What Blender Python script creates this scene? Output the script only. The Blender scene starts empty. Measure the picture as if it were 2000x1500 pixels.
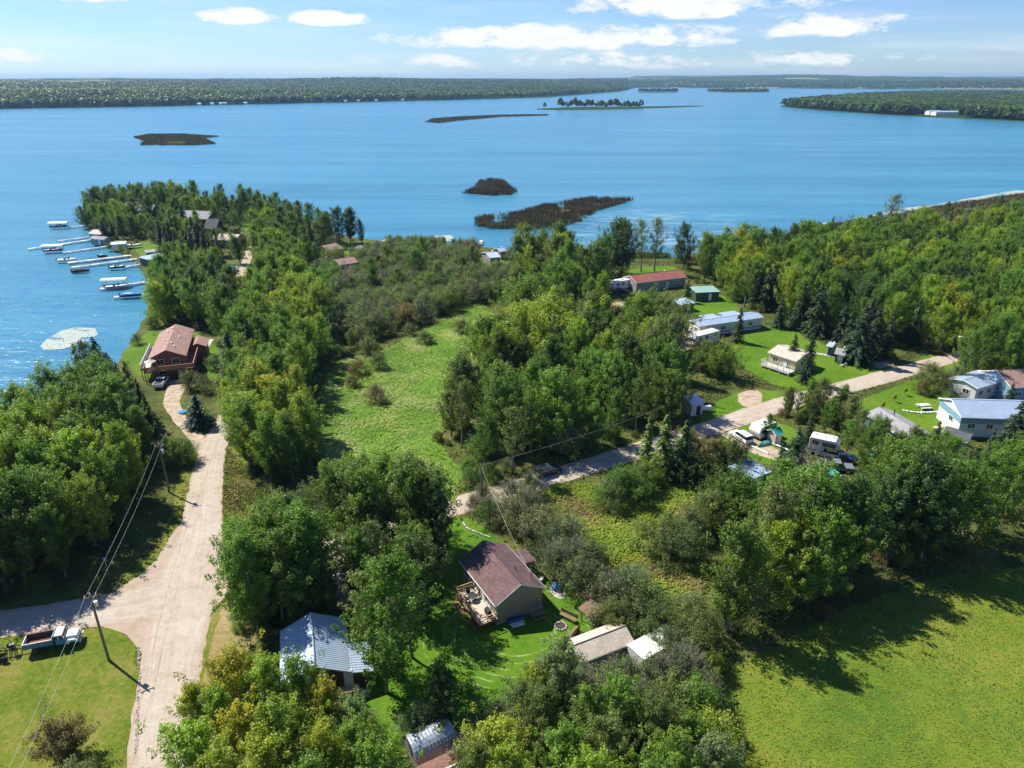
import bpy, bmesh, math, random
import numpy as np
from mathutils import Vector, Matrix, noise as mnoise
from mathutils.geometry import tessellate_polygon

# ------------------------------------------------------------------ camera, sky, sun, exposure
PI = math.pi
rad = math.radians
random.seed(7)
rng = np.random.default_rng(11)
scene = bpy.context.scene
col = scene.collection
F, CAM_H = 1387.0, 60.0
PITCH = math.atan((750 - 154) / F)
cam_d = bpy.data.cameras.new('camera'); cam_d.sensor_width = 36; cam_d.lens = F / 2000 * 36
cam_d.clip_start = 1; cam_d.clip_end = 60000
cam = bpy.data.objects.new('camera', cam_d); col.objects.link(cam)
cam.location = (0, 0, CAM_H); cam.rotation_euler = (PI / 2 - PITCH, 0, 0)
scene.camera = cam

SUN_AZ, SUN_EL = rad(146), rad(49)          # azimuth measured from +X
sd = bpy.data.lights.new('sun', 'SUN'); sd.energy = 5.0; sd.angle = rad(0.53); sd.color = (1, 0.94, 0.82)
sun = bpy.data.objects.new('sun', sd); col.objects.link(sun)
sdir = Vector((math.cos(SUN_AZ) * math.cos(SUN_EL), math.sin(SUN_AZ) * math.cos(SUN_EL), math.sin(SUN_EL)))
sun.rotation_euler = sdir.to_track_quat('Z', 'Y').to_euler(); sun.location = (0, 0, 300)

scene.view_settings.view_transform = 'Standard'
scene.view_settings.look = 'None'
scene.view_settings.gamma = 1
scene.view_settings.use_curve_mapping = False
scene.view_settings.exposure = 0.80
scene.render.engine = 'CYCLES'
scene.cycles.max_bounces = 5; scene.cycles.diffuse_bounces = 2; scene.cycles.glossy_bounces = 2
scene.cycles.transmission_bounces = 3; scene.cycles.volume_bounces = 0
scene.cycles.use_denoising = True

def nlink(nt, a, b): nt.links.new(a, b)

world = bpy.data.worlds.new('World'); scene.world = world; world.use_nodes = True
def build_world():
    nt = world.node_tree; nt.nodes.clear(); N = nt.nodes.new; L = nt.links.new
    out = N('ShaderNodeOutputWorld')
    sky = N('ShaderNodeTexSky'); sky.sky_type = 'NISHITA'; sky.sun_disc = False
    sky.sun_elevation = SUN_EL; sky.sun_rotation = PI / 2 - SUN_AZ
    sky.altitude = 300; sky.air_density = 1.0; sky.dust_density = 0.15; sky.ozone_density = 3.0
    tc = N('ShaderNodeTexCoord'); sp = N('ShaderNodeSeparateXYZ'); L(tc.outputs['Generated'], sp.inputs[0])
    def M(op, a, b=None, c=None, clamp=False):
        n = N('ShaderNodeMath'); n.operation = op; n.use_clamp = clamp
        for i, v in enumerate((a, b, c)):
            if v is None: continue
            if isinstance(v, (int, float)): n.inputs[i].default_value = v
            else: L(v, n.inputs[i])
        return n.outputs[0]
    az = M('ARCTAN2', sp.outputs[0], sp.outputs[1])       # 0 = straight ahead (+Y), + to the right
    el = M('ARCSINE', sp.outputs[2])
    cb = N('ShaderNodeCombineXYZ'); L(az, cb.inputs[0]); L(M('MULTIPLY', el, 2.6), cb.inputs[1])
    n1 = N('ShaderNodeTexNoise'); n1.inputs['Scale'].default_value = 9; n1.inputs['Detail'].default_value = 9
    n1.inputs['Roughness'].default_value = 0.62; L(cb.outputs[0], n1.inputs['Vector'])
    nf = N('ShaderNodeTexNoise'); nf.inputs['Scale'].default_value = 26; nf.inputs['Detail'].default_value = 8
    nf.inputs['Roughness'].default_value = 0.65; L(cb.outputs[0], nf.inputs['Vector'])
    cb2 = N('ShaderNodeCombineXYZ'); L(M('MULTIPLY', az, 0.8), cb2.inputs[0]); L(M('MULTIPLY', el, 9), cb2.inputs[1])
    n2 = N('ShaderNodeTexNoise'); n2.inputs['Scale'].default_value = 5; n2.inputs['Detail'].default_value = 8
    n2.inputs['Roughness'].default_value = 0.6; L(cb2.outputs[0], n2.inputs['Vector'])
    # cloud banks: (azimuth, elevation, half-width, half-height) in radians
    banks = [(0.065, 0.046, 0.235, 0.019, 1.0), (0.205, 0.080, 0.16, 0.018, .8), (0.375, 0.056, 0.09, 0.016, .8), (0.46, 0.090, .12, .012, .72),
             (-0.50, 0.084, 0.09, 0.012, .72), (-0.335, 0.067, 0.05, 0.011, .78), (-0.222, 0.066, 0.052, 0.011, .85), (0.15, 0.020, .30, .011, .35), (-0.62, .022, .10, .010, .4),
             (1.3, 0.14, 0.3, 0.06, 1), (-1.5, 0.2, .4, .07, 1), (2.4, .16, .4, .06, 1), (-2.5, .15, .5, .06, 1), (.1, .5, .3, .12, .9), (-.9, .6, .3, .1, .9)]
    tot = None
    for (a, e, w, h, s) in banks:
        da = M('DIVIDE', M('SUBTRACT', az, a), w)
        de0 = M('DIVIDE', M('SUBTRACT', el, e), h)
        de = M('MAXIMUM', de0, M('MULTIPLY', de0, -1.5))                  # flatter bases
        r2 = M('ADD', M('MULTIPLY', da, da), M('MULTIPLY', de, de))
        k = M('MULTIPLY', M('SUBTRACT', 1, r2), s)
        tot = k if tot is None else M('MAXIMUM', tot, k)
    nn = M('ADD', M('MULTIPLY', n1.outputs[0], .62), M('MULTIPLY', nf.outputs[0], .38))
    m = M('ADD', M('MULTIPLY', tot, 0.55), M('MULTIPLY', M('SUBTRACT', nn, 0.5), 3.6))
    mask = M('MULTIPLY', M('MULTIPLY', m, 3.0, clamp=True), M('ADD', M('MULTIPLY', tot, 2.2), 0.9, clamp=True))
    # thin veil of stratus low over the horizon
    veil = M('MULTIPLY', M('SUBTRACT', n2.outputs[0], 0.47), 4.0, clamp=True)
    low = M('SUBTRACT', 1, M('DIVIDE', M('ABSOLUTE', el), 0.17), clamp=True)
    veil = M('MULTIPLY', veil, M('MULTIPLY', low, 0.45))
    mask = M('MAXIMUM', mask, veil, clamp=True)
    # shaded undersides where the noise is dense
    dens = M('MULTIPLY', M('SUBTRACT', m, 0.55), 0.8, clamp=True)
    cc = N('ShaderNodeMix'); cc.data_type = 'RGBA'
    cc.inputs['A'].default_value = (8.2, 8.35, 8.5, 1); cc.inputs['B'].default_value = (6.6, 7.0, 7.6, 1)
    L(dens, cc.inputs['Factor'])
    tint = N('ShaderNodeMix'); tint.data_type = 'RGBA'; tint.blend_type = 'MULTIPLY'; tint.inputs['Factor'].default_value = 1
    L(sky.outputs[0], tint.inputs['A']); tint.inputs['B'].default_value = (0.66, 0.84, 1.16, 1)
    mix = N('ShaderNodeMix'); mix.data_type = 'RGBA'
    L(mask, mix.inputs['Factor']); L(tint.outputs['Result'], mix.inputs['A']); L(cc.outputs['Result'], mix.inputs['B'])
    bg = N('ShaderNodeBackground'); bg.inputs['Strength'].default_value = 0.072
    L(mix.outputs['Result'], bg.inputs[0]); L(bg.outputs[0], out.inputs[0])
build_world()

# ------------------------------------------------------------------ helpers
def U(x, y, z=0.0):
    """ground point seen at pixel (x, y) of a 2000 x 1500 picture, at height z"""
    u = (x - 1000) / F; v = (y - 750) / F
    dz = -math.sin(PITCH) - v * math.cos(PITCH); dy = math.cos(PITCH) - v * math.sin(PITCH)
    t = (z - CAM_H) / dz
    return (u * t, dy * t)
def V3(p, z=0.0): return Vector((p[0], p[1], z))
def pix(x, y, z):
    dx, dy, dz = x, y, z - CAM_H
    f = dy * math.cos(PITCH) - dz * math.sin(PITCH); up = dy * math.sin(PITCH) + dz * math.cos(PITCH)
    if f <= 1: return None
    return (1000 + F * dx / f, 750 - F * up / f)
def poly(*pts): return [U(a, b) for a, b in pts]
def inside(p, pg):
    x, y = p; c = False; n = len(pg); j = n - 1
    for i in range(n):
        xi, yi = pg[i]; xj, yj = pg[j]
        if (yi > y) != (yj > y) and x < (xj - xi) * (y - yi) / (yj - yi) + xi: c = not c
        j = i
    return c
def fb(x, y, s=1.0, o=4):
    return mnoise.fractal(Vector((x * s, y * s, 3.7)), 1.0, 2.0, o)

def tag(o, label=None, cat=None, group=None, kind=None):
    if label: o['label'] = label
    if cat: o['category'] = cat
    if group: o['group'] = group
    if kind: o['kind'] = kind
    return o
def empty(name, loc=(0, 0, 0), rz=0.0, label=None, cat=None, group=None):
    o = bpy.data.objects.new(name, None); col.objects.link(o)
    o.location = (loc[0], loc[1], loc[2] if len(loc) > 2 else 0); o.rotation_euler.z = rz
    o.empty_display_size = .5
    return tag(o, label, cat, group)
def link_mesh(name, me, parent=None, mat=None):
    o = bpy.data.objects.new(name, me); col.objects.link(o)
    if mat is not None and not me.materials: me.materials.append(mat)
    if parent: o.parent = parent
    return o
def np_mesh(name, verts, faces, mat=None, attrs=None, smooth=False, uv=None):
    """faces: (M, k) array, one polygon size"""
    verts = np.asarray(verts, dtype=np.float32); faces = np.asarray(faces, dtype=np.int32)
    me = bpy.data.meshes.new(name)
    me.vertices.add(len(verts)); me.vertices.foreach_set('co', verts.ravel())
    k = faces.shape[1]; m = len(faces)
    me.loops.add(m * k); me.loops.foreach_set('vertex_index', faces.ravel())
    me.polygons.add(m); me.polygons.foreach_set('loop_start', np.arange(m, dtype=np.int32) * k)
    me.polygons.foreach_set('loop_total', np.full(m, k, dtype=np.int32))
    if smooth: me.polygons.foreach_set('use_smooth', np.ones(m, dtype=bool))
    for nm, (dom, typ, arr) in (attrs or {}).items():
        a = me.attributes.new(nm, typ, dom)
        a.data.foreach_set('vector' if typ == 'FLOAT_VECTOR' else 'color' if 'COLOR' in typ else 'value', np.asarray(arr, dtype=np.float32).ravel())
    if uv is not None:
        l = me.uv_layers.new(name='UVMap'); l.data.foreach_set('uv', np.asarray(uv, dtype=np.float32).ravel())
    me.update(calc_edges=True)
    if mat: me.materials.append(mat)
    return me
def copy_tree(o, parent=None):
    c = o.copy(); col.objects.link(c)
    if parent: c.parent = parent
    for ch in o.children: copy_tree(ch, c)
    return c

class MB:
    """collects simple solids and links them as one mesh object"""
    def __init__(s): s.v = []; s.f = []; s.sm = False
    def add(s, vs, fs, M=None):
        n = len(s.v)
        s.v += [tuple(M @ Vector(v)) if M else tuple(v) for v in vs]
        s.f += [tuple(i + n for i in f) for f in fs]; return s
    def box(s, c, d, rz=0.0, ry=0.0, rx=0.0):
        hx, hy, hz = d[0] / 2, d[1] / 2, d[2] / 2
        vs = [(x, y, z) for x in (-hx, hx) for y in (-hy, hy) for z in (-hz, hz)]
        fs = [(0, 1, 3, 2), (4, 6, 7, 5), (0, 4, 5, 1), (2, 3, 7, 6), (0, 2, 6, 4), (1, 5, 7, 3)]
        M = Matrix.Translation(c) @ Matrix.Rotation(rz, 4, 'Z') @ Matrix.Rotation(ry, 4, 'Y') @ Matrix.Rotation(rx, 4, 'X')
        return s.add(vs, fs, M)
    def ext(s, prof, y0, y1, M=None):
        """profile of (x, z) points extruded along y"""
        n = len(prof)
        vs = [(x, y0, z) for x, z in prof] + [(x, y1, z) for x, z in prof]
        fs = [tuple(range(n)), tuple(range(2 * n - 1, n - 1, -1))]
        fs += [(i, i + n, (i + 1) % n + n, (i + 1) % n) for i in range(n)]
        return s.add(vs, fs, M)
    def extx(s, prof, x0, x1):
        """profile of (y, z) points extruded along x"""
        n = len(prof)
        vs = [(x0, y, z) for y, z in prof] + [(x1, y, z) for y, z in prof]
        fs = [tuple(range(n - 1, -1, -1)), tuple(range(n, 2 * n))]
        fs += [(i, (i + 1) % n, (i + 1) % n + n, i + n) for i in range(n)]
        return s.add(vs, fs)
    def extz(s, pts, z0, z1):
        n = len(pts)
        vs = [(x, y, z0) for x, y in pts] + [(x, y, z1) for x, y in pts]
        fs = [tuple(range(n - 1, -1, -1)), tuple(range(n, 2 * n))]
        fs += [(i, (i + 1) % n, (i + 1) % n + n, i + n) for i in range(n)]
        return s.add(vs, fs)
    def cyl(s, c, r, h, axis='Z', n=12, r2=None):
        r2 = r if r2 is None else r2
        vs = []
        for k, rr in ((-h / 2, r), (h / 2, r2)):
            for i in range(n):
                a = 2 * PI * i / n; vs.append((rr * math.cos(a), rr * math.sin(a), k))
        fs = [tuple(range(n - 1, -1, -1)), tuple(range(n, 2 * n))] + [(i, (i + 1) % n, (i + 1) % n + n, i + n) for i in range(n)]
        R = Matrix.Identity(4)
        if axis == 'X': R = Matrix.Rotation(PI / 2, 4, 'Y')
        if axis == 'Y': R = Matrix.Rotation(-PI / 2, 4, 'X')
        return s.add(vs, fs, Matrix.Translation(c) @ R)
    def tube(s, pts, r, n=6, r2=None):
        pts = [Vector(p) for p in pts]; r2 = r if r2 is None else r2; N = len(pts)
        base = len(s.v)
        for i, p in enumerate(pts):
            d = (pts[min(i + 1, N - 1)] - pts[max(i - 1, 0)]).normalized()
            a = d.orthogonal().normalized() if i == 0 else (a - d * a.dot(d)).normalized()
            b = d.cross(a); rr = r + (r2 - r) * i / (N - 1)
            for k in range(n):
                t = 2 * PI * k / n; s.v.append(tuple(p + a * rr * math.cos(t) + b * rr * math.sin(t)))
        for i in range(N - 1):
            for k in range(n):
                s.f.append((base + i * n + k, base + i * n + (k + 1) % n, base + (i + 1) * n + (k + 1) % n, base + (i + 1) * n + k))
        s.f.append(tuple(base + k for k in range(n - 1, -1, -1))); s.f.append(tuple(base + (N - 1) * n + k for k in range(n)))
        return s
    def blob(s, c, d, n=2, jit=0.12, seed=0):
        bm = bmesh.new(); bmesh.ops.create_icosphere(bm, subdivisions=n, radius=1)
        r = random.Random(seed)
        vs = []
        for v in bm.verts:
            k = 1 + r.uniform(-jit, jit); vs.append((c[0] + v.co.x * d[0] * k, c[1] + v.co.y * d[1] * k, c[2] + v.co.z * d[2] * k))
        fs = [tuple(v.index for v in f.verts) for f in bm.faces]; bm.free()
        return s.add(vs, fs)
    def build(s, name, mat, parent=None, bevel=0.0, smooth=False, label=None):
        me = bpy.data.meshes.new(name); me.from_pydata(s.v, [], s.f); me.update()
        me.materials.append(mat)
        if smooth:
            me.polygons.foreach_set('use_smooth', [True] * len(me.polygons))
            me.set_sharp_from_angle(angle=rad(35))
        o = link_mesh(name, me, parent)
        if bevel:
            b = o.modifiers.new('bevel', 'BEVEL'); b.width = bevel; b.segments = 2; b.limit_method = 'ANGLE'
        if label: o['label'] = label
        return o

# ------------------------------------------------------------------ materials
MATS = {}
def new_mat(name):
    m = bpy.data.materials.new(name); m.use_nodes = True; nt = m.node_tree
    b = nt.nodes['Principled BSDF']; MATS[name] = m
    return m, nt, b
def ramp(nt, fac, stops):
    r = nt.nodes.new('ShaderNodeValToRGB'); nt.links.new(fac, r.inputs[0])
    e = r.color_ramp.elements
    while len(e) < len(stops): e.new(0.5)
    for i, (p, c) in enumerate(stops): e[i].position = p; e[i].color = (*c, 1) if len(c) == 3 else c
    return r.outputs[0]
def noise(nt, scale, detail=5, rough=.6, vec=None, dist=0.0):
    n = nt.nodes.new('ShaderNodeTexNoise'); n.inputs['Scale'].default_value = scale; n.inputs['Detail'].default_value = detail
    n.inputs['Roughness'].default_value = rough; n.inputs['Distortion'].default_value = dist
    if vec is not None: nt.links.new(vec, n.inputs['Vector'])
    return n.outputs[0]
def coord(nt, kind='Object', scale=(1, 1, 1), rot=(0, 0, 0), loc=(0, 0, 0)):
    t = nt.nodes.new('ShaderNodeTexCoord'); mp = nt.nodes.new('ShaderNodeMapping')
    mp.inputs['Scale'].default_value = scale; mp.inputs['Rotation'].default_value = rot; mp.inputs['Location'].default_value = loc
    nt.links.new(t.outputs[kind], mp.inputs[0]); return mp.outputs[0]
def mixc(nt, fac, a, b, mode='MIX'):
    m = nt.nodes.new('ShaderNodeMix'); m.data_type = 'RGBA'; m.blend_type = mode
    for key, v in (('Factor', fac), ('A', a), ('B', b)):
        if hasattr(v, 'is_linked') or hasattr(v, 'links'): nt.links.new(v, m.inputs[key])
        elif key == 'Factor': m.inputs[0].default_value = v
        else: m.inputs[key].default_value = (*v, 1) if len(v) == 3 else v
    return m.outputs['Result']
def math_(nt, op, a, b=0.0, clamp=False):
    n = nt.nodes.new('ShaderNodeMath'); n.operation = op; n.use_clamp = clamp
    for i, v in enumerate((a, b)):
        if isinstance(v, (int, float)): n.inputs[i].default_value = v
        else: nt.links.new(v, n.inputs[i])
    return n.outputs[0]
def bump(nt, b, h, strength=.5, dist=.05):
    n = nt.nodes.new('ShaderNodeBump'); n.inputs['Strength'].default_value = strength; n.inputs['Distance'].default_value = dist
    nt.links.new(h, n.inputs['Height']); nt.links.new(n.outputs[0], b.inputs['Normal'])

def plain(name, c, rough=.6, metal=0.0, var=.18, scale=2.5, bump_s=0.0):
    """paint / wood / stone colour with blotchy wear"""
    m, nt, b = new_mat(name); v = coord(nt)
    n = noise(nt, scale, 6, .65, v)
    lo = tuple(x * (1 - var) for x in c); hi = tuple(min(1, x * (1 + var * .6)) for x in c)
    nt.links.new(ramp(nt, n, [(.3, lo), (.7, hi)]), b.inputs['Base Color'])
    b.inputs['Roughness'].default_value = rough; b.inputs['Metallic'].default_value = metal
    if bump_s: bump(nt, b, noise(nt, scale * 8, 4, .6, v), bump_s, .02)
    return m
def siding(name, c, axis_scale=6.5, rough=.6):
    """horizontal lap siding: fine relief in z"""
    m, nt, b = new_mat(name); v = coord(nt)
    w = nt.nodes.new('ShaderNodeTexWave'); w.bands_direction = 'Z'; w.wave_profile = 'SAW'; w.inputs['Scale'].default_value = axis_scale / 6.28 * 2
    nt.links.new(v, w.inputs[0]); n = noise(nt, 1.2, 5, .6, v)
    nt.links.new(ramp(nt, n, [(.3, tuple(x * .85 for x in c)), (.7, c)]), b.inputs['Base Color'])
    bump(nt, b, w.outputs[0], .6, .02); b.inputs['Roughness'].default_value = rough
    return m
def shingles(name, c, c2=None, scale=1.0):
    m, nt, b = new_mat(name); v = coord(nt, 'UV')
    br = nt.nodes.new('ShaderNodeTexBrick'); br.inputs['Scale'].default_value = 1; br.offset = .5
    br.inputs['Brick Width'].default_value = .33 * scale; br.inputs['Row Height'].default_value = .14 * scale
    br.inputs['Mortar Size'].default_value = .008; br.inputs['Bias'].default_value = 0
    c2 = c2 or tuple(x * .65 for x in c)
    br.inputs['Color1'].default_value = (*c, 1); br.inputs['Color2'].default_value = (*c2, 1); br.inputs['Mortar'].default_value = (*[x * .4 for x in c], 1)
    nt.links.new(v, br.inputs[0])
    n = noise(nt, .7, 6, .65, v)
    n2 = noise(nt, 4.0, 6, .7, v)
    cc = mixc(nt, .65, br.outputs[0], ramp(nt, n, [(.3, (.55, .55, .55)), (.7, (1.25, 1.2, 1.2))]), 'MULTIPLY')
    cc = mixc(nt, .5, cc, ramp(nt, n2, [(.35, (.7, .7, .7)), (.65, (1.15, 1.15, 1.15))]), 'MULTIPLY')
    nt.links.new(cc, b.inputs['Base Color']); b.inputs['Roughness'].default_value = .9
    bump(nt, b, br.outputs[1], -.4, .01)
    return m
def metalroof(name, c, rough=.38):
    m, nt, b = new_mat(name); v = coord(nt)
    n = noise(nt, .9, 6, .6, v); n2 = noise(nt, 7, 5, .7, v)
    cc = ramp(nt, n, [(.25, tuple(x * .82 for x in c)), (.7, c)])
    cc = mixc(nt, .35, cc, ramp(nt, n2, [(.35, (.75, .74, .7)), (.6, (1, 1, 1))]), 'MULTIPLY')
    nt.links.new(cc, b.inputs['Base Color']); b.inputs['Roughness'].default_value = rough; b.inputs['Metallic'].default_value = .35
    return m
def glass_mat():
    m, nt, b = new_mat('window_glass')
    b.inputs['Base Color'].default_value = (.02, .03, .035, 1); b.inputs['Roughness'].default_value = .06
    b.inputs['Specular IOR Level'].default_value = .9
    return m
GLASS = glass_mat()
WHITE = plain('white_paint', (.78, .78, .76), .45, var=.1)
DIRTYWHITE = plain('weathered_white', (.62, .61, .58), .55, var=.22, scale=1.4)
BLACK = plain('black_rubber', (.02, .02, .022), .8)
DARKMETAL = plain('dark_metal', (.06, .065, .07), .45, .6)
CHROME = plain('bright_metal', (.55, .56, .58), .25, 1.0)
WOOD = plain('weathered_wood', (.21, .14, .085), .8, var=.35, scale=5, bump_s=.3)
REDWOOD = plain('stained_wood', (.22, .095, .05), .75, var=.35, scale=4, bump_s=.3)
PALEWOOD = plain('pale_deck_wood', (.5, .42, .33), .7, var=.2, scale=4)
GREYWOOD = plain('grey_dock_wood', (.36, .35, .34), .8, var=.25, scale=3)
POLEWOOD = plain('pole_wood', (.2, .16, .12), .85, var=.3, scale=4)
CONCRETE = plain('concrete', (.42, .40, .37), .85, var=.25, scale=1.5, bump_s=.2)
STONE = plain('field_stone', (.42, .37, .33), .85, var=.4, scale=3, bump_s=.4)
ALU = plain('aluminium', (.6, .62, .64), .35, .7)
BLUETARP = plain('blue_tarp', (.02, .2, .55), .45, var=.35, scale=3, bump_s=.6)
TEAL = plain('teal_paint', (.03, .28, .24), .5, var=.3)
RED = plain('faded_red', (.35, .05, .04), .55, var=.3)
DARKBLUE = plain('dark_blue_paint', (.02, .05, .14), .3, .2)
BROWNWALL = siding('brown_wall', (.10, .055, .035))
TANWALL = siding('tan_siding', (.30, .25, .19))
WHITEWALL = siding('white_siding', (.68, .70, .70))
BLUEWALL = siding('blue_siding', (.20, .36, .48))
GREYWALL = siding('grey_siding', (.3, .31, .31))
REDWALL = siding('red_brown_siding', (.30, .11, .07))
YELLOWWALL = siding('yellow_siding', (.68, .58, .33))
GREENWALL = siding('dark_green_wall', (.06, .08, .06))
R_MAROON = shingles('maroon_shingles', (.175, .105, .105), (.105, .062, .066))
R_BROWN = shingles('brown_shingles', (.38, .24, .20), (.30, .18, .15))
R_RED = shingles('faded_red_shingles', (.34, .12, .1))
R_GREY = shingles('grey_shingles', (.36, .37, .39), (.27, .28, .30))
R_DGREY = shingles('dark_grey_shingles', (.11, .12, .14))
R_BEIGE = shingles('beige_shingles', (.62, .55, .46), (.54, .47, .38))
M_WHITE = metalroof('white_metal_roof', (.48, .60, .76))  # white roofing; the blue of skylit shade is put into its colour
M_SILVER = metalroof('silver_metal_roof', (.46, .52, .6), .3)
M_GREEN = metalroof('pale_green_metal_roof', (.36, .55, .52))

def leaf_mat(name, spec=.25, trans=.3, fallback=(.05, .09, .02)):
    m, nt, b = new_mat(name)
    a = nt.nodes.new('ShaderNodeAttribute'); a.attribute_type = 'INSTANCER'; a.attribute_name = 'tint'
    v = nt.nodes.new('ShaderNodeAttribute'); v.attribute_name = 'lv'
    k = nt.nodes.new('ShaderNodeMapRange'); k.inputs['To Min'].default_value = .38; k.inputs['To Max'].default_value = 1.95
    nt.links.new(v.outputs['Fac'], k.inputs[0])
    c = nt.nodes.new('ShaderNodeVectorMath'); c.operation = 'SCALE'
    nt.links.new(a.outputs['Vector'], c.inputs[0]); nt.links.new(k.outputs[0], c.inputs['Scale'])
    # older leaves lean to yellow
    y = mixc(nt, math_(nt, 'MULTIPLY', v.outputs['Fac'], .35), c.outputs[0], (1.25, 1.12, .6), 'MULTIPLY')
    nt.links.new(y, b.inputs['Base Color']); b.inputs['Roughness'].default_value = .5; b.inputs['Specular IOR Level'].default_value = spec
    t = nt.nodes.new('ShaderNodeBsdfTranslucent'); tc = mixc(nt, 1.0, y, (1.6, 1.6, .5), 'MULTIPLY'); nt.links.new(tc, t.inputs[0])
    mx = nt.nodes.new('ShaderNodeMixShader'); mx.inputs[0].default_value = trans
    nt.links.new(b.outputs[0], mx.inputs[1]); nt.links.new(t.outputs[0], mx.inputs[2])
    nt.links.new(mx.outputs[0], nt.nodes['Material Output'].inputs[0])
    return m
LEAF = leaf_mat('broad_leaf', spec=.35, trans=.42); NEEDLE = leaf_mat('needle_leaf', .1, .1)
BARK = plain('grey_bark', (.23, .21, .18), .9, var=.4, scale=3)
DARKBARK = plain('dark_bark', (.11, .085, .07), .9, var=.4, scale=3)
TWIG = plain('grey_twig', (.27, .24, .22), .9, var=.3)

def grass_mat(name, c1, c2, c3, s=.35, rough=.9, bump_s=.5, extra=None):
    m, nt, b = new_mat(name); v = coord(nt)
    n1 = noise(nt, s * .3, 6, .6, v); n2 = noise(nt, s * 3.2, 7, .72, v); n3 = noise(nt, 5.5, 4, .75, v)
    f = math_(nt, 'ADD', math_(nt, 'MULTIPLY', n1, .5), math_(nt, 'MULTIPLY', n2, .5))
    c = ramp(nt, f, [(.40, c1), (.5, c2), (.60, c3)])
    c = mixc(nt, .75, c, ramp(nt, n3, [(.3, (.5, .52, .45)), (.7, (1.35, 1.3, 1.3))]), 'MULTIPLY')
    if extra: c = extra(nt, v, c)
    nt.links.new(c, b.inputs['Base Color']); b.inputs['Roughness'].default_value = rough; b.inputs['Specular IOR Level'].default_value = .1
    bump(nt, b, n3, bump_s, .15)
    return m

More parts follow.
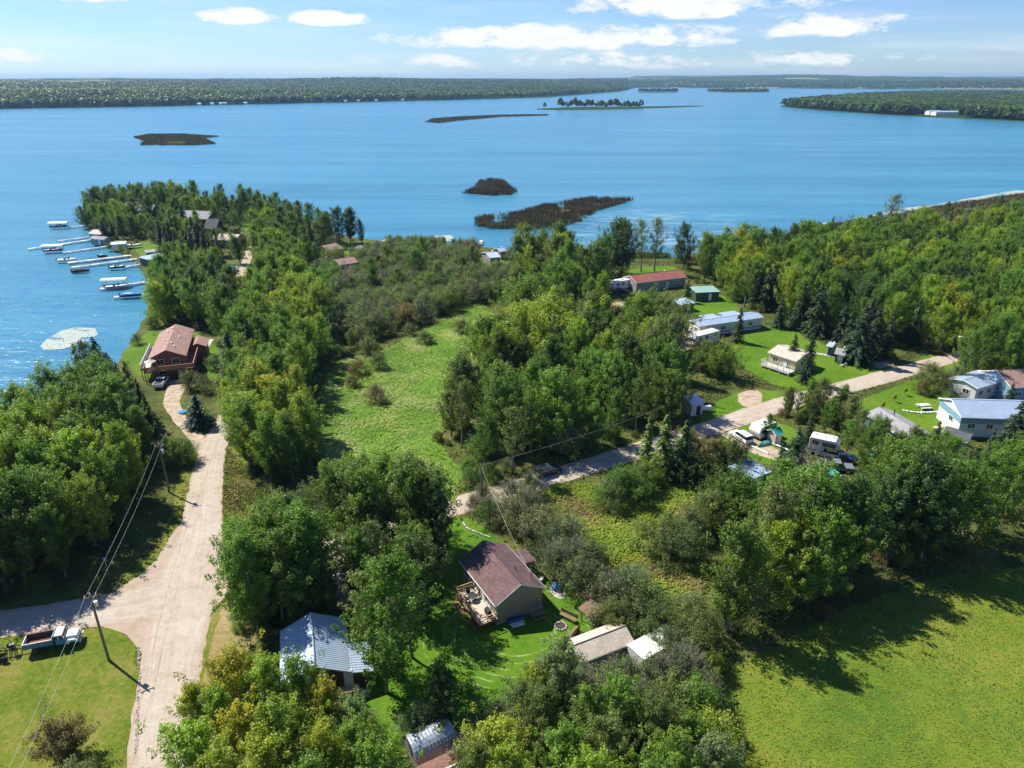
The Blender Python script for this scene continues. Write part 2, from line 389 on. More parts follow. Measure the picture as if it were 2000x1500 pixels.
# ------------------------------------------------------------------ ground, water, roads
WATER_Z = -0.5
def terrain_mats():
    G = {}
    G['floor'] = grass_mat('rough_ground', (.035, .045, .014), (.075, .10, .020), (.15, .14, .05), .5)
    G['swamp'] = grass_mat('wet_meadow', (.08, .17, .015), (.13, .24, .02), (.18, .27, .04), .25)
    G['field'] = grass_mat('hay_field', (.075, .145, .018), (.125, .185, .020), (.18, .20, .030), .22)
    G['verge'] = grass_mat('verge_grass', (.065, .12, .010), (.13, .165, .018), (.22, .19, .06), .5)
    G['dry'] = grass_mat('dry_grass', (.14, .15, .035), (.26, .21, .09), (.34, .26, .14), .5)
    G['brownscrub'] = grass_mat('brown_scrub', (.10, .085, .03), (.15, .13, .04), (.2, .19, .04), .6)
    G['lot'] = grass_mat('rough_lot_grass', (.11, .18, .016), (.19, .23, .024), (.27, .24, .05), .4)
    G['lawn'] = grass_mat('mown_lawn', (.060, .138, .008), (.085, .175, .012), (.13, .20, .018), .35, bump_s=.25)
    def arcs(nt, v, c):
        # trails of pale clippings left by a ride-on mower, curving round the lawn
        mp = nt.nodes.new('ShaderNodeMapping'); cx, cy = U(1010, 1235); mp.inputs['Location'].default_value = (-cx, -cy, 0)
        nt.links.new(v, mp.inputs[0]); s = nt.nodes.new('ShaderNodeSeparateXYZ'); nt.links.new(mp.outputs[0], s.inputs[0])
        ln = nt.nodes.new('ShaderNodeVectorMath'); ln.operation = 'LENGTH'
        n0 = noise(nt, .12, 2, .5, v); fine = noise(nt, 1.6, 5, .7, v); brk = noise(nt, .35, 3, .6, v)
        sc = nt.nodes.new('ShaderNodeCombineXYZ'); nt.links.new(s.outputs[0], sc.inputs[0])
        nt.links.new(math_(nt, 'MULTIPLY', s.outputs[1], 1.25), sc.inputs[1]); nt.links.new(sc.outputs[0], ln.inputs[0])
        r = math_(nt, 'ADD', ln.outputs['Value'], math_(nt, 'ADD', math_(nt, 'MULTIPLY', n0, 1.8), math_(nt, 'MULTIPLY', fine, .30)))
        fr = math_(nt, 'FRACT', math_(nt, 'MULTIPLY', r, .78))
        line = math_(nt, 'MULTIPLY', math_(nt, 'SUBTRACT', .13, math_(nt, 'ABSOLUTE', math_(nt, 'SUBTRACT', fr, .5))), 7.5, clamp=True)
        m = math_(nt, 'MULTIPLY', line, math_(nt, 'MULTIPLY', math_(nt, 'SUBTRACT', r, 4.6), 1.2, clamp=True))
        m = math_(nt, 'MULTIPLY', m, math_(nt, 'MULTIPLY', math_(nt, 'SUBTRACT', 13.5, r), .8, clamp=True))
        m = math_(nt, 'MULTIPLY', m, math_(nt, 'MULTIPLY', math_(nt, 'SUBTRACT', brk, .44), 5.5, clamp=True))
        return mixc(nt, math_(nt, 'MULTIPLY', m, .72), c, (.36, .42, .20))
    G['lawn_arcs'] = grass_mat('mown_lawn_with_clippings', (.052, .135, .008), (.075, .170, .010), (.11, .19, .016), .35, bump_s=.25, extra=arcs)
    # gravel road
    m, nt, b = new_mat('gravel_road'); uv = coord(nt, 'UV'); v = coord(nt)
    s = nt.nodes.new('ShaderNodeSeparateXYZ'); nt.links.new(uv, s.inputs[0])
    st = nt.nodes.new('ShaderNodeCombineXYZ'); nt.links.new(math_(nt, 'MULTIPLY', s.outputs[0], 16), st.inputs[0]); nt.links.new(math_(nt, 'MULTIPLY', s.outputs[1], .06), st.inputs[1])
    tr = noise(nt, 1.0, 5, .6, st.outputs[0]); big = noise(nt, .12, 6, .6, v); fine = noise(nt, 9, 5, .75, v); mid = noise(nt, 1.3, 6, .7, v)
    f = math_(nt, 'ADD', math_(nt, 'MULTIPLY', tr, .36), math_(nt, 'ADD', math_(nt, 'MULTIPLY', big, .34), math_(nt, 'MULTIPLY', mid, .30)))
    c = ramp(nt, f, [(.34, (.31, .25, .19)), (.48, (.41, .35, .285)), (.62, (.47, .425, .365))])
    edge = math_(nt, 'MULTIPLY', math_(nt, 'SUBTRACT', math_(nt, 'ABSOLUTE', math_(nt, 'SUBTRACT', s.outputs[0], .5)), .36), 6, clamp=True)
    c = mixc(nt, math_(nt, 'MULTIPLY', edge, .6), c, (.34, .24, .17))
    c = mixc(nt, .7, c, ramp(nt, fine, [(.3, (.66, .64, .62)), (.65, (1.12, 1.12, 1.12))]), 'MULTIPLY')
    c = mixc(nt, .5, c, ramp(nt, noise(nt, .55, 8, .75, v), [(.38, (.72, .68, .64)), (.52, (1, 1, 1))]), 'MULTIPLY')
    nt.links.new(c, b.inputs['Base Color']); b.inputs['Roughness'].default_value = .95; bump(nt, b, math_(nt, 'ADD', fine, math_(nt, 'MULTIPLY', tr, 2)), .6, .04); G['road'] = m
    m, nt, b = new_mat('dirt_track'); v = coord(nt)
    c = ramp(nt, noise(nt, .8, 7, .7, v), [(.35, (.24, .19, .11)), (.5, (.36, .29, .21)), (.65, (.46, .39, .31))])
    nt.links.new(c, b.inputs['Base Color']); b.inputs['Roughness'].default_value = .95; bump(nt, b, noise(nt, 8, 4, .7, v), .4, .03); G['dirt'] = m
    # far land: forest canopy with pale fields between
    m, nt, b = new_mat('far_forest_land'); v = coord(nt)
    n = noise(nt, .012, 8, .72, v); n2 = noise(nt, .0016, 4, .6, v)
    c = ramp(nt, n, [(.3, (.014, .036, .014)), (.5, (.035, .068, .022)), (.7, (.065, .10, .032))])
    vo = nt.nodes.new('ShaderNodeTexVoronoi'); vo.inputs['Scale'].default_value = .0022; nt.links.new(v, vo.inputs[0])
    sp = nt.nodes.new('ShaderNodeSeparateXYZ'); nt.links.new(vo.outputs['Color'], sp.inputs[0])
    o = nt.nodes.new('ShaderNodeSeparateXYZ'); nt.links.new(v, o.inputs[0])
    farm = math_(nt, 'MULTIPLY', math_(nt, 'GREATER_THAN', sp.outputs[0], .74), math_(nt, 'GREATER_THAN', o.outputs[1], 3300))
    c = mixc(nt, math_(nt, 'MULTIPLY', farm, .8), c, ramp(nt, sp.outputs[1], [(.3, (.30, .28, .12)), (.7, (.14, .22, .06))]))
    nt.links.new(c, b.inputs['Base Color']); b.inputs['Roughness'].default_value = 1; b.inputs['Specular IOR Level'].default_value = 0
    bump(nt, b, n, 1.0, 14); G['far'] = m
    # lake water
    m, nt, b = new_mat('lake_water'); v = coord(nt)
    vs = coord(nt, 'Object', (.0035, .03, 1), (0, 0, rad(-12)))
    vm = coord(nt, 'Object', (.02, .12, 1), (0, 0, rad(-8)))
    wind = noise(nt, 1, 7, .62, vs); wind2 = noise(nt, 1, 6, .65, vm)
    f = math_(nt, 'ADD', math_(nt, 'MULTIPLY', wind, .6), math_(nt, 'MULTIPLY', wind2, .4))
    c = ramp(nt, f, [(.32, (.020, .130, .225)), (.5, (.036, .185, .295)), (.68, (.064, .24, .36))])
    # shallow weed beds near the left shore and pale algae near the middle and right shore
    def near(px, py, r1, r2=1.0, rot=0):
        cx, cy = U(px, py)
        mp = nt.nodes.new('ShaderNodeMapping'); mp.vector_type = 'TEXTURE'; mp.inputs['Location'].default_value = (cx, cy, 0)
        mp.inputs['Rotation'].default_value = (0, 0, rot); mp.inputs['Scale'].default_value = (r1, r2, 1)
        nt.links.new(v, mp.inputs[0]); ln = nt.nodes.new('ShaderNodeVectorMath'); ln.operation = 'LENGTH'; nt.links.new(mp.outputs[0], ln.inputs[0])
        return math_(nt, 'SUBTRACT', 1, ln.outputs['Value'], True)
    weed = noise(nt, .09, 6, .65, coord(nt, 'Object', (1, 2.2, 1), (0, 0, rad(-25))))
    shore = math_(nt, 'MAXIMUM', near(60, 690, 46, 70), near(160, 545, 60, 80))
    wd = math_(nt, 'MULTIPLY', math_(nt, 'MULTIPLY', math_(nt, 'SUBTRACT', weed, .53), 9, True), math_(nt, 'MULTIPLY', shore, 2.5, True))
    c = mixc(nt, math_(nt, 'MULTIPLY', wd, .55), c, (.015, .10, .28))
    al = noise(nt, .055, 7, .68, coord(nt, 'Object', (1, 3.2, 1), (0, 0, rad(8))))
    spots = math_(nt, 'MAXIMUM', near(1240, 430, 75, 42, rad(10)), math_(nt, 'MAXIMUM', near(1300, 468, 70, 34), near(1160, 462, 40, 25)))
    ag = math_(nt, 'MULTIPLY', math_(nt, 'MULTIPLY', math_(nt, 'SUBTRACT', al, .48), 7, True), math_(nt, 'MULTIPLY', spots, 2, True))
    c = mixc(nt, math_(nt, 'MULTIPLY', ag, .6), c, (.32, .42, .42))
    nt.links.new(c, b.inputs['Base Color']); b.inputs['Roughness'].default_value = .25; b.inputs['IOR'].default_value = 1.33
    b.inputs['Specular IOR Level'].default_value = .5
    w1 = noise(nt, 1, 4, .6, coord(nt, 'Object', (.55, 1.3, 1), (0, 0, rad(-15)))); w2 = noise(nt, 1, 3, .6, coord(nt, 'Object', (.10, .3, 1), (0, 0, rad(10))))
    h = math_(nt, 'ADD', math_(nt, 'MULTIPLY', w1, .35), w2)
    bump(nt, b, h, .9, .5); G['water'] = m
    # floating leaves
    m, nt, b = new_mat('lily_leaf'); v = coord(nt)
    nt.links.new(ramp(nt, noise(nt, 2, 4, .6, v), [(.35, (.30, .38, .30)), (.65, (.50, .56, .48))]), b.inputs['Base Color']); b.inputs['Roughness'].default_value = .35; G['lily'] = m
    return G
G = terrain_mats()

def densify(pg, step, amp, seed=0.0):
    out = []; n = len(pg)
    for i in range(n):
        a, b = pg[i], pg[(i + 1) % n]; L = math.dist(a, b); k = max(1, int(L / step))
        nx, ny = -(b[1] - a[1]) / (L + 1e-6), (b[0] - a[0]) / (L + 1e-6)
        for j in range(k):
            t = j / k; x = a[0] + (b[0] - a[0]) * t; y = a[1] + (b[1] - a[1]) * t
            d = amp * (mnoise.noise(Vector((x * .35 + seed, y * .35, 1))) + .6 * mnoise.noise(Vector((x * 1.3, y * 1.3 + seed, 5))))
            out.append((x + nx * d, y + ny * d))
    return out
def smooth_poly(pg, it=2):
    for _ in range(it):
        out = []; n = len(pg)
        for i in range(n):
            a, b = pg[i], pg[(i + 1) % n]
            out.append((a[0] * .75 + b[0] * .25, a[1] * .75 + b[1] * .25)); out.append((a[0] * .25 + b[0] * .75, a[1] * .25 + b[1] * .75))
        pg = out
    return pg
def sheet(name, pg, z, mat, step=.8, amp=.35, kind='structure', smooth=1, skirt=None):
    pg = smooth_poly(pg, smooth); pg = densify(pg, step, amp)
    tri = tessellate_polygon([[Vector((x, y, 0)) for x, y in pg]])
    vs = [(x, y, z) for x, y in pg]; fs = [tuple(t) for t in tri]
    fs = [f if ((vs[f[1]][0] - vs[f[0]][0]) * (vs[f[2]][1] - vs[f[0]][1]) - (vs[f[1]][1] - vs[f[0]][1]) * (vs[f[2]][0] - vs[f[0]][0])) > 0 else f[::-1] for f in fs]
    if skirt:
        n = len(pg); A = sum(pg[i][0] * pg[(i + 1) % n][1] - pg[(i + 1) % n][0] * pg[i][1] for i in range(n)); sgn = 1 if A > 0 else -1
        for i in range(n):
            a, b = pg[i - 1], pg[(i + 1) % n]; L = math.dist(a, b) + 1e-6
            vs.append((pg[i][0] + sgn * (b[1] - a[1]) / L * skirt[0], pg[i][1] - sgn * (b[0] - a[0]) / L * skirt[0], skirt[1]))
        fs += [(i, (i + 1) % n, (i + 1) % n + n, i + n)[::sgn * -1] for i in range(n)]
    me = bpy.data.meshes.new(name); me.from_pydata(vs, [], fs); me.materials.append(mat); me.update()
    return tag(link_mesh(name, me), kind=kind)
def catmull(pts, step=1.5):
    P = [pts[0]] + list(pts) + [pts[-1]]; out = []
    for i in range(1, len(P) - 2):
        p0, p1, p2, p3 = P[i - 1:i + 3]; n = max(2, int(math.dist(p1[:2], p2[:2]) / step))
        for j in range(n):
            t = j / n
            out.append(tuple(.5 * (2 * p1[k] + (p2[k] - p0[k]) * t + (2 * p0[k] - 5 * p1[k] + 4 * p2[k] - p3[k]) * t * t + (-p0[k] + 3 * p1[k] - 3 * p2[k] + p3[k]) * t ** 3) for k in range(len(p1))))
    out.append(tuple(pts[-1])); return out
ROADS = []
def ribbon(name, pts, z, mat, amp=.25, keep=True):
    """pts: (px, py, width m)"""
    c = catmull([(*U(a, b), w) for a, b, w in pts], 1.2); n = len(c); vs = []; uv = []; L = 0; cols = 5
    for i in range(n):
        a, b = c[max(i - 1, 0)], c[min(i + 1, n - 1)]; d = math.dist(a[:2], b[:2]) + 1e-6
        nx, ny = -(b[1] - a[1]) / d, (b[0] - a[0]) / d
        if i: L += math.dist(c[i][:2], c[i - 1][:2])
        for k in range(cols):
            t = k / (cols - 1); o = (t - .5) * c[i][2]
            if k in (0, cols - 1): o += amp * (mnoise.noise(Vector((c[i][0] * .5, c[i][1] * .5, k))) + .6 * mnoise.noise(Vector((c[i][0] * 1.7, c[i][1] * 1.7, k + 9))))
            vs.append((c[i][0] + nx * o, c[i][1] + ny * o, z + .10 * (1 - (2 * t - 1) ** 2) * (c[i][2] > 4)))
            uv.append((1 - t, L))
    fs = [(i * cols + k, (i + 1) * cols + k, (i + 1) * cols + k + 1, i * cols + k + 1) for i in range(n - 1) for k in range(cols - 1)]
    fs = [f[::-1] for f in fs]
    me = bpy.data.meshes.new(name); me.from_pydata(vs, [], fs); me.materials.append(mat)
    l = me.uv_layers.new(name='UVMap'); l.data.foreach_set('uv', [q for f in fs for i in f for q in uv[i]]); me.update()
    if keep: ROADS.append([(p[0], p[1], p[2] / 2) for p in c])
    return tag(link_mesh(name, me), kind='structure')

# lake bed of water far past the horizon shore
def disc(name, z, mat, R, n=96):
    rs = [0, 150, 400, 1000, 2500, 6000, R]; vs = [(0, 0, z)]; fs = []
    for r in rs[1:]:
        for i in range(n): vs.append((r * math.cos(2 * PI * i / n), r * math.sin(2 * PI * i / n), z))
    for i in range(n): fs.append((0, 1 + i, 1 + (i + 1) % n))
    for k in range(len(rs) - 2):
        for i in range(n):
            a = 1 + k * n + i; b = 1 + k * n + (i + 1) % n; fs.append((a, a + n, b + n, b))
    me = bpy.data.meshes.new(name); me.from_pydata(vs, [], fs); me.materials.append(mat); me.update()
    return tag(link_mesh(name, me), kind='structure')
disc('lake_water', WATER_Z, G['water'], 17500)

SHORE = [(-260, 1090), (-100, 985), (0, 925), (60, 868), (120, 830), (200, 775), (240, 700), (268, 650), (292, 612), (296, 575), (292, 540), (262, 505), (228, 486), (200, 470), (180, 452),
         (158, 425), (165, 405), (215, 392), (300, 388), (400, 392), (500, 405), (590, 425), (640, 448), (672, 462), (720, 468), (770, 474), (860, 478), (940, 482), (1010, 492),
         (1100, 502), (1200, 508), (1310, 506), (1400, 490), (1500, 472), (1620, 448), (1760, 430), (1880, 408), (2000, 388), (2200, 370)]
LAND = [U(x, y, -.2) for x, y in SHORE] + [(700, 640), (1200, 300), (1200, -500), (-900, -500), (-900, -100), (-300, -20), (-110, 30)]
sheet('ground', LAND, 0.0, G['floor'], 2.0, .9, smooth=1, skirt=(2.2, -1.6))

def far_land():
    ys = [(-2600, 232), (-400, 225), (0, 213), (300, 208), (600, 201.5), (900, 195), (1060, 190), (1140, 184.5), (1210, 179), (1228, 175), (1240, 171.5), (1540, 172.5), (1700, 174), (4600, 176)]
    xs = np.concatenate([np.arange(-3200, -200, 100), np.arange(-200, 2200, 16), np.arange(2200, 5200, 100)])
    yi = np.interp(xs, [a for a, _ in ys], [b for _, b in ys])
    vs = []; K = 46
    for x, y in zip(xs, yi):
        px, py = U(x, y + 1.5 * mnoise.noise(Vector((x * .02, 0, 0))), WATER_Z); rs = math.hypot(px, py); a = math.atan2(px, py)
        for k in range(K):
            r = rs * (16500 / rs) ** ((k / (K - 1)) ** 1.15) if k else rs
            X, Y = r * math.sin(a), r * math.cos(a); w = min(1, (r - rs) / 350)
            base = 62 if x < 1232 else 84
            h = base * (1 - math.exp(-(r - rs) / (2600 if x < 1232 else 2400)))
            h += 16 * w * mnoise.fractal(Vector((X * .0007, Y * .0007, 2)), 1, 2, 3) + (4 * w * mnoise.fractal(Vector((X * .006, Y * .006, 8)), 1, 2, 3) if r > 3000 else 0)
            if x > 1200: h += 26 * math.exp(-((x - 1480) / 260) ** 2) * min(1, max(0, (r - 5800) / 2500))
            if r > 2500: h += 5 * mnoise.noise(Vector((X * .02, Y * .02, 4)))
            vs.append((X, Y, max(h, 0) + (0.15 if k else -1.2)))
    n = len(xs); fs = [(i * K + k, i * K + k + 1, (i + 1) * K + k + 1, (i + 1) * K + k) for i in range(n - 1) for k in range(K - 1)]
    me = np_mesh('far_hills', vs, np.array(fs)[:, ::-1], G['far'], smooth=True)
    tag(link_mesh('far_hills', me), kind='structure')
    return [(a, b) for a, b in zip(xs, yi)]
far_land()
PENIN = poly((1524, 207), (1545, 210), (1600, 215), (1700, 222), (1800, 227.5), (1900, 232), (2000, 237), (2300, 252), (2700, 275), (2700, 181), (2300, 181), (2000, 181), (1800, 183), (1700, 187), (1640, 192), (1580, 198), (1545, 202))
sheet('far_point_ground', PENIN, .12, G['far'], 25, 6, skirt=(6, -1.5))

SWAMP = poly((635, 905), (602, 830), (622, 760), (672, 700), (740, 690), (830, 645), (900, 600), (945, 590), (975, 630), (935, 700), (878, 790), (855, 870), (905, 920), (885, 985), (800, 965), (700, 930))
FIELD = [U(1290, 1345), U(1440, 1300), U(1560, 1240), U(1700, 1165), (60, 77), (110, 82), (160, 30), (60, -10), (12, 5), U(1330, 1520)]
LOT = poly((1065, 945), (1180, 950), (1300, 920), (1360, 940), (1350, 1060), (1380, 1120), (1350, 1240), (1250, 1190), (1190, 1100), (1100, 1000))
LAWN = poly((872, 1030), (900, 1000), (958, 1040), (985, 1065), (1090, 1150), (1140, 1175), (1200, 1240), (1140, 1290), (1060, 1340), (960, 1390), (870, 1470), (760, 1470), (700, 1400), (710, 1330), (780, 1240), (840, 1160), (840, 1090))
LL = [U(15, 1240), U(130, 1228), U(225, 1226), U(255, 1248), U(272, 1290), U(264, 1400), U(256, 1500), U(250, 1650), U(-200, 1650), U(-200, 1260)]
sheet('meadow', SWAMP, .006, G['swamp'], 1.0, .8)
sheet('field', FIELD, .007, G['field'], 1.0, .8)
sheet('lot_grass', LOT, .006, G['lot'], .9, .6)
sheet('brown_scrub_patch', poly((1150, 1060), (1200, 1055), (1280, 1095), (1300, 1135), (1240, 1140), (1170, 1100)), .011, G['brownscrub'], .6, .8)
sheet('house_lawn', LAWN, .008, G['lawn_arcs'], .7, .4)
sheet('corner_lawn', LL, .008, G['verge'], .8, .5)
sheet('road_verge', poly((420, 940), (440, 870), (470, 880), (530, 980), (560, 1040), (470, 1062), (430, 1058), (412, 1010)), .008, G['verge'], .6, .4)
sheet('dry_verge', poly((378, 1300), (400, 1215), (445, 1168), (520, 1180), (520, 1240), (470, 1280), (400, 1360), (372, 1520), (360, 1500)), .008, G['dry'], .6, .5)
sheet('green_verge_strip', poly((380, 1330), (392, 1240), (425, 1190), (430, 1215), (408, 1270), (396, 1350)), .012, G['verge'], .6, .4)
sheet('left_verge', poly((230, 1140), (290, 1090), (330, 1010), (350, 930), (380, 860), (395, 880), (375, 960), (350, 1040), (310, 1100), (260, 1135)), .008, G['verge'], .6, .5)
RIGHT_LAWNS = [poly((1430, 665), (1500, 632), (1570, 650), (1640, 690), (1760, 715), (1690, 745), (1590, 765), (1500, 752), (1430, 700)),
               poly((1365, 815), (1420, 770), (1480, 760), (1540, 765), (1480, 800), (1410, 830), (1370, 835)),
               poly((1650, 795), (1720, 765), (1800, 738), (1850, 730), (1900, 770), (1900, 830), (1880, 880), (1800, 870), (1700, 830)),
               poly((1330, 560), (1400, 570), (1450, 600), (1430, 630), (1380, 630), (1340, 600)),
               poly((1400, 855), (1480, 815), (1570, 840), (1560, 900), (1480, 910)),
               poly((1780, 700), (1850, 690), (1900, 720), (1880, 760), (1820, 740))]
for p in RIGHT_LAWNS: sheet('lawn', p, .007, G['lawn'], 1, .5)
SHORE_LAWNS = [poly((655, 480), (700, 470), (760, 478), (750, 495), (700, 505), (660, 500)), poly((230, 700), (262, 665), (300, 640), (400, 650), (405, 690), (330, 735), (280, 740)),
               poly((395, 690), (425, 660), (430, 740), (405, 745)), poly((420, 450), (500, 435), (520, 455), (440, 470)), poly((1180, 545), (1250, 520), (1330, 520), (1330, 550), (1220, 565)),
               poly((915, 500), (960, 488), (1000, 500), (990, 520), (930, 520)), poly((260, 470), (330, 480), (300, 510), (268, 500))]
for p in SHORE_LAWNS: sheet('lawn', p, .007, G['lawn'], 1, .5)
# roads
ribbon('road', [(305, 1650, 6.6), (316, 1500, 6.4), (322, 1400, 6.4), (335, 1300, 6.5), (352, 1200, 7.2), (372, 1120, 7.6), (390, 1050, 6.2), (398, 980, 5.4), (408, 910, 4.8), (422, 860, 4.4), (446, 810, 3.6)], .016, G['road'])
ribbon('side_road', [(-200, 1240, 5.2), (0, 1218, 5.0), (120, 1202, 5.4), (210, 1190, 6.2), (290, 1175, 8), (360, 1150, 9)], .012, G['road'])
ribbon('cross_road', [(395, 1110, 8), (440, 1100, 6), (520, 1092, 4.6), (640, 1070, 4.6), (760, 1035, 4.8), (870, 995, 4.8), (930, 976, 4.8), (1000, 957, 4.8), (1100, 925, 4.8), (1200, 895, 4.8), (1300, 862, 4.8), (1400, 832, 5), (1480, 805, 5.2), (1560, 780, 5.2), (1650, 757, 5.2), (1740, 732, 5.2), (1840, 704, 4.6), (1980, 665, 4)], .020, G['road'])
ribbon('driveway', [(405, 880, 3.2), (380, 850, 2.6), (350, 815, 2.6), (335, 785, 3), (345, 760, 4), (352, 742, 6)], .024, G['dirt'])
JUNC = poly((300, 1105), (325, 1060), (352, 1020), (430, 1030), (440, 1062), (475, 1075), (470, 1110), (452, 1150), (412, 1195), (385, 1250), (376, 1300), (282, 1310), (270, 1262), (240, 1232), (190, 1222), (185, 1180))
sheet('road_junction', JUNC, .010, G['road'], .7, .25)
ribbon('yard_track', [(1420, 845, 3), (1470, 870, 5), (1520, 890, 4), (1560, 900, 3)], .026, G['dirt'])
ribbon('cabin_drive', [(640, 1072, 3), (670, 1110, 3), (680, 1150, 3), (660, 1190, 3)], .026, G['dirt'])
ribbon('point_road', [(440, 440, 3), (470, 452, 3), (490, 475, 3), (470, 540, 3)], .03, G['dirt'])
for q in [poly((1300, 640), (1360, 650), (1350, 690), (1290, 680)), poly((1655, 700), (1700, 690), (1760, 712), (1700, 722)), poly((1440, 765), (1490, 760), (1490, 800), (1440, 790)), poly((1195, 590), (1230, 590), (1225, 600), (1190, 600)), poly((880, 1180), (960, 1175), (960, 1200), (900, 1205))][:4]:
    sheet('dirt_patch', q, .03, G['dirt'], .8, .5)

# ------------------------------------------------------------------ vegetation prototypes
def leaf_mesh(name, P, N, size, lv, mat, aspect=.7, r=rng):
    """rhombic leaves at P facing N"""
    n = len(P); N = N / (np.linalg.norm(N, axis=1, keepdims=True) + 1e-9)
    t = r.normal(size=(n, 3)); t -= N * (t * N).sum(1, keepdims=True); t /= np.linalg.norm(t, axis=1, keepdims=True) + 1e-9
    b = np.cross(N, t); s = size[:, None] * .5
    V = np.stack([P - t * s, P - b * s * aspect, P + t * s, P + b * s * aspect], 1).reshape(-1, 3)
    return np_mesh(name, V, np.arange(n * 4).reshape(n, 4), mat, {'lv': ('FACE', 'FLOAT', np.clip(lv, 0, 1))})
def clump_leaves(C, R, D, per, leaf, outc, r, up=.35, rnd=.75, narrow=.7):
    """C centres, R radii, D elongation axis; returns P,N,size,lv"""
    m = len(C); d = r.normal(size=(m, per, 3)); d /= np.linalg.norm(d, axis=2, keepdims=True)
    rr = r.uniform(.45, 1.08, size=(m, per, 1)); P = C[:, None] + d * rr * R[:, None, None]
    P += D[:, None] * ((d * D[:, None]).sum(2, keepdims=True)) * R[:, None, None] * .7
    out = P - outc; out /= np.linalg.norm(out, axis=2, keepdims=True) + 1e-6
    N = d * .75 + out * .45 + np.array([0, 0, up]) + r.normal(size=d.shape) * rnd
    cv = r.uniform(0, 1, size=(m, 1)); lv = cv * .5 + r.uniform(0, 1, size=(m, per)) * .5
    size = leaf * r.uniform(.7, 1.3, size=m * per)
    return P.reshape(-1, 3), N.reshape(-1, 3), size, lv.reshape(-1)
def broad_proto(seed, H, R, z0=.2, limbs=36, per=50, leaf=.215, peak=.75, sub=8, clr=.44, wob=.3, trunk_mat=None, lean=.03, stems=1):
    r = np.random.default_rng(seed); mb = MB(); C = []; Rr = []; D = []
    base = z0 * H
    for st in range(stems):
        offx, offy = (0, 0) if stems == 1 else (r.uniform(-.28, .28) * R, r.uniform(-.28, .28) * R)
        hh = H * (1 if st == 0 else r.uniform(.78, .95)); lx, ly = r.normal(size=2) * lean * hh + np.array([offx, offy]) * 1.3
        tp = [(offx * .3 + lx * (k / 6) ** 1.4 + .06 * r.normal(), offy * .3 + ly * (k / 6) ** 1.4 + .06 * r.normal(), hh * .93 * k / 6) for k in range(7)]
        tp[0] = (offx * .3, offy * .3, 0)
        mb.tube(tp, .016 * H, 6, .02)
        tarr = np.array(tp)
        L = limbs // stems
        for i in range(L):
            t = (i + .5) / L; t = t ** .9; z = base + (hh - base) * t
            prof = max(.12, math.sin(PI * min(1, t ** peak * .93 + .04)) ** .75)
            rr_ = R * prof * (1 + wob * r.normal()) * (1 if stems == 1 else .75); rr_ = min(max(rr_, .3), R * 1.25)
            az = i * 2.4 + r.uniform(-.5, .5)
            tx = np.interp(z, tarr[:, 2], tarr[:, 0]); ty = np.interp(z, tarr[:, 2], tarr[:, 1])
            zs = max(z - rr_ * .9, base * .6); sx = np.interp(zs, tarr[:, 2], tarr[:, 0]); sy = np.interp(zs, tarr[:, 2], tarr[:, 1])
            S = np.array([sx, sy, zs]); E = np.array([tx + rr_ * math.cos(az), ty + rr_ * math.sin(az), z + rr_ * .12])
            mid = (S + E) / 2 + np.array([math.cos(az), math.sin(az), -.1]) * rr_ * .08
            mb.tube([S, mid, E], .012 * rr_ + .018, 4, .01)
            ax = E - S; ax /= np.linalg.norm(ax) + 1e-6
            for q in range(sub):
                s = .4 + .68 * q / (sub - 1); c = S + (E - S) * s * (1.06 if q < sub - 1 else 1.18) + r.normal(size=3) * R * .15 * np.array([1, 1, .8])
                C.append(c); Rr.append(clr * r.uniform(.65, 1.25)); D.append(ax * .6 + np.array([0, 0, .5]))
        for q in range(5): C.append(tarr[-1] + np.array([r.normal() * .3, r.normal() * .3, (q - 2.5) * .42])); Rr.append(clr * r.uniform(.4, .75)); D.append(np.array([0, 0, 1.]))
    C = np.array(C); Rr = np.array(Rr); D = np.array(D)
    P, N, S, lv = clump_leaves(C, Rr, D, per, leaf, np.array([0, 0, H * .5]), r)
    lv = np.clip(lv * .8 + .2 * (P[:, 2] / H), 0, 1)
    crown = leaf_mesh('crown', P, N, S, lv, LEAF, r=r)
    me = bpy.data.meshes.new('trunk'); me.from_pydata(mb.v, [], mb.f); me.materials.append(trunk_mat or BARK)
    me.polygons.foreach_set('use_smooth', [True] * len(me.polygons)); me.update()
    return dict(H=H, R=R, crown=crown, trunk=me, kind='broad')
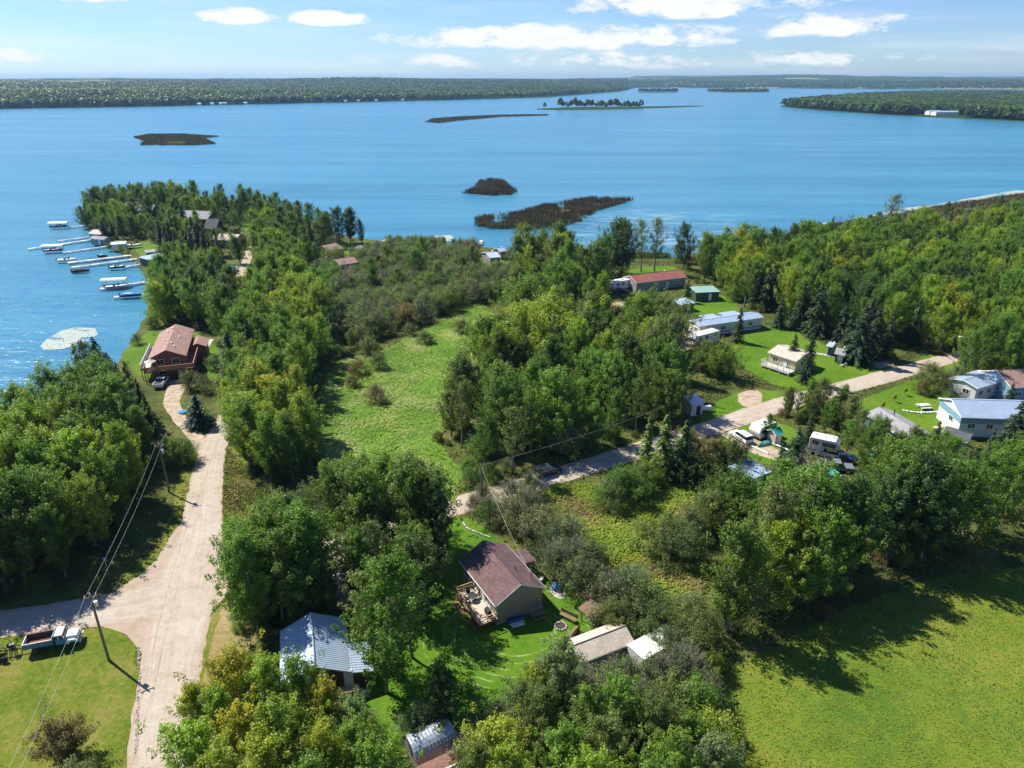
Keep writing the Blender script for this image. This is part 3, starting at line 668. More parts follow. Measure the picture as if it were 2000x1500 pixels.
def bush_proto(seed, H, R, nc=130, per=74, leaf=.17, clr=.5, twigs=0):
    r = np.random.default_rng(seed); mb = MB(); C = []; Rr = []; D = []
    for i in range(nc):
        az = r.uniform(0, 2 * PI); u = r.uniform(0, 1) ** .6; e = math.acos(r.uniform(0, 1)) if i % 3 else r.uniform(0, 1.2)
        q = .55 + .45 * u; lump = 1 + .22 * math.sin(az * 3 + seed) + .15 * math.sin(az * 5 + 2 * seed)
        c = np.array([R * math.sin(e) * math.cos(az) * q * lump, R * math.sin(e) * math.sin(az) * q * lump, .25 + (H - .3) * math.cos(e) ** .8 * q * (1 + .12 * math.sin(az * 4))])
        C.append(c); Rr.append(clr * r.uniform(.6, 1.25)); D.append(c / np.linalg.norm(c))
        if i % 5 == 0:
            mb.tube([(c[0] * .08, c[1] * .08, 0), (c[0] * .5, c[1] * .5, c[2] * .62), tuple(c * 1.02)], .035, 4, .008)
    for i in range(twigs):
        az = r.uniform(0, 2 * PI); e = r.uniform(0, 1.25); c = np.array([R * math.sin(e) * math.cos(az), R * math.sin(e) * math.sin(az), .2 + H * math.cos(e)]) * r.uniform(.95, 1.18)
        b = c * r.uniform(.35, .6); m2 = (b + c) / 2 + r.normal(size=3) * .15
        mb.tube([tuple(b), tuple(m2), tuple(c + r.normal(size=3) * .12)], .022, 3, .006)
    P, N, S, lv = clump_leaves(np.array(C), np.array(Rr), np.array(D), per, leaf, np.array([0, 0, 0.]), r, up=.45, rnd=.7)
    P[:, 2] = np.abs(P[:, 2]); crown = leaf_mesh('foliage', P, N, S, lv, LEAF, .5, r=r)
    me = bpy.data.meshes.new('stems'); me.from_pydata(mb.v, [], mb.f); me.materials.append(TWIG); me.update()
    return dict(H=H, R=R, crown=crown, trunk=me, kind='bush')
def spruce_proto(seed, H, R, wh=30, nb=9, dens=1.0, z0=.06):
    r = np.random.default_rng(seed); P = []; N = []; S = []; LVV = []; mb = MB()
    mb.tube([(0, 0, 0), (0.03, .02, H * .5), (0, 0, H * .98)], .014 * H, 6, .015)
    for w in range(wh):
        t = w / (wh - 1); z = H * (z0 + (.97 - z0) * t ** .92); L0 = R * (1 - t) ** .8 * (1 + .0 * t) + .12
        for k in range(max(4, int(nb * (1 - .45 * t)))):
            az = k * 2 * PI / nb + w * 1.1 + r.uniform(-.25, .25); L = L0 * r.uniform(.72, 1.18); droop = .28 + .22 * (1 - t)
            m = max(3, int(L / .24 * dens)); d = np.array([math.cos(az), math.sin(az), 0]); sd_ = np.array([-d[1], d[0], 0]); bv = r.uniform(0, 1)
            if L > .5: mb.tube([(0, 0, z), tuple(d * L * .9 + np.array([0, 0, z - droop * L * .6]))], .02, 3, .008)
            for q in range(m):
                s = (q + .6) / m; c = d * L * s + np.array([0, 0, z - droop * L * s ** 1.2 + .18 * L * max(0, s - .75)])
                wdt = .16 + .34 * L * (1 - s) * .6
                for side in (-1, 1):
                    P.append(c + sd_ * side * wdt * .5 + np.array([0, 0, -.05])); N.append(np.array([0, 0, 1.]) + sd_ * side * .35 + d * .35 + r.normal(size=3) * .28)
                    S.append(.26 + .55 * wdt); LVV.append(bv * .5 + r.uniform(0, .35) + .2 * s)
                P.append(c + np.array([0, 0, -.12])); N.append(d * .5 + sd_ * r.uniform(-1, 1) + np.array([0, 0, .3])); S.append(.3); LVV.append(bv * .4 + r.uniform(0, .3))
    P = np.array(P); N = np.array(N); S = np.array(S); LVV = np.array(LVV)
    crown = leaf_mesh('needles', P, N, S, LVV, NEEDLE, .62, r=r)
    me = bpy.data.meshes.new('trunk'); me.from_pydata(mb.v, [], mb.f); me.materials.append(DARKBARK); me.update()
    return dict(H=H, R=R, crown=crown, trunk=me, kind='spruce')
def bare_proto(seed, H, R):
    r = np.random.default_rng(seed); mb = MB()
    def grow(p, d, L, rad_, lvl):
        q = p + d * L * .5 + r.normal(size=3) * L * .04; e = q + d * L * .5 + r.normal(size=3) * L * .05
        mb.tube([tuple(p), tuple(q), tuple(e)], rad_, 5 if lvl < 2 else 3, rad_ * .55)
        if lvl >= 4: return
        for k in range(5 if lvl else 11):
            s = r.uniform(.3, 1.0); b = p + (e - p) * s; a = r.normal(size=3); a -= d * a.dot(d); a /= np.linalg.norm(a)
            nd = d * .75 + a * .75 + np.array([0, 0, .15]); nd /= np.linalg.norm(nd); grow(b, nd, L * r.uniform(.36, .52), rad_ * .5, lvl + 1)
    grow(np.zeros(3), np.array([0, 0, 1.]), H * .8, .012 * H, 0)
    me = bpy.data.meshes.new('branches'); me.from_pydata(mb.v, [], mb.f); me.materials.append(TWIG); me.update()
    return dict(H=H, R=R, crown=None, trunk=me, kind='bare')

BROAD = [broad_proto(1, 13, 3.0), broad_proto(2, 12, 3.3, peak=.7), broad_proto(3, 14, 2.7, limbs=40), broad_proto(4, 12, 2.9, wob=.35, stems=2, limbs=46, sub=6),
         broad_proto(5, 15, 2.4, limbs=42, z0=.16), broad_proto(6, 11, 3.2, peak=.62), broad_proto(7, 13, 2.8, stems=3, limbs=54, sub=6, wob=.3),
         broad_proto(8, 14, 1.9, limbs=34, per=30, sub=5, z0=.3, wob=.4)]
ROUND = [broad_proto(20, 8, 4.2, z0=.12, limbs=48, per=56, leaf=.22, peak=.9, clr=.55), broad_proto(21, 7, 3.2, z0=.15, limbs=40, per=52, leaf=.19, peak=.85, stems=2, clr=.48)]
BUSH = [bush_proto(31, 4, 2.5), bush_proto(32, 3.6, 2.8, nc=120), bush_proto(33, 4.5, 2.3), bush_proto(34, 4, 2.6, nc=100, per=56, twigs=140), bush_proto(35, 3.8, 2.5, nc=90, per=44, twigs=220)]
SPRUCE = [spruce_proto(41, 12, 2.4), spruce_proto(42, 13, 2.1, wh=34), spruce_proto(43, 11, 2.7, nb=10), spruce_proto(44, 9, 2.9, wh=24, nb=12, z0=.02)]
BARE = [bare_proto(51, 9, 2.5), bare_proto(52, 8, 2.2)]
for k, L_ in (('B', BROAD), ('R', ROUND), ('U', BUSH), ('S', SPRUCE), ('D', BARE)):
    for p in L_: p['users'] = []
TINTS = dict(green=(.074, .138, .020), mid=(.098, .176, .023), lime=(.155, .228, .022), yellow=(.215, .235, .024), gold=(.24, .205, .025), dark=(.044, .084, .022), olive=(.098, .136, .040),
             willow=(.108, .155, .056), grey=(.128, .148, .080), spruce=(.032, .058, .028), bluespruce=(.040, .070, .070), conifer=(.100, .150, .035), brown=(.13, .11, .05), silver=(.122, .170, .070))

def grassblade():
    m, nt, b = new_mat('grass_blade'); a = nt.nodes.new('ShaderNodeAttribute'); a.attribute_name = 'gc'
    nt.links.new(a.outputs['Vector'], b.inputs['Base Color']); b.inputs['Roughness'].default_value = .6; b.inputs['Specular IOR Level'].default_value = .2
    t = nt.nodes.new('ShaderNodeBsdfTranslucent'); nt.links.new(a.outputs['Vector'], t.inputs[0]); mx = nt.nodes.new('ShaderNodeMixShader'); mx.inputs[0].default_value = .3
    nt.links.new(b.outputs[0], mx.inputs[1]); nt.links.new(t.outputs[0], mx.inputs[2]); nt.links.new(mx.outputs[0], nt.nodes['Material Output'].inputs[0]); return m
GRASSB = grassblade()

# ------------------------------------------------------------------ buildings
LANDMARKS = []; EXCL = []; VIEWS = []
def clearing(cx, cy, r, view=None, name=None):
    EXCL.append((cx, cy, r))
    if view: VIEWS.append((*view, math.hypot(cx, cy)))
    if name: LANDMARKS.append((name, (cx, cy)))
def uvroof(o, ax):
    """uv in metres: u along the ridge, v down the slope"""
    me = o.data; l = me.uv_layers.new(name='UVMap'); uv = []
    for p in me.polygons:
        for vi in p.vertices:
            c = me.vertices[vi].co; uv += [c.x, math.hypot(c.y, 0) * 1.05 + (c.z if abs(p.normal.z) < .3 else 0)]
    l.data.foreach_set('uv', uv)
def window(parent, c, w, h, face, frame=WHITE, lab=None, cross=True):
    """face: '+x','-x','+y','-y' outward direction in the parent's frame"""
    a = {'+x': 0, '-x': PI, '+y': PI / 2, '-y': -PI / 2}[face]
    M = Matrix.Translation(c) @ Matrix.Rotation(a, 4, 'Z'); m = MB(); t = .09
    def bx(cy, cz, sy, sz): m.add(*boxvf((.03, cy, cz), (.10, sy, sz)), M)
    bx(0, h / 2 + t / 2, w + 2 * t, t); bx(0, -h / 2 - t / 2, w + 2 * t, t); bx(-w / 2 - t / 2, 0, t, h); bx(w / 2 + t / 2, 0, t, h)
    if cross: bx(0, 0, .06, h)
    f = m.build('window', frame, parent)
    p = MB(); p.add(*boxvf((.012, 0, 0), (.03, w, h)), M); p.build('pane', GLASS, f); return f
def boxvf(c, d):
    hx, hy, hz = d[0] / 2, d[1] / 2, d[2] / 2
    vs = [(c[0] + x, c[1] + y, c[2] + z) for x in (-hx, hx) for y in (-hy, hy) for z in (-hz, hz)]
    return vs, [(0, 1, 3, 2), (4, 6, 7, 5), (0, 4, 5, 1), (2, 3, 7, 6), (0, 2, 6, 4), (1, 5, 7, 3)]
def door(parent, c, w, h, face, mat=WHITE, lab=None):
    a = {'+x': 0, '-x': PI, '+y': PI / 2, '-y': -PI / 2}[face]
    M = Matrix.Translation(c) @ Matrix.Rotation(a, 4, 'Z')
    m = MB(); m.add(*boxvf((.03, 0, h / 2), (.07, w, h)), M); d = m.build('door', mat, parent, label=lab)
    k = MB(); k.add(*boxvf((.09, w * .38, h * .48), (.05, .05, .05)), M); k.build('handle', DARKMETAL, d); return d
def gable(parent, L, W, h, rise, wall, roof, over=.35, z0=0.0, thick=.14, hip=False, ribs=False, overx=None, trim=WHITE, off=0.0):
    """walls and gable roof, ridge along x; off shifts the ridge in y"""
    ox = over if overx is None else overx
    m = MB(); m.extx([(-W / 2, z0), (W / 2, z0), (W / 2, z0 + h), (off, z0 + h + rise), (-W / 2, z0 + h)], -L / 2, L / 2); m.build('wall', wall, parent)
    for sg in (-1, 1):
        half = W / 2 - sg * off; sl = rise / half; e = over
        ye, ze = sg * (W / 2 + e), z0 + h - sl * e + .01; yr, zr = off, z0 + h + rise + .01
        r = MB()
        if ribs:
            n = int((L + 2 * ox) / .3); dx = (L + 2 * ox) / n; vs = []; x = -L / 2 - ox
            xs = []
            for i in range(n):
                xs += [(x + i * dx, 0), (x + i * dx + dx * .72, 0), (x + i * dx + dx * .8, .035), (x + i * dx + dx * .92, .035)]
            xs.append((x + n * dx, 0)); N = len(xs)
            for (xx, up) in xs: vs += [(xx, ye, ze + .06 + up), (xx, yr, zr + .06 + up)]
            for (xx, up) in xs: vs += [(xx, ye, ze), (xx, yr, zr)]
            fs = [(2 * i, 2 * i + 2, 2 * i + 3, 2 * i + 1)[::sg * -1] for i in range(N - 1)] + [(2 * (N + i), 2 * (N + i) + 1, 2 * (N + i) + 3, 2 * (N + i) + 2)[::sg * -1] for i in range(N - 1)]
            r.add(vs, fs)
        else:
            r.extx([(ye, ze), (yr, zr), (yr, zr + thick), (ye, ze + thick)][::sg], -L / 2 - ox, L / 2 + ox)
        o = r.build('roof', roof, parent); uvroof(o, 0)
        f = MB(); f.box((0, ye + sg * .025, ze + .02), (L + 2 * ox, .05, .16)); f.build('gutter', trim, o)
    rc = MB(); rc.tube([(-L / 2 - ox, off, z0 + h + rise + thick + .02), (L / 2 + ox, off, z0 + h + rise + thick + .02)], .07, 6); rc.build('ridge_cap', roof, parent)
    for s in (-1, 1):
        b = MB()
        for sg in (-1, 1):
            half = W / 2 - sg * off; sl = rise / half; x = s * (L / 2 + ox + .02)
            y0_, z0_ = sg * (W / 2 + over), z0 + h - sl * over; y1_, z1_ = off, z0 + h + rise
            vs = [(x - .02, y0_, z0_ - .06), (x - .02, y1_, z1_ - .06), (x - .02, y1_, z1_ + .12), (x - .02, y0_, z0_ + .12)]; vs += [(x + .02, b_, c_) for (_, b_, c_) in vs]
            b.add(vs, [(0, 1, 2, 3), (7, 6, 5, 4), (0, 4, 5, 1), (1, 5, 6, 2), (2, 6, 7, 3), (3, 7, 4, 0)])
        b.build('bargeboard', trim, parent)
def shed_roof_box(parent, L, W, h1, h2, wall, roof, over=.25, name='roof', ribs=True):
    """mono-pitch: height h1 at -y side, h2 at +y"""
    m = MB(); m.extx([(-W / 2, 0), (W / 2, 0), (W / 2, h2), (-W / 2, h1)], -L / 2, L / 2); m.build('wall', wall, parent)
    sl = (h2 - h1) / W; r = MB(); r.extx([(-W / 2 - over, h1 - sl * over + .01), (W / 2 + over, h2 + sl * over + .01), (W / 2 + over, h2 + sl * over + .13), (-W / 2 - over, h1 - sl * over + .13)], -L / 2 - over, L / 2 + over)
    o = r.build(name, roof, parent); uvroof(o, 0)
    if ribs:
        q = MB(); n = int(L / .45)
        for i in range(n + 1):
            x = -L / 2 - over + (L + 2 * over) * i / n
            q.extx([(-W / 2 - over, h1 - sl * over + .13), (W / 2 + over, h2 + sl * over + .13), (W / 2 + over, h2 + sl * over + .16), (-W / 2 - over, h1 - sl * over + .16)], x - .025, x + .025)
        tag(q.build('rib', roof, o), kind='stuff')
    return o
def vents(parent, spots, mat=WHITE, r=.09, h=.5):
    for (x, y, z) in spots:
        m = MB(); m.cyl((x, y, z + h / 2), r, h, n=8); m.cyl((x, y, z + h + .04), r * 1.7, .08, n=8, r2=r * .6); m.build('roof_vent', mat, parent)
def railing(parent, pts, z, h=.95, mat=REDWOOD, step=1.2, solid=False, name='railing'):
    """each run: top rail + mid rail, posts as parts"""
    for (a, b) in zip(pts[:-1], pts[1:]):
        L = math.dist(a, b); ang = math.atan2(b[1] - a[1], b[0] - a[0]); c = ((a[0] + b[0]) / 2, (a[1] + b[1]) / 2)
        m = MB(); m.box((c[0], c[1], z + h), (L, .12, .06), ang)
        if solid:
            n = int(L / .16)
            for i in range(n):
                t = (i + .5) / n; m.box((a[0] + (b[0] - a[0]) * t, a[1] + (b[1] - a[1]) * t, z + h * .5), (.13, .03, h * .86), ang)
        else:
            m.box((c[0], c[1], z + h * .55), (L, .05, .1), ang); m.box((c[0], c[1], z + h * .18), (L, .05, .1), ang)
        m.build(name, mat, parent)
        k = max(1, round(L / step))
        for i in range(k + 1):
            t = i / k; p = MB(); p.box((a[0] + (b[0] - a[0]) * t, a[1] + (b[1] - a[1]) * t, z + h / 2 - .05), (.1, .1, h + .1), ang); p.build('post', mat, parent)
def deck(parent, x0, x1, y0, y1, z, mat=PALEWOOD, skirt=REDWOOD, name='deck', along='x'):
    n = 0; fl = MB(); w = .19
    if along == 'x':
        y = y0
        while y < y1 - .02: fl.box(((x0 + x1) / 2, y + w / 2, z), (x1 - x0, w - .015, .05)); y += w
    else:
        x = x0
        while x < x1 - .02: fl.box((x + w / 2, (y0 + y1) / 2, z), (w - .015, y1 - y0, .05)); x += w
    d = fl.build(name, mat, parent); d['kind'] = 'stuff'
    s = MB(); s.box(((x0 + x1) / 2, y0, z - .17), (x1 - x0, .06, .26)); s.box(((x0 + x1) / 2, y1, z - .17), (x1 - x0, .06, .26)); s.box((x0, (y0 + y1) / 2, z - .17), (.06, y1 - y0 - .07, .26)); s.box((x1, (y0 + y1) / 2, z - .17), (.06, y1 - y0 - .07, .26))
    for x in np.linspace(x0 + .1, x1 - .1, max(2, int((x1 - x0) / 2) + 1)):
        for y in (y0 + .1, y1 - .1): s.box((x, y, (z - .3) / 2), (.14, .14, max(.05, z - .3)))
    s.build('deck_frame', skirt, parent)
def edge_loc(A, B, z, W):
    a, b = U(*A, z), U(*B, z); L = math.dist(a, b); an = math.atan2(b[1] - a[1], b[0] - a[0])
    return ((a[0] + b[0]) / 2 - math.sin(an) * W / 2, (a[1] + b[1]) / 2 + math.cos(an) * W / 2), an, L

# main cottage, brown shingle roof
loc, rz, L = edge_loc((897, 1094), (968, 1184), 3.1, 6.9)
def loc_to(locp, rzp, x, y): return (locp[0] + x * math.cos(rzp) - y * math.sin(rzp), locp[1] + x * math.sin(rzp) + y * math.cos(rzp))
H1 = empty('cottage', loc, rz, 'tan cottage with plum-brown shingle roof and side deck on the mown lawn', 'house')
L1 = L - .5; W1 = 6.3
gable(H1, L1, W1, 3.1, 1.75, TANWALL, R_MAROON, .32, overx=.25)
vents(H1, [(1.6, 1.1, 4.15)], DARKMETAL, .08, .6); vents(H1, [(3.4, 2.3, 3.5)], CHROME, .09, 1.3)
for x in (-3.3, -.6, 2.4): window(H1, (x, -W1 / 2, 1.9), 1.3, 1.0, '-y')
door(H1, (1.0, -W1 / 2, 1.0), .9, 2.0, '-y'); window(H1, (-2, W1 / 2, 2.0), 1.2, .9, '+y'); window(H1, (-L1 / 2, 0, 2), 1.4, 1, '-x')
m = MB(); m.box((L1 / 2 + .09, W1 / 2 - .6, 1.5), (.14, .3, .45)); m.build('meter_box', ALU, H1)
m = MB(); m.box((0, 0, .12), (L1 + .12, W1 + .12, .3)); m.build('foundation', CONCRETE, H1)
deck(H1, -1.6, L1 / 2 + .1, -W1 / 2 - 2.4, -W1 / 2 - .05, 1.0); y_ = -W1 / 2 - 2.35
railing(H1, [(-1.6, -W1 / 2 - .2), (-1.6, y_), (L1 / 2 + .1, y_), (L1 / 2 + .1, -W1 / 2 - .2)], 1.0, mat=plain('tan_rail', (.36, .24, .15), .7))
m = MB(); m.box((1.7, y_ - .45, .25), (L1 * .62, .5, .12)); m.build('bench_plank', REDWOOD, H1)
a = loc_to(loc, rz, 0, 0); clearing(a[0], a[1], 6.0, (880, 1045, 1110, 1240), 'the brown-roofed cottage')
clearing(*loc_to(loc, rz, 3, -4), 3)
# rear porch roof of the cottage
m = MB(); p = empty('porch', loc_to(loc, rz, -2.4, W1 / 2 + 1.3), rz, 'small low shed-roofed porch behind the brown-roofed cottage under the grey bushes', 'shed')
shed_roof_box(p, 2.6, 2.2, 2.5, 2.2, TANWALL, R_MAROON, .2, ribs=False)
# deck furniture
def table(locp, z, rzp, lab, round_=True, mat=DARKMETAL, name='patio_table'):
    e = empty(name, (*locp, z), rzp, lab, 'table'); m = MB(); m.cyl((0, 0, .72), .55, .04, n=16); m.build('tabletop', mat, e)
    for i in range(4): l = MB(); l.tube([(.35 * math.cos(i * PI / 2), .35 * math.sin(i * PI / 2), .7), (.42 * math.cos(i * PI / 2), .42 * math.sin(i * PI / 2), 0)], .03, 5); l.build('leg', mat, e)
    return e
def chair(locp, z, rzp, lab, mat=DARKMETAL, group='deck chairs'):
    e = empty('patio_chair', (*locp, z), rzp, lab, 'chair', group); m = MB(); m.box((0, 0, .42), (.5, .5, .05)); m.build('seat', mat, e)
    m = MB(); m.box((-.25, 0, .72), (.05, .5, .6), 0, -.15); m.build('backrest', mat, e)
    for x in (-.2, .2):
        for y in (-.2, .2): l = MB(); l.box((x, y, .2), (.05, .05, .4)); l.build('leg', mat, e)
table(loc_to(loc, rz, .4, y_ + 1.2), 1.03, 0, 'dark round table on the side deck of the cottage')
for k, (x, y, an, l) in enumerate([(.4, y_ + .5, PI / 2, 'dark chair between the deck table and the deck railing'), (.4, y_ + 1.9, -PI / 2, 'dark chair between the deck table and the cottage wall'), (-.5, y_ + 1.2, 0, 'dark chair at the far end of the deck table')]): chair(loc_to(loc, rz, x, y), 1.03, rz + an, l)
e = empty('barbecue', (*loc_to(loc, rz, 3.9, y_ + 1.6), 1.03), rz, 'dark barbecue at the near end of the cottage deck', 'barbecue')
m = MB(); m.box((0, 0, .5), (1.1, .5, .5)); m.build('cabinet', DARKMETAL, e); m = MB(); m.cyl((0, 0, .8), .27, .9, 'X', 12); m.build('lid', BLACK, e)

def bench(locp, rzp, lab, Ls=1.7, mat=WOOD):
    e = empty('garden_bench', locp, rzp, lab, 'bench', 'wooden benches by the fire pit')
    m = MB()
    for k in range(3): pl = MB(); pl.box((0, -.2 + k * .17, .45), (Ls, .15, .05)); pl.build('seat_plank', mat, e)
    for k in range(3): pl = MB(); pl.box((0, .3, .62 + k * .17), (Ls, .05, .14)); pl.build('back_plank', mat, e)
    for s in (-1, 1): l = MB(); l.box((s * Ls * .42, 0, .23), (.1, .6, .44)); l.box((s * Ls * .42, .33, .6), (.1, .07, 1.05)); l.build('leg', mat, e)
    return e
a, b = U(1093, 1196, .45), U(1126, 1212, .45); bench(((a[0] + b[0]) / 2, (a[1] + b[1]) / 2), math.atan2(b[1] - a[1], b[0] - a[0]), 'long wooden bench behind the stone fire pit, facing the cottage lawn', math.dist(a, b))
a, b = U(1113, 1243, .45), U(1127, 1225, .45); bench(((a[0] + b[0]) / 2, (a[1] + b[1]) / 2), math.atan2(b[1] - a[1], b[0] - a[0]) + PI, 'wooden bench end-on at the right of the stone fire pit', math.dist(a, b) + .3)
fp = U(1095, 1224); e = empty('fire_pit', fp, 0, 'round stone-ringed fire pit on the lawn between the benches', 'fire pit')
m = MB(); m.cyl((0, 0, .04), .55, .06, n=16); m.build('ash_bed', plain('ash', (.04, .038, .036), .95), e)
for k in range(14): q = MB(); q.blob((.68 * math.cos(k * .449), .68 * math.sin(k * .449), .1), (.17, .14, .14), 1, .2, k); q.build('stone', STONE, e)
def picnic(locp, rzp, lab, mat=WOOD, s=1.0):
    e = empty('picnic_table', locp, rzp, lab, 'picnic table'); e.scale = (s, s, s)
    for k in range(5): pl = MB(); pl.box((0, -.32 + k * .16, .75), (1.8, .15, .04)); pl.build('top_plank', mat, e)
    for sg in (-1, 1): pl = MB(); pl.box((0, sg * .72, .45), (1.8, .26, .04)); pl.build('seat', mat, e)
    for sg in (-1, 1):
        l = MB(); l.box((sg * .65, 0, .43), (.06, 1.5, .08)); l.tube([(sg * .65, -.3, .74), (sg * .65, -.7, 0)], .05, 4); l.tube([(sg * .65, .3, .74), (sg * .65, .7, 0)], .05, 4); l.build('leg_frame', mat, e)
    return e
picnic(U(1050, 1207), rad(25), 'brown picnic table in the shadow at the end wall of the cottage')
e = empty('stacked_boards', U(1008, 1214), rad(22), 'stack of blue and white boards lying along the end wall of the cottage', 'boards')
for k, (mt, dy, dz) in enumerate([(DARKBLUE, .3, .35), (BLUETARP, .1, .2), (DIRTYWHITE, -.35, .08), (WHITE, -.75, .05)]): pl = MB(); pl.box((0, dy, dz), (2.2 - .2 * k, .3, .1)); pl.build('board', mt, e)
e = empty('covered_item', U(1088, 1150), 0, 'crumpled bright blue tarpaulin over something behind the cottage', 'tarpaulin'); m = MB(); m.blob((0, 0, .4), (.75, .65, .5), 3, .1, 4); m.build('tarpaulin', BLUETARP, e, smooth=False)
e = empty('satellite_dish', U(1056, 1122, 1.2), 0, 'white satellite dish behind the cottage', 'satellite dish'); m = MB(); m.cyl((0, 0, .6), .4, .08, n=16, r2=.3); m.build('dish', WHITE, e); m = MB(); m.cyl((0, 0, -.3), .05, 1.7, n=6); m.build('mast', ALU, e)
sheet('paved_patch', poly((1068, 1150), (1085, 1145), (1112, 1165), (1090, 1172)), .03, CONCRETE, .5, .05)
# open wood shelter
pp = U(1155, 1216); e = empty('firewood_shelter', pp, rad(-50), 'small open wooden shelter with slanted roof stacked with firewood', 'shelter')
for x in (-1, 1):
    for y in (-.7, .7): q = MB(); q.box((x, y, .95), (.12, .12, 1.9)); q.build('post', WOOD, e)
for k in range(9): q = MB(); q.box((0, -1.0 + k * .25, 1.95 + k * .03), (2.6, .235, .05)); q.build('roof_plank', WOOD, e)
q = MB(); q.box((0, .74, .9), (2.0, .05, 1.7)); q.build('back_panel', REDWOOD, e)
for k in range(22): q = MB(); q.cyl((-.85 + (k % 8) * .24, .2, .15 + (k // 8) * .26), .12, .7, 'Y', 7); q.build('log', PALEWOOD if k % 3 else WOOD, e)
clearing(pp[0], pp[1], 1.6, (1125, 1160, 1185, 1225))
# beige-roofed shed and flat white box trailer
loc2, rz2, L2 = edge_loc((1135, 1292), (1236, 1252), 2.2, 3.2)
e = empty('garden_shed', loc2, rz2, 'shed with faded beige roof and grey end wall beside the fire pit lawn', 'shed')
gable(e, L2 - .4, 3.2, 2.2, .75, GREYWALL, R_BEIGE, .25, trim=DIRTYWHITE); door(e, (-L2 / 2 + .2, 0, .9), .9, 1.8, '-x', WOOD); window(e, (.5, -1.6, 1.3), .8, .6, '-y')
clearing(*loc2, 3.0, (1128, 1215, 1240, 1300), 'the beige-roofed shed')
loc3, rz3, L3 = edge_loc((1262, 1292), (1322, 1258), 2.3, 3.0)
e = empty('storage_trailer', loc3, rz3, 'white flat-topped trailer with a black roof hatch behind the beige-roofed shed', 'trailer')
m = MB(); m.box((0, 0, 1.45), (L3 + .3, 2.6, 2.0)); m.build('body', DIRTYWHITE, e, .05); m = MB(); m.box((0, 0, 2.48), (L3 + .4, 2.7, .07)); m.build('roof', WHITE, e)
m = MB(); m.box((.6, .2, 2.56), (.45, .45, .12)); m.build('roof_hatch', BLACK, e); window(e, (0, -1.3, 1.6), .7, .5, '-y', DARKMETAL)
for k in (-.5, .5):
    for s_ in (-1.25, 1.25): m = MB(); m.cyl((k, s_, .35), .34, .2, 'Y'); m.build('wheel', BLACK, e)
clearing(*loc3, 2.8, (1225, 1235, 1325, 1300), 'the flat white trailer')

# cabin with ribbed metal roof
r1, r2 = U(608, 1198, 4.3), U(615, 1304, 4.3); loc4 = ((r1[0] + r2[0]) / 2, (r1[1] + r2[1]) / 2); rz4 = math.atan2(r2[1] - r1[1], r2[0] - r1[0]); L4 = math.dist(r1, r2)
e = empty('metal_roof_cabin', loc4, rz4, 'brown cabin with a pale ribbed metal roof half in tree shade', 'cabin'); W4 = 6.6
gable(e, L4 - .5, W4, 2.7, 1.6, BROWNWALL, M_WHITE, .3, ribs=True, overx=.25, trim=ALU)
m = MB(); m.extx([(W4 / 2 + .31, 2.6), (W4 / 2 + 2.6, 2.15), (W4 / 2 + 2.6, 2.05), (W4 / 2 + .31, 2.5)], -.2, L4 / 2 + .1); lr = m.build('lean_to_roof', M_WHITE, e)
q = MB(); sl = -.45 / 2.29
for k in range(13):
    x = -.15 + (L4 / 2 + .2) * k / 12; q.extx([(W4 / 2 + .31, 2.6), (W4 / 2 + .31, 2.64), (W4 / 2 + 2.6, 2.19), (W4 / 2 + 2.6, 2.15)], x - .02, x + .02)
tag(q.build('rib', M_WHITE, lr), kind='stuff')
m = MB(); m.box(((L4 / 2 - .4) / 2 + .0, W4 / 2 + 1.2, 1.02), (L4 / 2 - .4, 2.2, 2.0)); m.build('lean_to_wall', BROWNWALL, e)
xe = L4 / 2 - .25
door(e, (xe, W4 / 2 - .1, .75), .95, 2.0, '+x', WHITE); window(e, (xe, 1.2, 1.9), 1.0, 1.1, '+x', DARKMETAL); window(e, (xe, -1.5, 1.9), 1.0, 1.1, '+x', DARKMETAL)
deck(e, xe + .05, xe + 1.9, 1.6, W4 / 2 + .9, .72, PALEWOOD, WOOD, 'porch_floor', 'y'); railing(e, [(xe + 1.85, 1.6), (xe + 1.85, W4 / 2 + .85)], .72, .9, WOOD, 1.2, True)
for k in range(3): m = MB(); m.box((xe + 1.2, W4 / 2 + 1.1 + k * .28, .55 - k * .2), (1.1, .28, .12)); m.build('step', CONCRETE, e)
vents(e, [(-.3, .1, 4.2)], DARKMETAL, .09, .5); vents(e, [(.9, -.2, 4.1)], DARKMETAL, .16, .2)
clearing(*loc4, 5.6, (546, 1195, 725, 1385), 'the metal-roofed cabin'); clearing(*loc_to(loc4, rz4, 1, 4.6), 1.6)
e = empty('low_wall', U(528, 1240), rad(5), 'low timber retaining wall left of the metal-roofed cabin', 'wall'); 
for k in range(3): m = MB(); m.box((0, 0, .12 + k * .22), (2.6, .2, .2)); m.build('timber', WOOD, e)
# arched metal hut
qa, qb = U(800, 1468, 1.0), U(880, 1428, 1.0); L5 = math.dist(qa, qb); e = empty('arched_metal_hut', ((qa[0] + qb[0]) / 2, (qa[1] + qb[1]) / 2), math.atan2(qb[1] - qa[1], qb[0] - qa[0]), 'arched silver metal hut near the bottom edge beside the lawn', 'shed')
arc = [(1.75 * math.cos(PI * k / 14), 2.4 * math.sin(PI * k / 14) ** .8) for k in range(15)]
m = MB(); N_ = int(L5 / .18); prev = None; vs = []; fs = []
for i in range(N_ + 1):
    s = 1 + (.012 if i % 2 else 0)
    for (y, z) in arc: vs.append((-L5 / 2 + L5 * i / N_, y * s, z * s))
for i in range(N_):
    for k in range(14): fs.append((i * 15 + k, i * 15 + k + 1, (i + 1) * 15 + k + 1, (i + 1) * 15 + k))
m.add(vs, fs); m.build('arched_shell', M_SILVER, e)
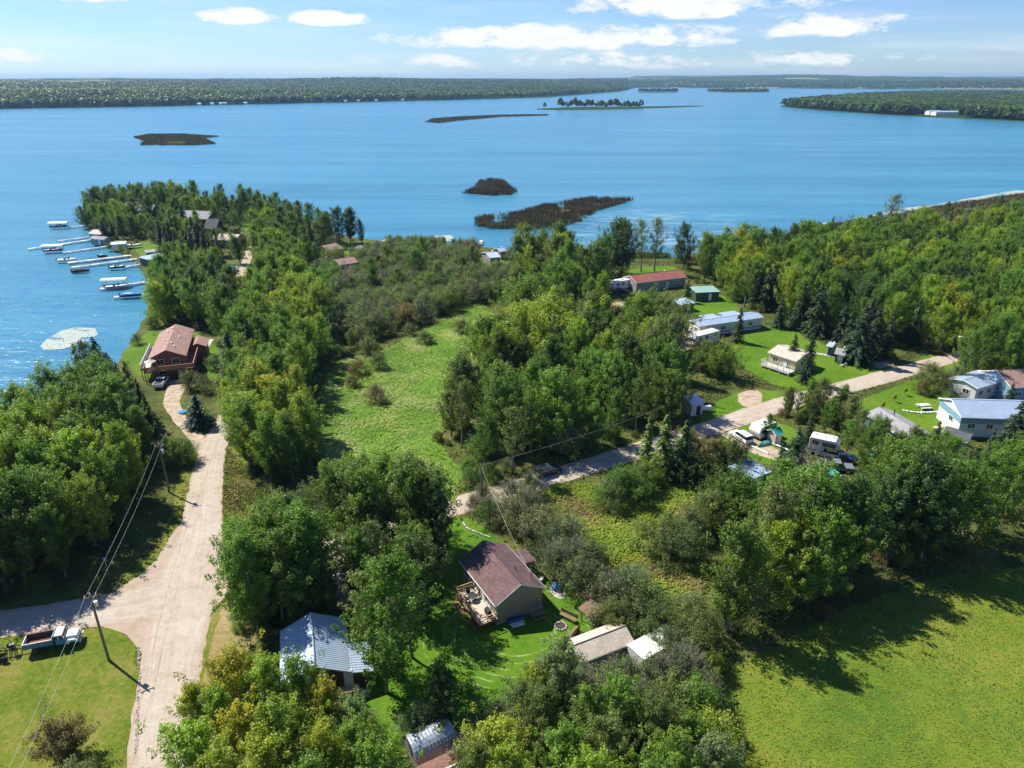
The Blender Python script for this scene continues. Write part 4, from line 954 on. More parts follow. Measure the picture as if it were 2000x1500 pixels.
for s in (-1, 1): m = MB(); m.extx([(y * .98, z * .98) for y, z in arc], s * (L5 / 2 - .1) - .03, s * (L5 / 2 - .1) + .03); m.build('end_wall', GREYWALL, e)
clearing(e.location.x, e.location.y, 2.8, (772, 1402, 910, 1500), 'the arched metal hut')
sa, sb = U(815, 1512, 1.9), U(905, 1470, 1.9); e = empty('board_shed', ((sa[0] + sb[0]) / 2 + .4, (sa[1] + sb[1]) / 2 - 1.2), math.atan2(sb[1] - sa[1], sb[0] - sa[0]), 'rusty brown board shed with white edge boards in front of the arched metal hut', 'shed')
m = MB(); m.box((0, 1.3, .9), (5.6, 1.1, 1.8)); m.build('wall', REDWOOD, e); m = MB(); m.box((0, 1.3, 1.85), (5.8, 1.4, .08)); m.build('roof', plain('rusty_roof', (.2, .1, .075), .8, var=.4), e)
for k in range(2): m = MB(); m.box((0, .45 - k * .35, 1.93 - k * .05), (5.9, .14, .14)); m.build('edge_board', DIRTYWHITE, e)
m = MB(); m.box((0, -.9, .6), (5.6, 1.5, .9)); m.build('lumber_stack', plain('pale_lumber', (.42, .38, .3), .8, var=.4, scale=6), e)
clearing(e.location.x, e.location.y, 2.4)

# red-brown lake house with balcony
base = (-74.4, 143.0); e = empty('lake_house', base, rad(17), 'red-brown two-storey house with a brown roof and wraparound balcony by the lake', 'house')
# ridge runs along local y (away from the lawn); the front gable faces the drive
def yr_gable(parent, Wx, Ly, h, rise, wall, roof, over, z0, cx=0, cy=0, trim=REDWOOD):
    m = MB(); m.ext([(-Wx / 2 + cx, z0), (Wx / 2 + cx, z0), (Wx / 2 + cx, z0 + h), (cx, z0 + h + rise), (-Wx / 2 + cx, z0 + h)], cy - Ly / 2, cy + Ly / 2); m.build('wall', wall, parent)
    for sg in (-1, 1):
        sl = rise / (Wx / 2); xe, ze = sg * (Wx / 2 + over), z0 + h - sl * over + .01
        r = MB(); r.ext([(xe + cx, ze), (cx, z0 + h + rise + .01), (cx, z0 + h + rise + .16), (xe + cx, ze + .15)][::-sg], cy - Ly / 2 - over, cy + Ly / 2 + over); o = r.build('roof', roof, parent)
        l = o.data.uv_layers.new(name='UVMap'); l.data.foreach_set('uv', [q for p in o.data.polygons for vi in p.vertices for q in (o.data.vertices[vi].co.y, o.data.vertices[vi].co.x)])
yr_gable(e, 6.7, 17.5, 4.9, 1.5, REDWALL, R_BROWN, .5, 0, 0, 9)
yr_gable(e, 3.6, 5.0, 3.5, .8, REDWALL, R_BROWN, .35, 0, 5.0, 11.5)
for x in (-1.6, 1.6): window(e, (x, .25, 3.8), 1.4, 1.0, '-y')
for y in (4, 8, 13): window(e, (-3.35, y, 3.9), 1.8, 1.1, '-x')
window(e, (3.35, 4, 3.9), 1.2, 1.0, '+x'); door(e, (2.2, .25, .1), 1.4, 2.1, '-y', WHITE); window(e, (-1.5, .25, 1.4), 1.4, .8, '-y')
BROWNDECK = plain('brown_balcony_floor', (.17, .08, .055), .7); CEDAR = plain('cedar_rail', (.45, .22, .12), .7)
deck(e, -4.6, 5.2, -2.3, .2, 2.75, BROWNDECK, REDWOOD, 'balcony_floor'); railing(e, [(-4.6, .2), (-4.6, -2.25), (5.2, -2.25), (5.2, 8.3)], 2.75, .95, CEDAR, 1.7, True)
deck(e, 3.4, 5.2, .25, 8.3, 2.75, BROWNDECK, REDWOOD, 'balcony_floor')
deck(e, -5.7, -3.9, .3, 14.5, 2.6, DIRTYWHITE, REDWOOD, 'side_balcony_floor'); railing(e, [(-5.65, .3), (-5.65, 14.5)], 2.6, .95, DIRTYWHITE, 1.8, True)
vents(e, [(-1.2, 14, 5.9), (-.5, 15.5, 6.2), (1.6, 10, 5.7), (1.3, 3.4, 5.8), (.6, 5, 6.1), (-1.3, 8, 5.8)], ALU, .12, .45)
clearing(base[0] - 2, base[1] + 8, 9.5, (262, 632, 410, 790), 'the red-brown lake house'); clearing(base[0] + 2, base[1] - 4, 3.5)
e = empty('patio_umbrella', (*U(296, 722, 2.8), 2.8), 0, 'pale beige parasol on the balcony corner of the red-brown house', 'umbrella'); m = MB(); m.cyl((0, 0, 2.1), 1.2, .5, n=8, r2=.05); m.build('canopy', PALEWOOD, e); m = MB(); m.cyl((0, 0, 1), .04, 2, n=6); m.build('pole', ALU, e)
e = empty('concrete_path', U(402, 680), rad(100), 'long pale concrete path beside the red-brown house', 'path'); e['kind'] = 'structure'; del e['category']
m = MB()
for k in range(7): m = MB(); m.box((-6 + k * 1.9, 0, .05), (1.86, 1.3, .08)); m.build('slab', CONCRETE, e)

# ---- simple far houses: name, label, cat, A px, B px (near eave), h, W, rise, wall, roof
def small_house(name, label, A, B, h, W, rise, wall, roof, wins=2, ribs=False, view=None, lm=None, cat='house', trim=WHITE, vent=1, gw=True, ext=0):
    l, rz_, L_ = edge_loc(A, B, h, W); e = empty(name, l, rz_, label, cat)
    if rise is None: shed_roof_box(e, L_, W, h, h + .3, wall, roof)
    else: gable(e, L_ - .5, W - .5, h, rise, wall, roof, .3, overx=.25, ribs=ribs, trim=trim)
    w2 = (W - .5) / 2 if rise is not None else W / 2
    for k in range(wins): window(e, (-L_ / 2 + L_ * (k + .7) / (wins + .6), -w2, h * .58), min(1.3, L_ * .16), .9, '-y', trim)
    if gw and rise is not None:
        window(e, (L_ / 2 - .25, -W * .15, h * .58), 1.0, .9, '+x', trim); window(e, (-L_ / 2 + .25, -W * .12, h * .58), 1.0, .9, '-x', trim)
    door(e, (L_ * .12, -w2, .1), .9, 2.0, '-y', WHITE if wall not in (WHITEWALL,) else DARKBLUE)
    if vent and rise is not None: vents(e, [(L_ * .2, 0.3, h + rise - .1), (-L_ * .25, -.3, h + rise - .15)][:vent], ALU)
    clearing(*l, math.hypot(L_, W) / 2 * .82, view, lm); return e, l, rz_, L_
small_house('lake_house', 'dark grey-roofed house at the tip of the point among trees', (246, 412), (296, 412), 4, 9, 2, GREENWALL, R_DGREY if 0 else R_GREY, view=(244, 392, 298, 424), lm='the grey-roofed house on the point')
small_house('lake_house', 'house with tan roof behind the grey-roofed one on the tip of the point', (238, 402), (262, 404), 4, 6, 1.5, GREENWALL, R_BEIGE)
small_house('lake_house', 'large charcoal house with a silver front roof in the middle of the point', (345, 426), (405, 428), 5, 10, 2.4, GREENWALL, R_GREY, view=(340, 410, 425, 446), lm='the charcoal house on the point')
small_house('garage', 'steep dark-roofed garage joined to the charcoal house on the point', (398, 446), (422, 446), 3.4, 9, 3, GREENWALL, R_DGREY)
small_house('bungalow', 'low bungalow with pale brown roof beside the sandy drive on the point', (410, 468), (458, 470), 3, 9, 1.4, BROWNWALL, R_BEIGE, view=(405, 448, 470, 482), lm='the brown-roofed bungalow on the point')
small_house('cottage', 'dark cottage hidden among spruces behind the docks', (380, 506), (400, 500), 3, 6, 1.6, BROWNWALL, R_DGREY)
small_house('boathouse', 'grey boathouse at the shore beside the first dock', (172, 456), (196, 458), 2.6, 6, 1, GREYWALL, R_BEIGE, 1, view=(165, 440, 200, 462), lm='the grey boathouse')
small_house('boathouse', 'small pale boathouse with white roof just below the grey one', (174, 466), (203, 468), 2.4, 4, .6, GREYWALL, R_GREY, 1, trim=WHITE)
small_house('shore_shed', 'low white-roofed shed on the shore among the garden shrubs', (216, 478), (246, 476), 2.4, 4, .5, WHITEWALL, M_WHITE, 1, view=(212, 460, 250, 482))
small_house('shore_shed', 'dark open shed with a white front roof near the longest dock', (290, 508), (326, 500), 2.4, 5, None, GREENWALL, M_WHITE, 1, view=(285, 490, 328, 510), lm='the dark shore shed')
small_house('shore_shed', 'small white-roofed building just above the dark shore shed', (286, 494), (320, 490), 2.4, 3, None, GREYWALL, R_GREY, 1)
small_house('cottage', 'brown-roofed cottage at the left end of the shore lawn', (645, 492), (672, 486), 3.2, 9, 1.5, BROWNWALL, R_BROWN, view=(640, 462, 678, 500), lm='the cottage on the shore lawn')
small_house('cottage', 'low cottage with dull brown roof half hidden by willows below the shore lawn', (664, 518), (700, 512), 3, 7, 1.2, BROWNWALL, R_BROWN, view=(662, 495, 702, 520))
small_house('garden_shed', 'small grey-roofed shed at the right end of the shore lawn', (698, 490), (714, 484), 2.4, 4, .8, GREYWALL, R_GREY, 1, cat='shed')
small_house('cabin', 'bright white-roofed cabin by the water in the middle of the shore', (957, 504), (978, 502), 3, 9, .9, GREYWALL, M_WHITE, ribs=True, view=(938, 474, 994, 512), lm='the white-roofed shore cabin', cat='cabin')
small_house('cabin', 'small white-roofed annex right of the bright white shore cabin', (977, 492), (992, 490), 3, 5, .7, GREYWALL, M_WHITE, 0, cat='cabin')
small_house('mobile_home', 'long grey mobile home with a maroon roof near the right shore', (1243, 553), (1342, 541), 3, 8, 1.3, GREYWALL, R_RED, 4, view=(1230, 520, 1350, 560), lm='the maroon-roofed home', cat='mobile home')
small_house('open_shelter', 'shelter with pale green metal roof and dark open front behind the long white mobile home', (1360, 572), (1405, 570), 2.6, 5, None, GREENWALL, M_GREEN, 0, view=(1352, 556, 1408, 590), lm='the green-roofed shelter', cat='shelter')
small_house('storage_shed', 'small low shed with white roof left of the green-roofed shelter', (1329, 596), (1356, 592), 2.2, 4, None, BROWNWALL, M_WHITE, 0, view=(1325, 580, 1360, 605), cat='shed')
mh = small_house('mobile_home', 'long white mobile home with white roof and dark trim among the lawns', (1367, 638), (1492, 620), 3, 5.0, .5, WHITEWALL, M_WHITE, 4, view=(1355, 612, 1498, 658), lm='the long white mobile home', cat='mobile home', vent=2)
m = MB(); m.box((0, -2.28, .75), (mh[3] - .4, .05, .18)); m.build('trim_stripe', DARKBLUE, mh[0])
for (x, w_) in ((-2, 4), (4.5, 5)): m = MB(); m.box((x, 4.2, 1.3), (w_, 3.2, 2.5)); m.build('annex_wall', WHITEWALL, mh[0]); m = MB(); m.box((x, 4.2, 2.65), (w_ + .4, 3.6, .14)); m.build('annex_roof', M_WHITE, mh[0])
yb = small_house('bungalow', 'pale yellow bungalow with faded roof and side deck behind the tall dark spruce', (1500, 688), (1556, 706), 3, 7.5, .9, YELLOWWALL, R_BEIGE, 2, view=(1495, 662, 1620, 725), lm='the yellow bungalow')
deck(yb[0], -yb[3] / 2, yb[3] / 2, -6.2, -3.9, .8, DIRTYWHITE, DIRTYWHITE); railing(yb[0], [(-yb[3] / 2, -4), (-yb[3] / 2, -6.1), (yb[3] / 2, -6.1)], .8, .9, DIRTYWHITE, 1.5)
clearing(*U(1560, 712), 3)
small_house('garden_shed', 'small white metal shed behind the yellow bungalow', (1614, 675), (1626, 678), 2.4, 3, .4, WHITEWALL, M_WHITE, 0, view=(1605, 655, 1665, 695), cat='shed', gw=False)
small_house('playhouse', 'little brown hut with grey roof at the end of the paved garden path', (1630, 690), (1650, 694), 2.2, 3.5, .8, BROWNWALL, R_GREY, 1, cat='hut', gw=False, lm='the small brown hut')
hz = small_house('bungalow', 'long low cottage with pale grey shingle roof beside the bright lawn', (1700, 868), (1790, 868), 2.8, 5, 1.0, BLUEWALL, R_GREY, 0, cat='house') if 0 else None
def bungalow_roofpts(A, B, W, h, rise, lab, wall, roof, view, lm, name='bungalow', wins=3, cat='house'):
    l, rz_, L_ = edge_loc(A, B, h, W); e = empty(name, l, rz_, lab, cat); gable(e, L_ - .5, W - .6, h, rise, wall, roof, .35, overx=.3, trim=WHITE)
    for k in range(wins): window(e, (-L_ / 2 + L_ * (k + .7) / (wins + .6), -(W - .6) / 2, h * .55), 1.2, .9, '-y'); 
    window(e, (-L_ / 2 + .25, -.8, h * .55), 1.2, .9, '-x'); window(e, (L_ / 2 - .25, -.8, h * .55), 1.2, .9, '+x')
    clearing(*l, math.hypot(L_, W) / 2 * .85, view, lm); return e, l, rz_, L_
# grey-roofed long cottage: far eave runs (1700,795)-(1810,838)
gb = bungalow_roofpts((1688, 808), (1768, 858), 6.0, 2.7, .9, 'long low cottage with pale grey shingle roof beside the bright lawn', BLUEWALL, R_GREY, (1672, 790, 1815, 862), 'the grey-roofed long cottage')
m = MB(); m.cyl((-2.0, 0.5, 4.0), .1, 1.3, n=8); m.build('chimney', DARKMETAL, gb[0])
w1 = bungalow_roofpts((1878, 815), (2045, 820), 8.5, 4.0, 1.5, 'white and blue house with pale roof behind the right-hand spruce', WHITEWALL, M_WHITE, (1868, 782, 2000, 840), 'the white and blue house', wins=4)
m = MB(); m.box((0, -(8.5 - .6) / 2 - .03, 3.25), (w1[3] - .5, .06, 1.2)); m.build('siding_band', BLUEWALL, w1[0]); m = MB(); m.box((-w1[3] / 2 + .25 - .03, 0, 3.25), (.06, 7.9, 1.2)); m.build('siding_band', BLUEWALL, w1[0])
w2 = bungalow_roofpts((1910, 759), (1968, 742), 6, 3.2, .6, 'pale two-tone house in the far right corner with a low white roof', WHITEWALL, M_WHITE, (1895, 725, 2000, 775), 'the pale house at the right edge')
w3 = bungalow_roofpts((1976, 757), (2070, 752), 9, 3.6, 1.8, 'house with a brown roof cut off by the right edge', BLUEWALL, R_BROWN, None, None)
w4 = bungalow_roofpts((1838, 849), (1889, 864), 4.4, 2.6, .7, 'small dark-roofed garage with pale walls in front of the white and blue house', WHITEWALL, R_DGREY, (1832, 832, 1900, 870), 'the dark-roofed garage', wins=1, name='garage', cat='garage')
# pale trailer hidden in trees, teal sheds
small_house('utility_trailer', 'grey-white boxy trailer standing at the edge of the wood behind the middle road', (1352, 790), (1374, 786), 2.6, 3, None, WHITEWALL, M_WHITE, 0, view=(1350, 745, 1378, 800), cat='trailer')
small_house('shed', 'small shed with white roof and teal walls behind the broad rounded tree', (1462, 938), (1502, 922), 2.4, 4, None, TEAL, M_WHITE, 0, view=(1455, 902, 1506, 945), cat='shed', lm='the teal shed')
small_house('shed', 'tiny shed with a green roof beside the white caravan', (1516, 850), (1532, 846), 2.3, 2.4, .5, PALEWOOD, TEAL, 0, cat='shed', gw=False, view=(1510, 830, 1540, 860))
small_house('shed', 'teal-roofed lean-to between the spruce and the dark pickup', (1592, 925), (1606, 934), 2.0, 3, None, TEAL, TEAL, 0, cat='shed')
e = empty('slide', U(1712, 925), rad(60), 'teal curved plastic slide partly hidden in the shelterbelt', 'slide')
m = MB(); m.tube([(1.2 * math.cos(t), 1.2 * math.sin(t), 4.4 - t * .65) for t in np.linspace(0, 5.2, 18)], .42, 8); m.build('chute', TEAL, e, smooth=True); m = MB(); m.tube([(0, 0, 0), (0, 0, 4.6)], .1, 6); m.build('post', TEAL, e)
clearing(e.location.x, e.location.y, 1.6, (1700, 885, 1735, 915))
# white building on the far point, tiny ones along the far shores
def far_box(px, py, w, d, h, lab, roof=M_WHITE, wall=WHITEWALL, z=0, grp=None, rzz=0):
    x, y = U(px, py, z); e = empty('far_house', (x, y, z), rzz, lab, 'house', grp); gable(e, w, d, h, h * .3, wall, roof, .5); return e
far_box(1822, 224.5, 22, 16, 6, 'small white building at the left of the pair on the far point shore')
far_box(1844, 225.5, 40, 18, 6, 'long white building on the shore of the far point')
far_box(1706, 214, 9, 8, 4, 'tiny white cottage on the shore at the left part of the far point')
for i, x in enumerate([390, 415, 432, 440, 480, 675, 700, 735, 787]): far_box(x, float(np.interp(x, [300, 600, 900], [207.4, 200.8, 194.4])), 8, 7, 4, 'tiny pale cottage at the waterline of the far left shore', grp='tiny cottages along the far left shore', z=.5)
CLEARF = [U(1822, 224.5), U(1844, 225.5)]

# ------------------------------------------------------------------ vehicles
def wheel(parent, x, y, r=.34, w=.22, mat=ALU):
    m = MB(); m.cyl((x, y, r), r, w, 'Y', 16); o = m.build('wheel', BLACK, parent); q = MB(); q.cyl((x, y + (w / 2 + .01) * (1 if y > 0 else -1), r), r * .58, .03, 'Y', 12); q.build('rim', mat, o)
def car(locp, rzp, paint, lab, kind='car', L=4.5, W=1.8, name=None):
    e = empty(name or 'parked_' + kind, locp, rzp, lab, kind if kind != 'suv' else 'car'); h = L / 2
    if kind == 'car': low = [(-h, .35), (-h, .85), (-h * .93, 1.0), (-h * .6, 1.02), (h * .38, .98), (h * .9, .78), (h, .62), (h, .3)]; cab = [(-h * .78, 1.0), (-h * .55, 1.42), (h * .08, 1.45), (h * .42, .98)]
    elif kind == 'suv': low = [(-h, .4), (-h, 1.0), (h * .4, 1.05), (h * .92, .95), (h, .7), (h, .35)]; cab = [(-h * .98, 1.02), (-h * .9, 1.65), (h * .12, 1.68), (h * .42, 1.05)]
    else: low = [(-h, .5), (-h, 1.0), (h * .42, 1.08), (h * .94, 1.02), (h, .8), (h, .42)]; cab = [(-h * .22, 1.05), (-h * .17, 1.7), (h * .2, 1.72), (h * .46, 1.06)]
    m = MB(); m.ext(low, -W / 2, W / 2); m.build('body', paint, e, .06, True)
    m = MB(); m.ext(cab, -W / 2 + .1, W / 2 - .1); m.build('glasshouse', GLASS, e, .03)
    x0, x1 = cab[1][0], cab[2][0]; m = MB(); m.box(((x0 + x1) / 2, 0, cab[1][1] + .015), (x1 - x0 + .1, W - .26, .06))
    for fx in (cab[1][0], (x0 + x1) / 2, cab[2][0]):
        pass
    m.build('roof', paint, e, .02)
    if kind == 'pickup':
        m = MB(); m.box((-h * .62, 0, 1.06), (h * .66, W - .3, .06)); m.build('bed_floor', BLACK, e)
        for s in (-1, 1): m = MB(); m.box((-h * .62, s * (W / 2 - .07), 1.16), (h * .74, .1, .2)); m.build('bed_side', paint, e)
        m = MB(); m.box((-h + .05, 0, 1.16), (.08, W - .1, .22)); m.build('tailgate', paint, e)
    for sx in (-.62, .62):
        for s in (-1, 1): wheel(e, h * sx, s * (W / 2 - .1))
    for s in (-1, 1):
        m = MB(); m.box((h - .02, s * W * .36, .72), (.06, .3, .14)); m.build('headlight', WHITE, e)
        m = MB(); m.box((-h, s * W * .4, .85), (.05, .18, .18)); m.build('tail_light', RED, e)
    return e
CARWHITE = plain('white_car_paint', (.75, .76, .78), .25, var=.03); CARDARK = plain('dark_car_paint', (.03, .045, .055), .25, var=.1); CARSILVER = plain('grey_pickup_paint', (.16, .18, .21), .3, var=.1)
car(U(316, 752), rad(98), CARWHITE, 'white pickup parked beneath the balcony of the red-brown house', 'pickup', 5.2, 1.95)
cA, cB = U(1433, 842, .8), U(1462, 860, .8); car(((cA[0] + cB[0]) / 2, (cA[1] + cB[1]) / 2), math.atan2(cB[1] - cA[1], cB[0] - cA[0]) + PI, CARWHITE, 'white hatchback parked on the grass left of the white caravan', 'suv', 4.6)
car(U(1070, 926), rad(30), CARDARK, 'dark estate car standing on the shaded middle road', 'suv', 4.7)
car(U(1628, 912), rad(-4), DARKBLUE, 'dark blue pickup hidden behind the grey pickup under the fifth-wheel nose', 'pickup', 5.4, 1.95) if 0 else None
car(U(1632, 918), rad(-12), CARSILVER, 'dark grey pickup with open bed parked below the white fifth-wheel trailer', 'pickup', 5.6, 1.95); car(U(1640, 901), rad(-10), DARKBLUE, 'blue pickup under the nose of the white fifth-wheel trailer', 'pickup', 5.4, 1.95)
clearing(*U(1632, 912), 3.6, (1572, 850, 1655, 925), 'the dark grey pickup')
car(U(1213, 572), rad(10), CARDARK, 'dark car beside the white trailer near the maroon-roofed home', 'car')
def camper(A, B, z, W, h, lab, name='caravan', fifth=False, stripe=None, view=None, lm=None, flip=False, hz=.55):
    l, rz_, L_ = edge_loc(A, B, z, W)
    if flip: rz_ += PI
    e = empty(name, l, rz_, lab, 'caravan' if not fifth else 'trailer'); hh = L_ / 2
    prof = [(-hh, hz + .15), (-hh, h - .35), (-hh + .35, h), (hh - .5, h), (hh - .05, h - .9), (hh, h - 1.3), (hh - .4, hz), (-hh + .2, hz)] if not fifth else [(-hh, hz), (-hh, h - .2), (-hh + .15, h), (hh - .7, h + .1), (hh, h - .6), (hh - .1, h - 1.2), (hh - .2, h - 1.35), (hh - 2.2, h - 1.4), (hh - 2.4, hz)]
    m = MB(); m.ext(prof, -W / 2, W / 2); m.build('body', DIRTYWHITE if fifth else WHITE, e, .06, True)
    m = MB(); m.box((-.3, 0, h + .05), (.6, .6, .22)); m.build('air_conditioner', DARKMETAL if not fifth else DIRTYWHITE, e, .04)
    for k in range(2): m = MB(); m.box((hh * .45 - k * hh * 1.1, .3, h + .05), (.4, .4, .1)); m.build('roof_vent', ALU, e)
    for s in ('-y', '+y'):
        sy = -W / 2 if s == '-y' else W / 2
        for x in (-hh * .6, 0.1 * hh, hh * .55): window(e, (x, sy, h - .95 if not fifth else h - .8), .8, .5, s, DARKMETAL, cross=False)
    window(e, (-hh, 0, h - .9), 1.0, .5, '-x', DARKMETAL, cross=False); door(e, (-hh * .28, -W / 2, hz + .1), .7, 1.7, '-y', DIRTYWHITE)
    m = MB(); m.box((0 if not fifth else -1, -W / 2 - .012, hz + .55), (L_ * (.86 if not fifth else .7), .02, .16)); m.build('stripe', DARKBLUE if stripe is None else stripe, e)
    for k in (-.4, .42):
        for s in (-1, 1): wheel(e, k + (-hh * .2 if fifth else 0), s * (W / 2 - .12), .36)
    if not fifth: m = MB(); m.tube([(hh - .5, -.5, hz), (hh + 1.0, 0, hz), (hh - .5, .5, hz)], .06, 5); m.build('hitch', DARKMETAL, e)
    else: m = MB(); m.box((hh - 2.0, 0, .4), (.15, 1.2, .8)); m.build('landing_leg', DARKMETAL, e)
    clearing(*l, L_ / 2 * .95, view, lm); return e
camper((1482, 858), (1516, 845), .6, 2.4, 2.8, 'white caravan with rooftop air conditioner beside the white car', view=(1462, 825, 1520, 875), lm='the white caravan', flip=True)
camper((1578, 876), (1636, 890), 1.0, 2.5, 3.3, 'white fifth-wheel trailer with dark windows among the thin trees', 'travel_trailer', True, view=(1574, 850, 1642, 895), lm='the white fifth-wheel trailer')
camper((1197, 566), (1240, 558), .8, 2.6, 3.1, 'white travel trailer left of the maroon-roofed home', view=(1190, 540, 1242, 572), flip=True, lm='the white travel trailer')
camper((1357, 678), (1405, 664), .8, 2.6, 3.3, 'white fifth-wheel trailer with black trim left of the long white mobile home', 'travel_trailer', True, view=(1342, 650, 1410, 685), flip=True, lm='the black-trimmed trailer', stripe=BLACK)
# upturned canoe, propane tank, white boards
def hull(parent, L_, W, h, mat, up=1):
    m = MB(); n = 9; k = 7; vs = []
    for i in range(n):
        t = i / (n - 1) * 2 - 1; w = W / 2 * (1 - abs(t) ** 2.6) + .02
        for j in range(k): a = PI * j / (k - 1); vs.append((t * L_ / 2, w * math.cos(a), (h * math.sin(a) * (1 - .35 * abs(t) ** 3)) if up > 0 else h - h * math.sin(a) * (1 - .3 * abs(t) ** 3)))
    fs = [(i * k + j, (i + 1) * k + j, (i + 1) * k + j + 1, i * k + j + 1) for i in range(n - 1) for j in range(k - 1)]
    m.add(vs, fs); return m.build('hull', mat, parent, smooth=True)
TEALB = plain('teal_hull', (.10, .32, .28), .5, var=.25)
a, b = U(1480, 872, .3), U(1512, 858, .3); e = empty('upturned_boat', ((a[0] + b[0]) / 2, (a[1] + b[1]) / 2), math.atan2(b[1] - a[1], b[0] - a[0]), 'faded teal upturned boat lying in front of the white caravan', 'boat'); hull(e, 4.6, 1.3, .7, TEALB); m = MB(); m.box((0, 0, .7), (4.0, .08, .08)); m.build('keel', TEAL, e)
e = empty('propane_tank', U(1376, 804), rad(14), 'white cylindrical propane tank on the lawn beside the middle road', 'propane tank'); m = MB(); m.cyl((0, 0, .8), .5, 2.3, 'X', 16); m.cyl((-1.3, 0, .8), .3, .3, 'X', 16, .5); m.cyl((1.3, 0, .8), .5, .3, 'X', 16, .3); m.build('tank', WHITE, e, smooth=True)
for s in (-.8, .8): m = MB(); m.box((s, 0, .18), (.15, .7, .36)); m.build('leg', CONCRETE, e)
for i, (A, B, l) in enumerate([((1508, 868), (1560, 890), 'long white trough lying on the yard grass left of the spruce'), ((1468, 874), (1500, 888), 'long white pipe lying beside the yard track')]):
    a, b = U(*A), U(*B); e = MB(); e.tube([(*a, .25), (*b, .25)], .17, 8); o = e.build('long_pipe', WHITE); tag(o, l, 'pipe')
# lawn edging stones on the right
PATHST = [(1765, 803), (1780, 805.5), (1800, 807), (1830, 806), (1855, 809), (1880, 812)]
cpts = catmull([U(a, b) for a, b in PATHST], .55); e = empty('stone_edging', cpts[0], 0, 'curving row of white stones edging the bright right-hand lawn', 'stone edging')
for i, p_ in enumerate(cpts): m = MB(); m.blob((p_[0] - cpts[0][0], p_[1] - cpts[0][1], .14), (.34, .3, .22), 1, .2, i); m.build('stone', WHITE if i % 3 else DIRTYWHITE, e)
a, b = U(1826, 837), U(1880, 818); e = empty('boardwalk', ((a[0] + b[0]) / 2, (a[1] + b[1]) / 2), math.atan2(b[1] - a[1], b[0] - a[0]), 'straight pale plank walk across the lawn toward the white and blue house', 'walkway'); n = int(math.dist(a, b) / .45)
for i in range(n): m = MB(); m.box(((i + .5) * .45 - math.dist(a, b) / 2, 0, .06), (.42, 1.0, .06)); m.build('plank', PALEWOOD, e)
picnic(U(1803, 798), rad(5), 'white picnic table on the bright lawn above the stone edging', WHITE, 1.2)
e = empty('garden_path', U(1640, 698), rad(-28), 'pale paved path leading from the white shed across the lawn', 'path')
for k in range(14): m = MB(); m.box((-6 + k * .95, .15 * math.sin(k), .04), (.9, 1.0, .06)); m.build('slab', CONCRETE, e)

# dump truck with rusty implement behind
TB = plain('blue_truck_paint', (.05, .22, .36), .45, var=.25); TW_ = plain('white_truck_paint', (.72, .74, .76), .35, var=.06); RUST = plain('rust', (.16, .06, .035), .85, var=.4)
a, b = U(45, 1283), U(152, 1262); tc = ((a[0] + b[0]) / 2, (a[1] + b[1]) / 2 + .9); e = empty('dump_truck', tc, math.atan2(b[1] - a[1], b[0] - a[0]), 'old white and blue dump truck with empty rusty box parked on the corner lawn', 'truck'); e.scale = (.8, .85, .9)
m = MB(); m.box((-.3, 0, .72), (6.0, .9, .22)); m.build('chassis', BLACK, e)
m = MB(); m.ext([(1.75, .75), (1.75, 1.55), (2.1, 1.68), (3.25, 1.55), (3.4, 1.3), (3.4, .75)], -.72, .72); m.build('hood', TW_, e, .08, True)
for s in (-1, 1): m = MB(); m.ext([(1.95, .7), (1.95, .95), (2.2, 1.3), (2.9, 1.32), (3.3, 1.1), (3.38, .7), (3.1, .7), (2.95, 1.0), (2.35, 1.0), (2.2, .7)], s * .95 - .22, s * .95 + .22); m.build('fender', TW_, e, .04)
m = MB(); m.ext([(.55, .7), (.55, 1.45), (1.85, 1.45), (1.85, .7)], -.98, .98); m.build('cab', TB, e, .05)
m = MB(); m.ext([(.6, 1.44), (.66, 2.05), (1.45, 2.05), (1.82, 1.44)], -.86, .86); m.build('cab_window', GLASS, e, .03)
m = MB(); m.box((1.03, 0, 2.1), (1.05, 1.85, .12)); m.build('cab_roof', TW_, e, .05)
for s in (-1, 1):
    m = MB(); m.box((1.0, s * .9, 1.75), (.1, .06, .66)); m.box((1.62, s * .88, 1.72), (.09, .06, .7), 0, -.45); m.build('cab_pillar', TW_, e)
    m = MB(); m.box((1.8, s * 1.15, 1.75), (.06, .18, .35)); m.build('mirror', CHROME, e)
    m = MB(); m.cyl((3.42, s * .6, 1.05), .13, .06, 'X', 12); m.build('headlight', WHITE, e)
m = MB(); m.box((3.55, 0, .68), (.14, 2.1, .24)); m.build('bumper', TW_, e, .03); m = MB(); m.box((3.43, 0, 1.1), (.05, .8, .4)); m.build('grille', DARKMETAL, e)
m = MB(); m.box((-1.6, 0, 1.02), (3.7, 1.95, .1)); m.build('box_floor', RUST, e)
for s in (-1, 1):
    m = MB(); m.box((-1.6, s * 1.03, 1.36), (3.8, .09, .74)); bs = m.build('box_side', TB if s < 0 else RUST, e, .02); q = MB(); q.box((-1.6, s * 1.03, 1.77), (3.85, .16, .08)); q.build('top_rail', PALEWOOD if s < 0 else RUST, bs)
    for k in range(5): q = MB(); q.box((-3.2 + k * .8, s * 1.1, 1.36), (.1, .08, .72)); q.build('side_rib', TB, bs)
m = MB(); m.box((.25, 0, 1.5), (.1, 2.1, 1.05)); m.build('headboard', TB, e); m = MB(); m.box((-3.5, 0, 1.36), (.09, 2.0, .74)); m.build('tailgate', TW_, e)
for (x, dual) in ((2.62, 0), (-2.1, 1)):
    for s in (-1, 1): wheel(e, x, s * .92, .5, .28 if not dual else .5, DARKMETAL)
clearing(tc[0], tc[1], 4.2, None, 'the dump truck')
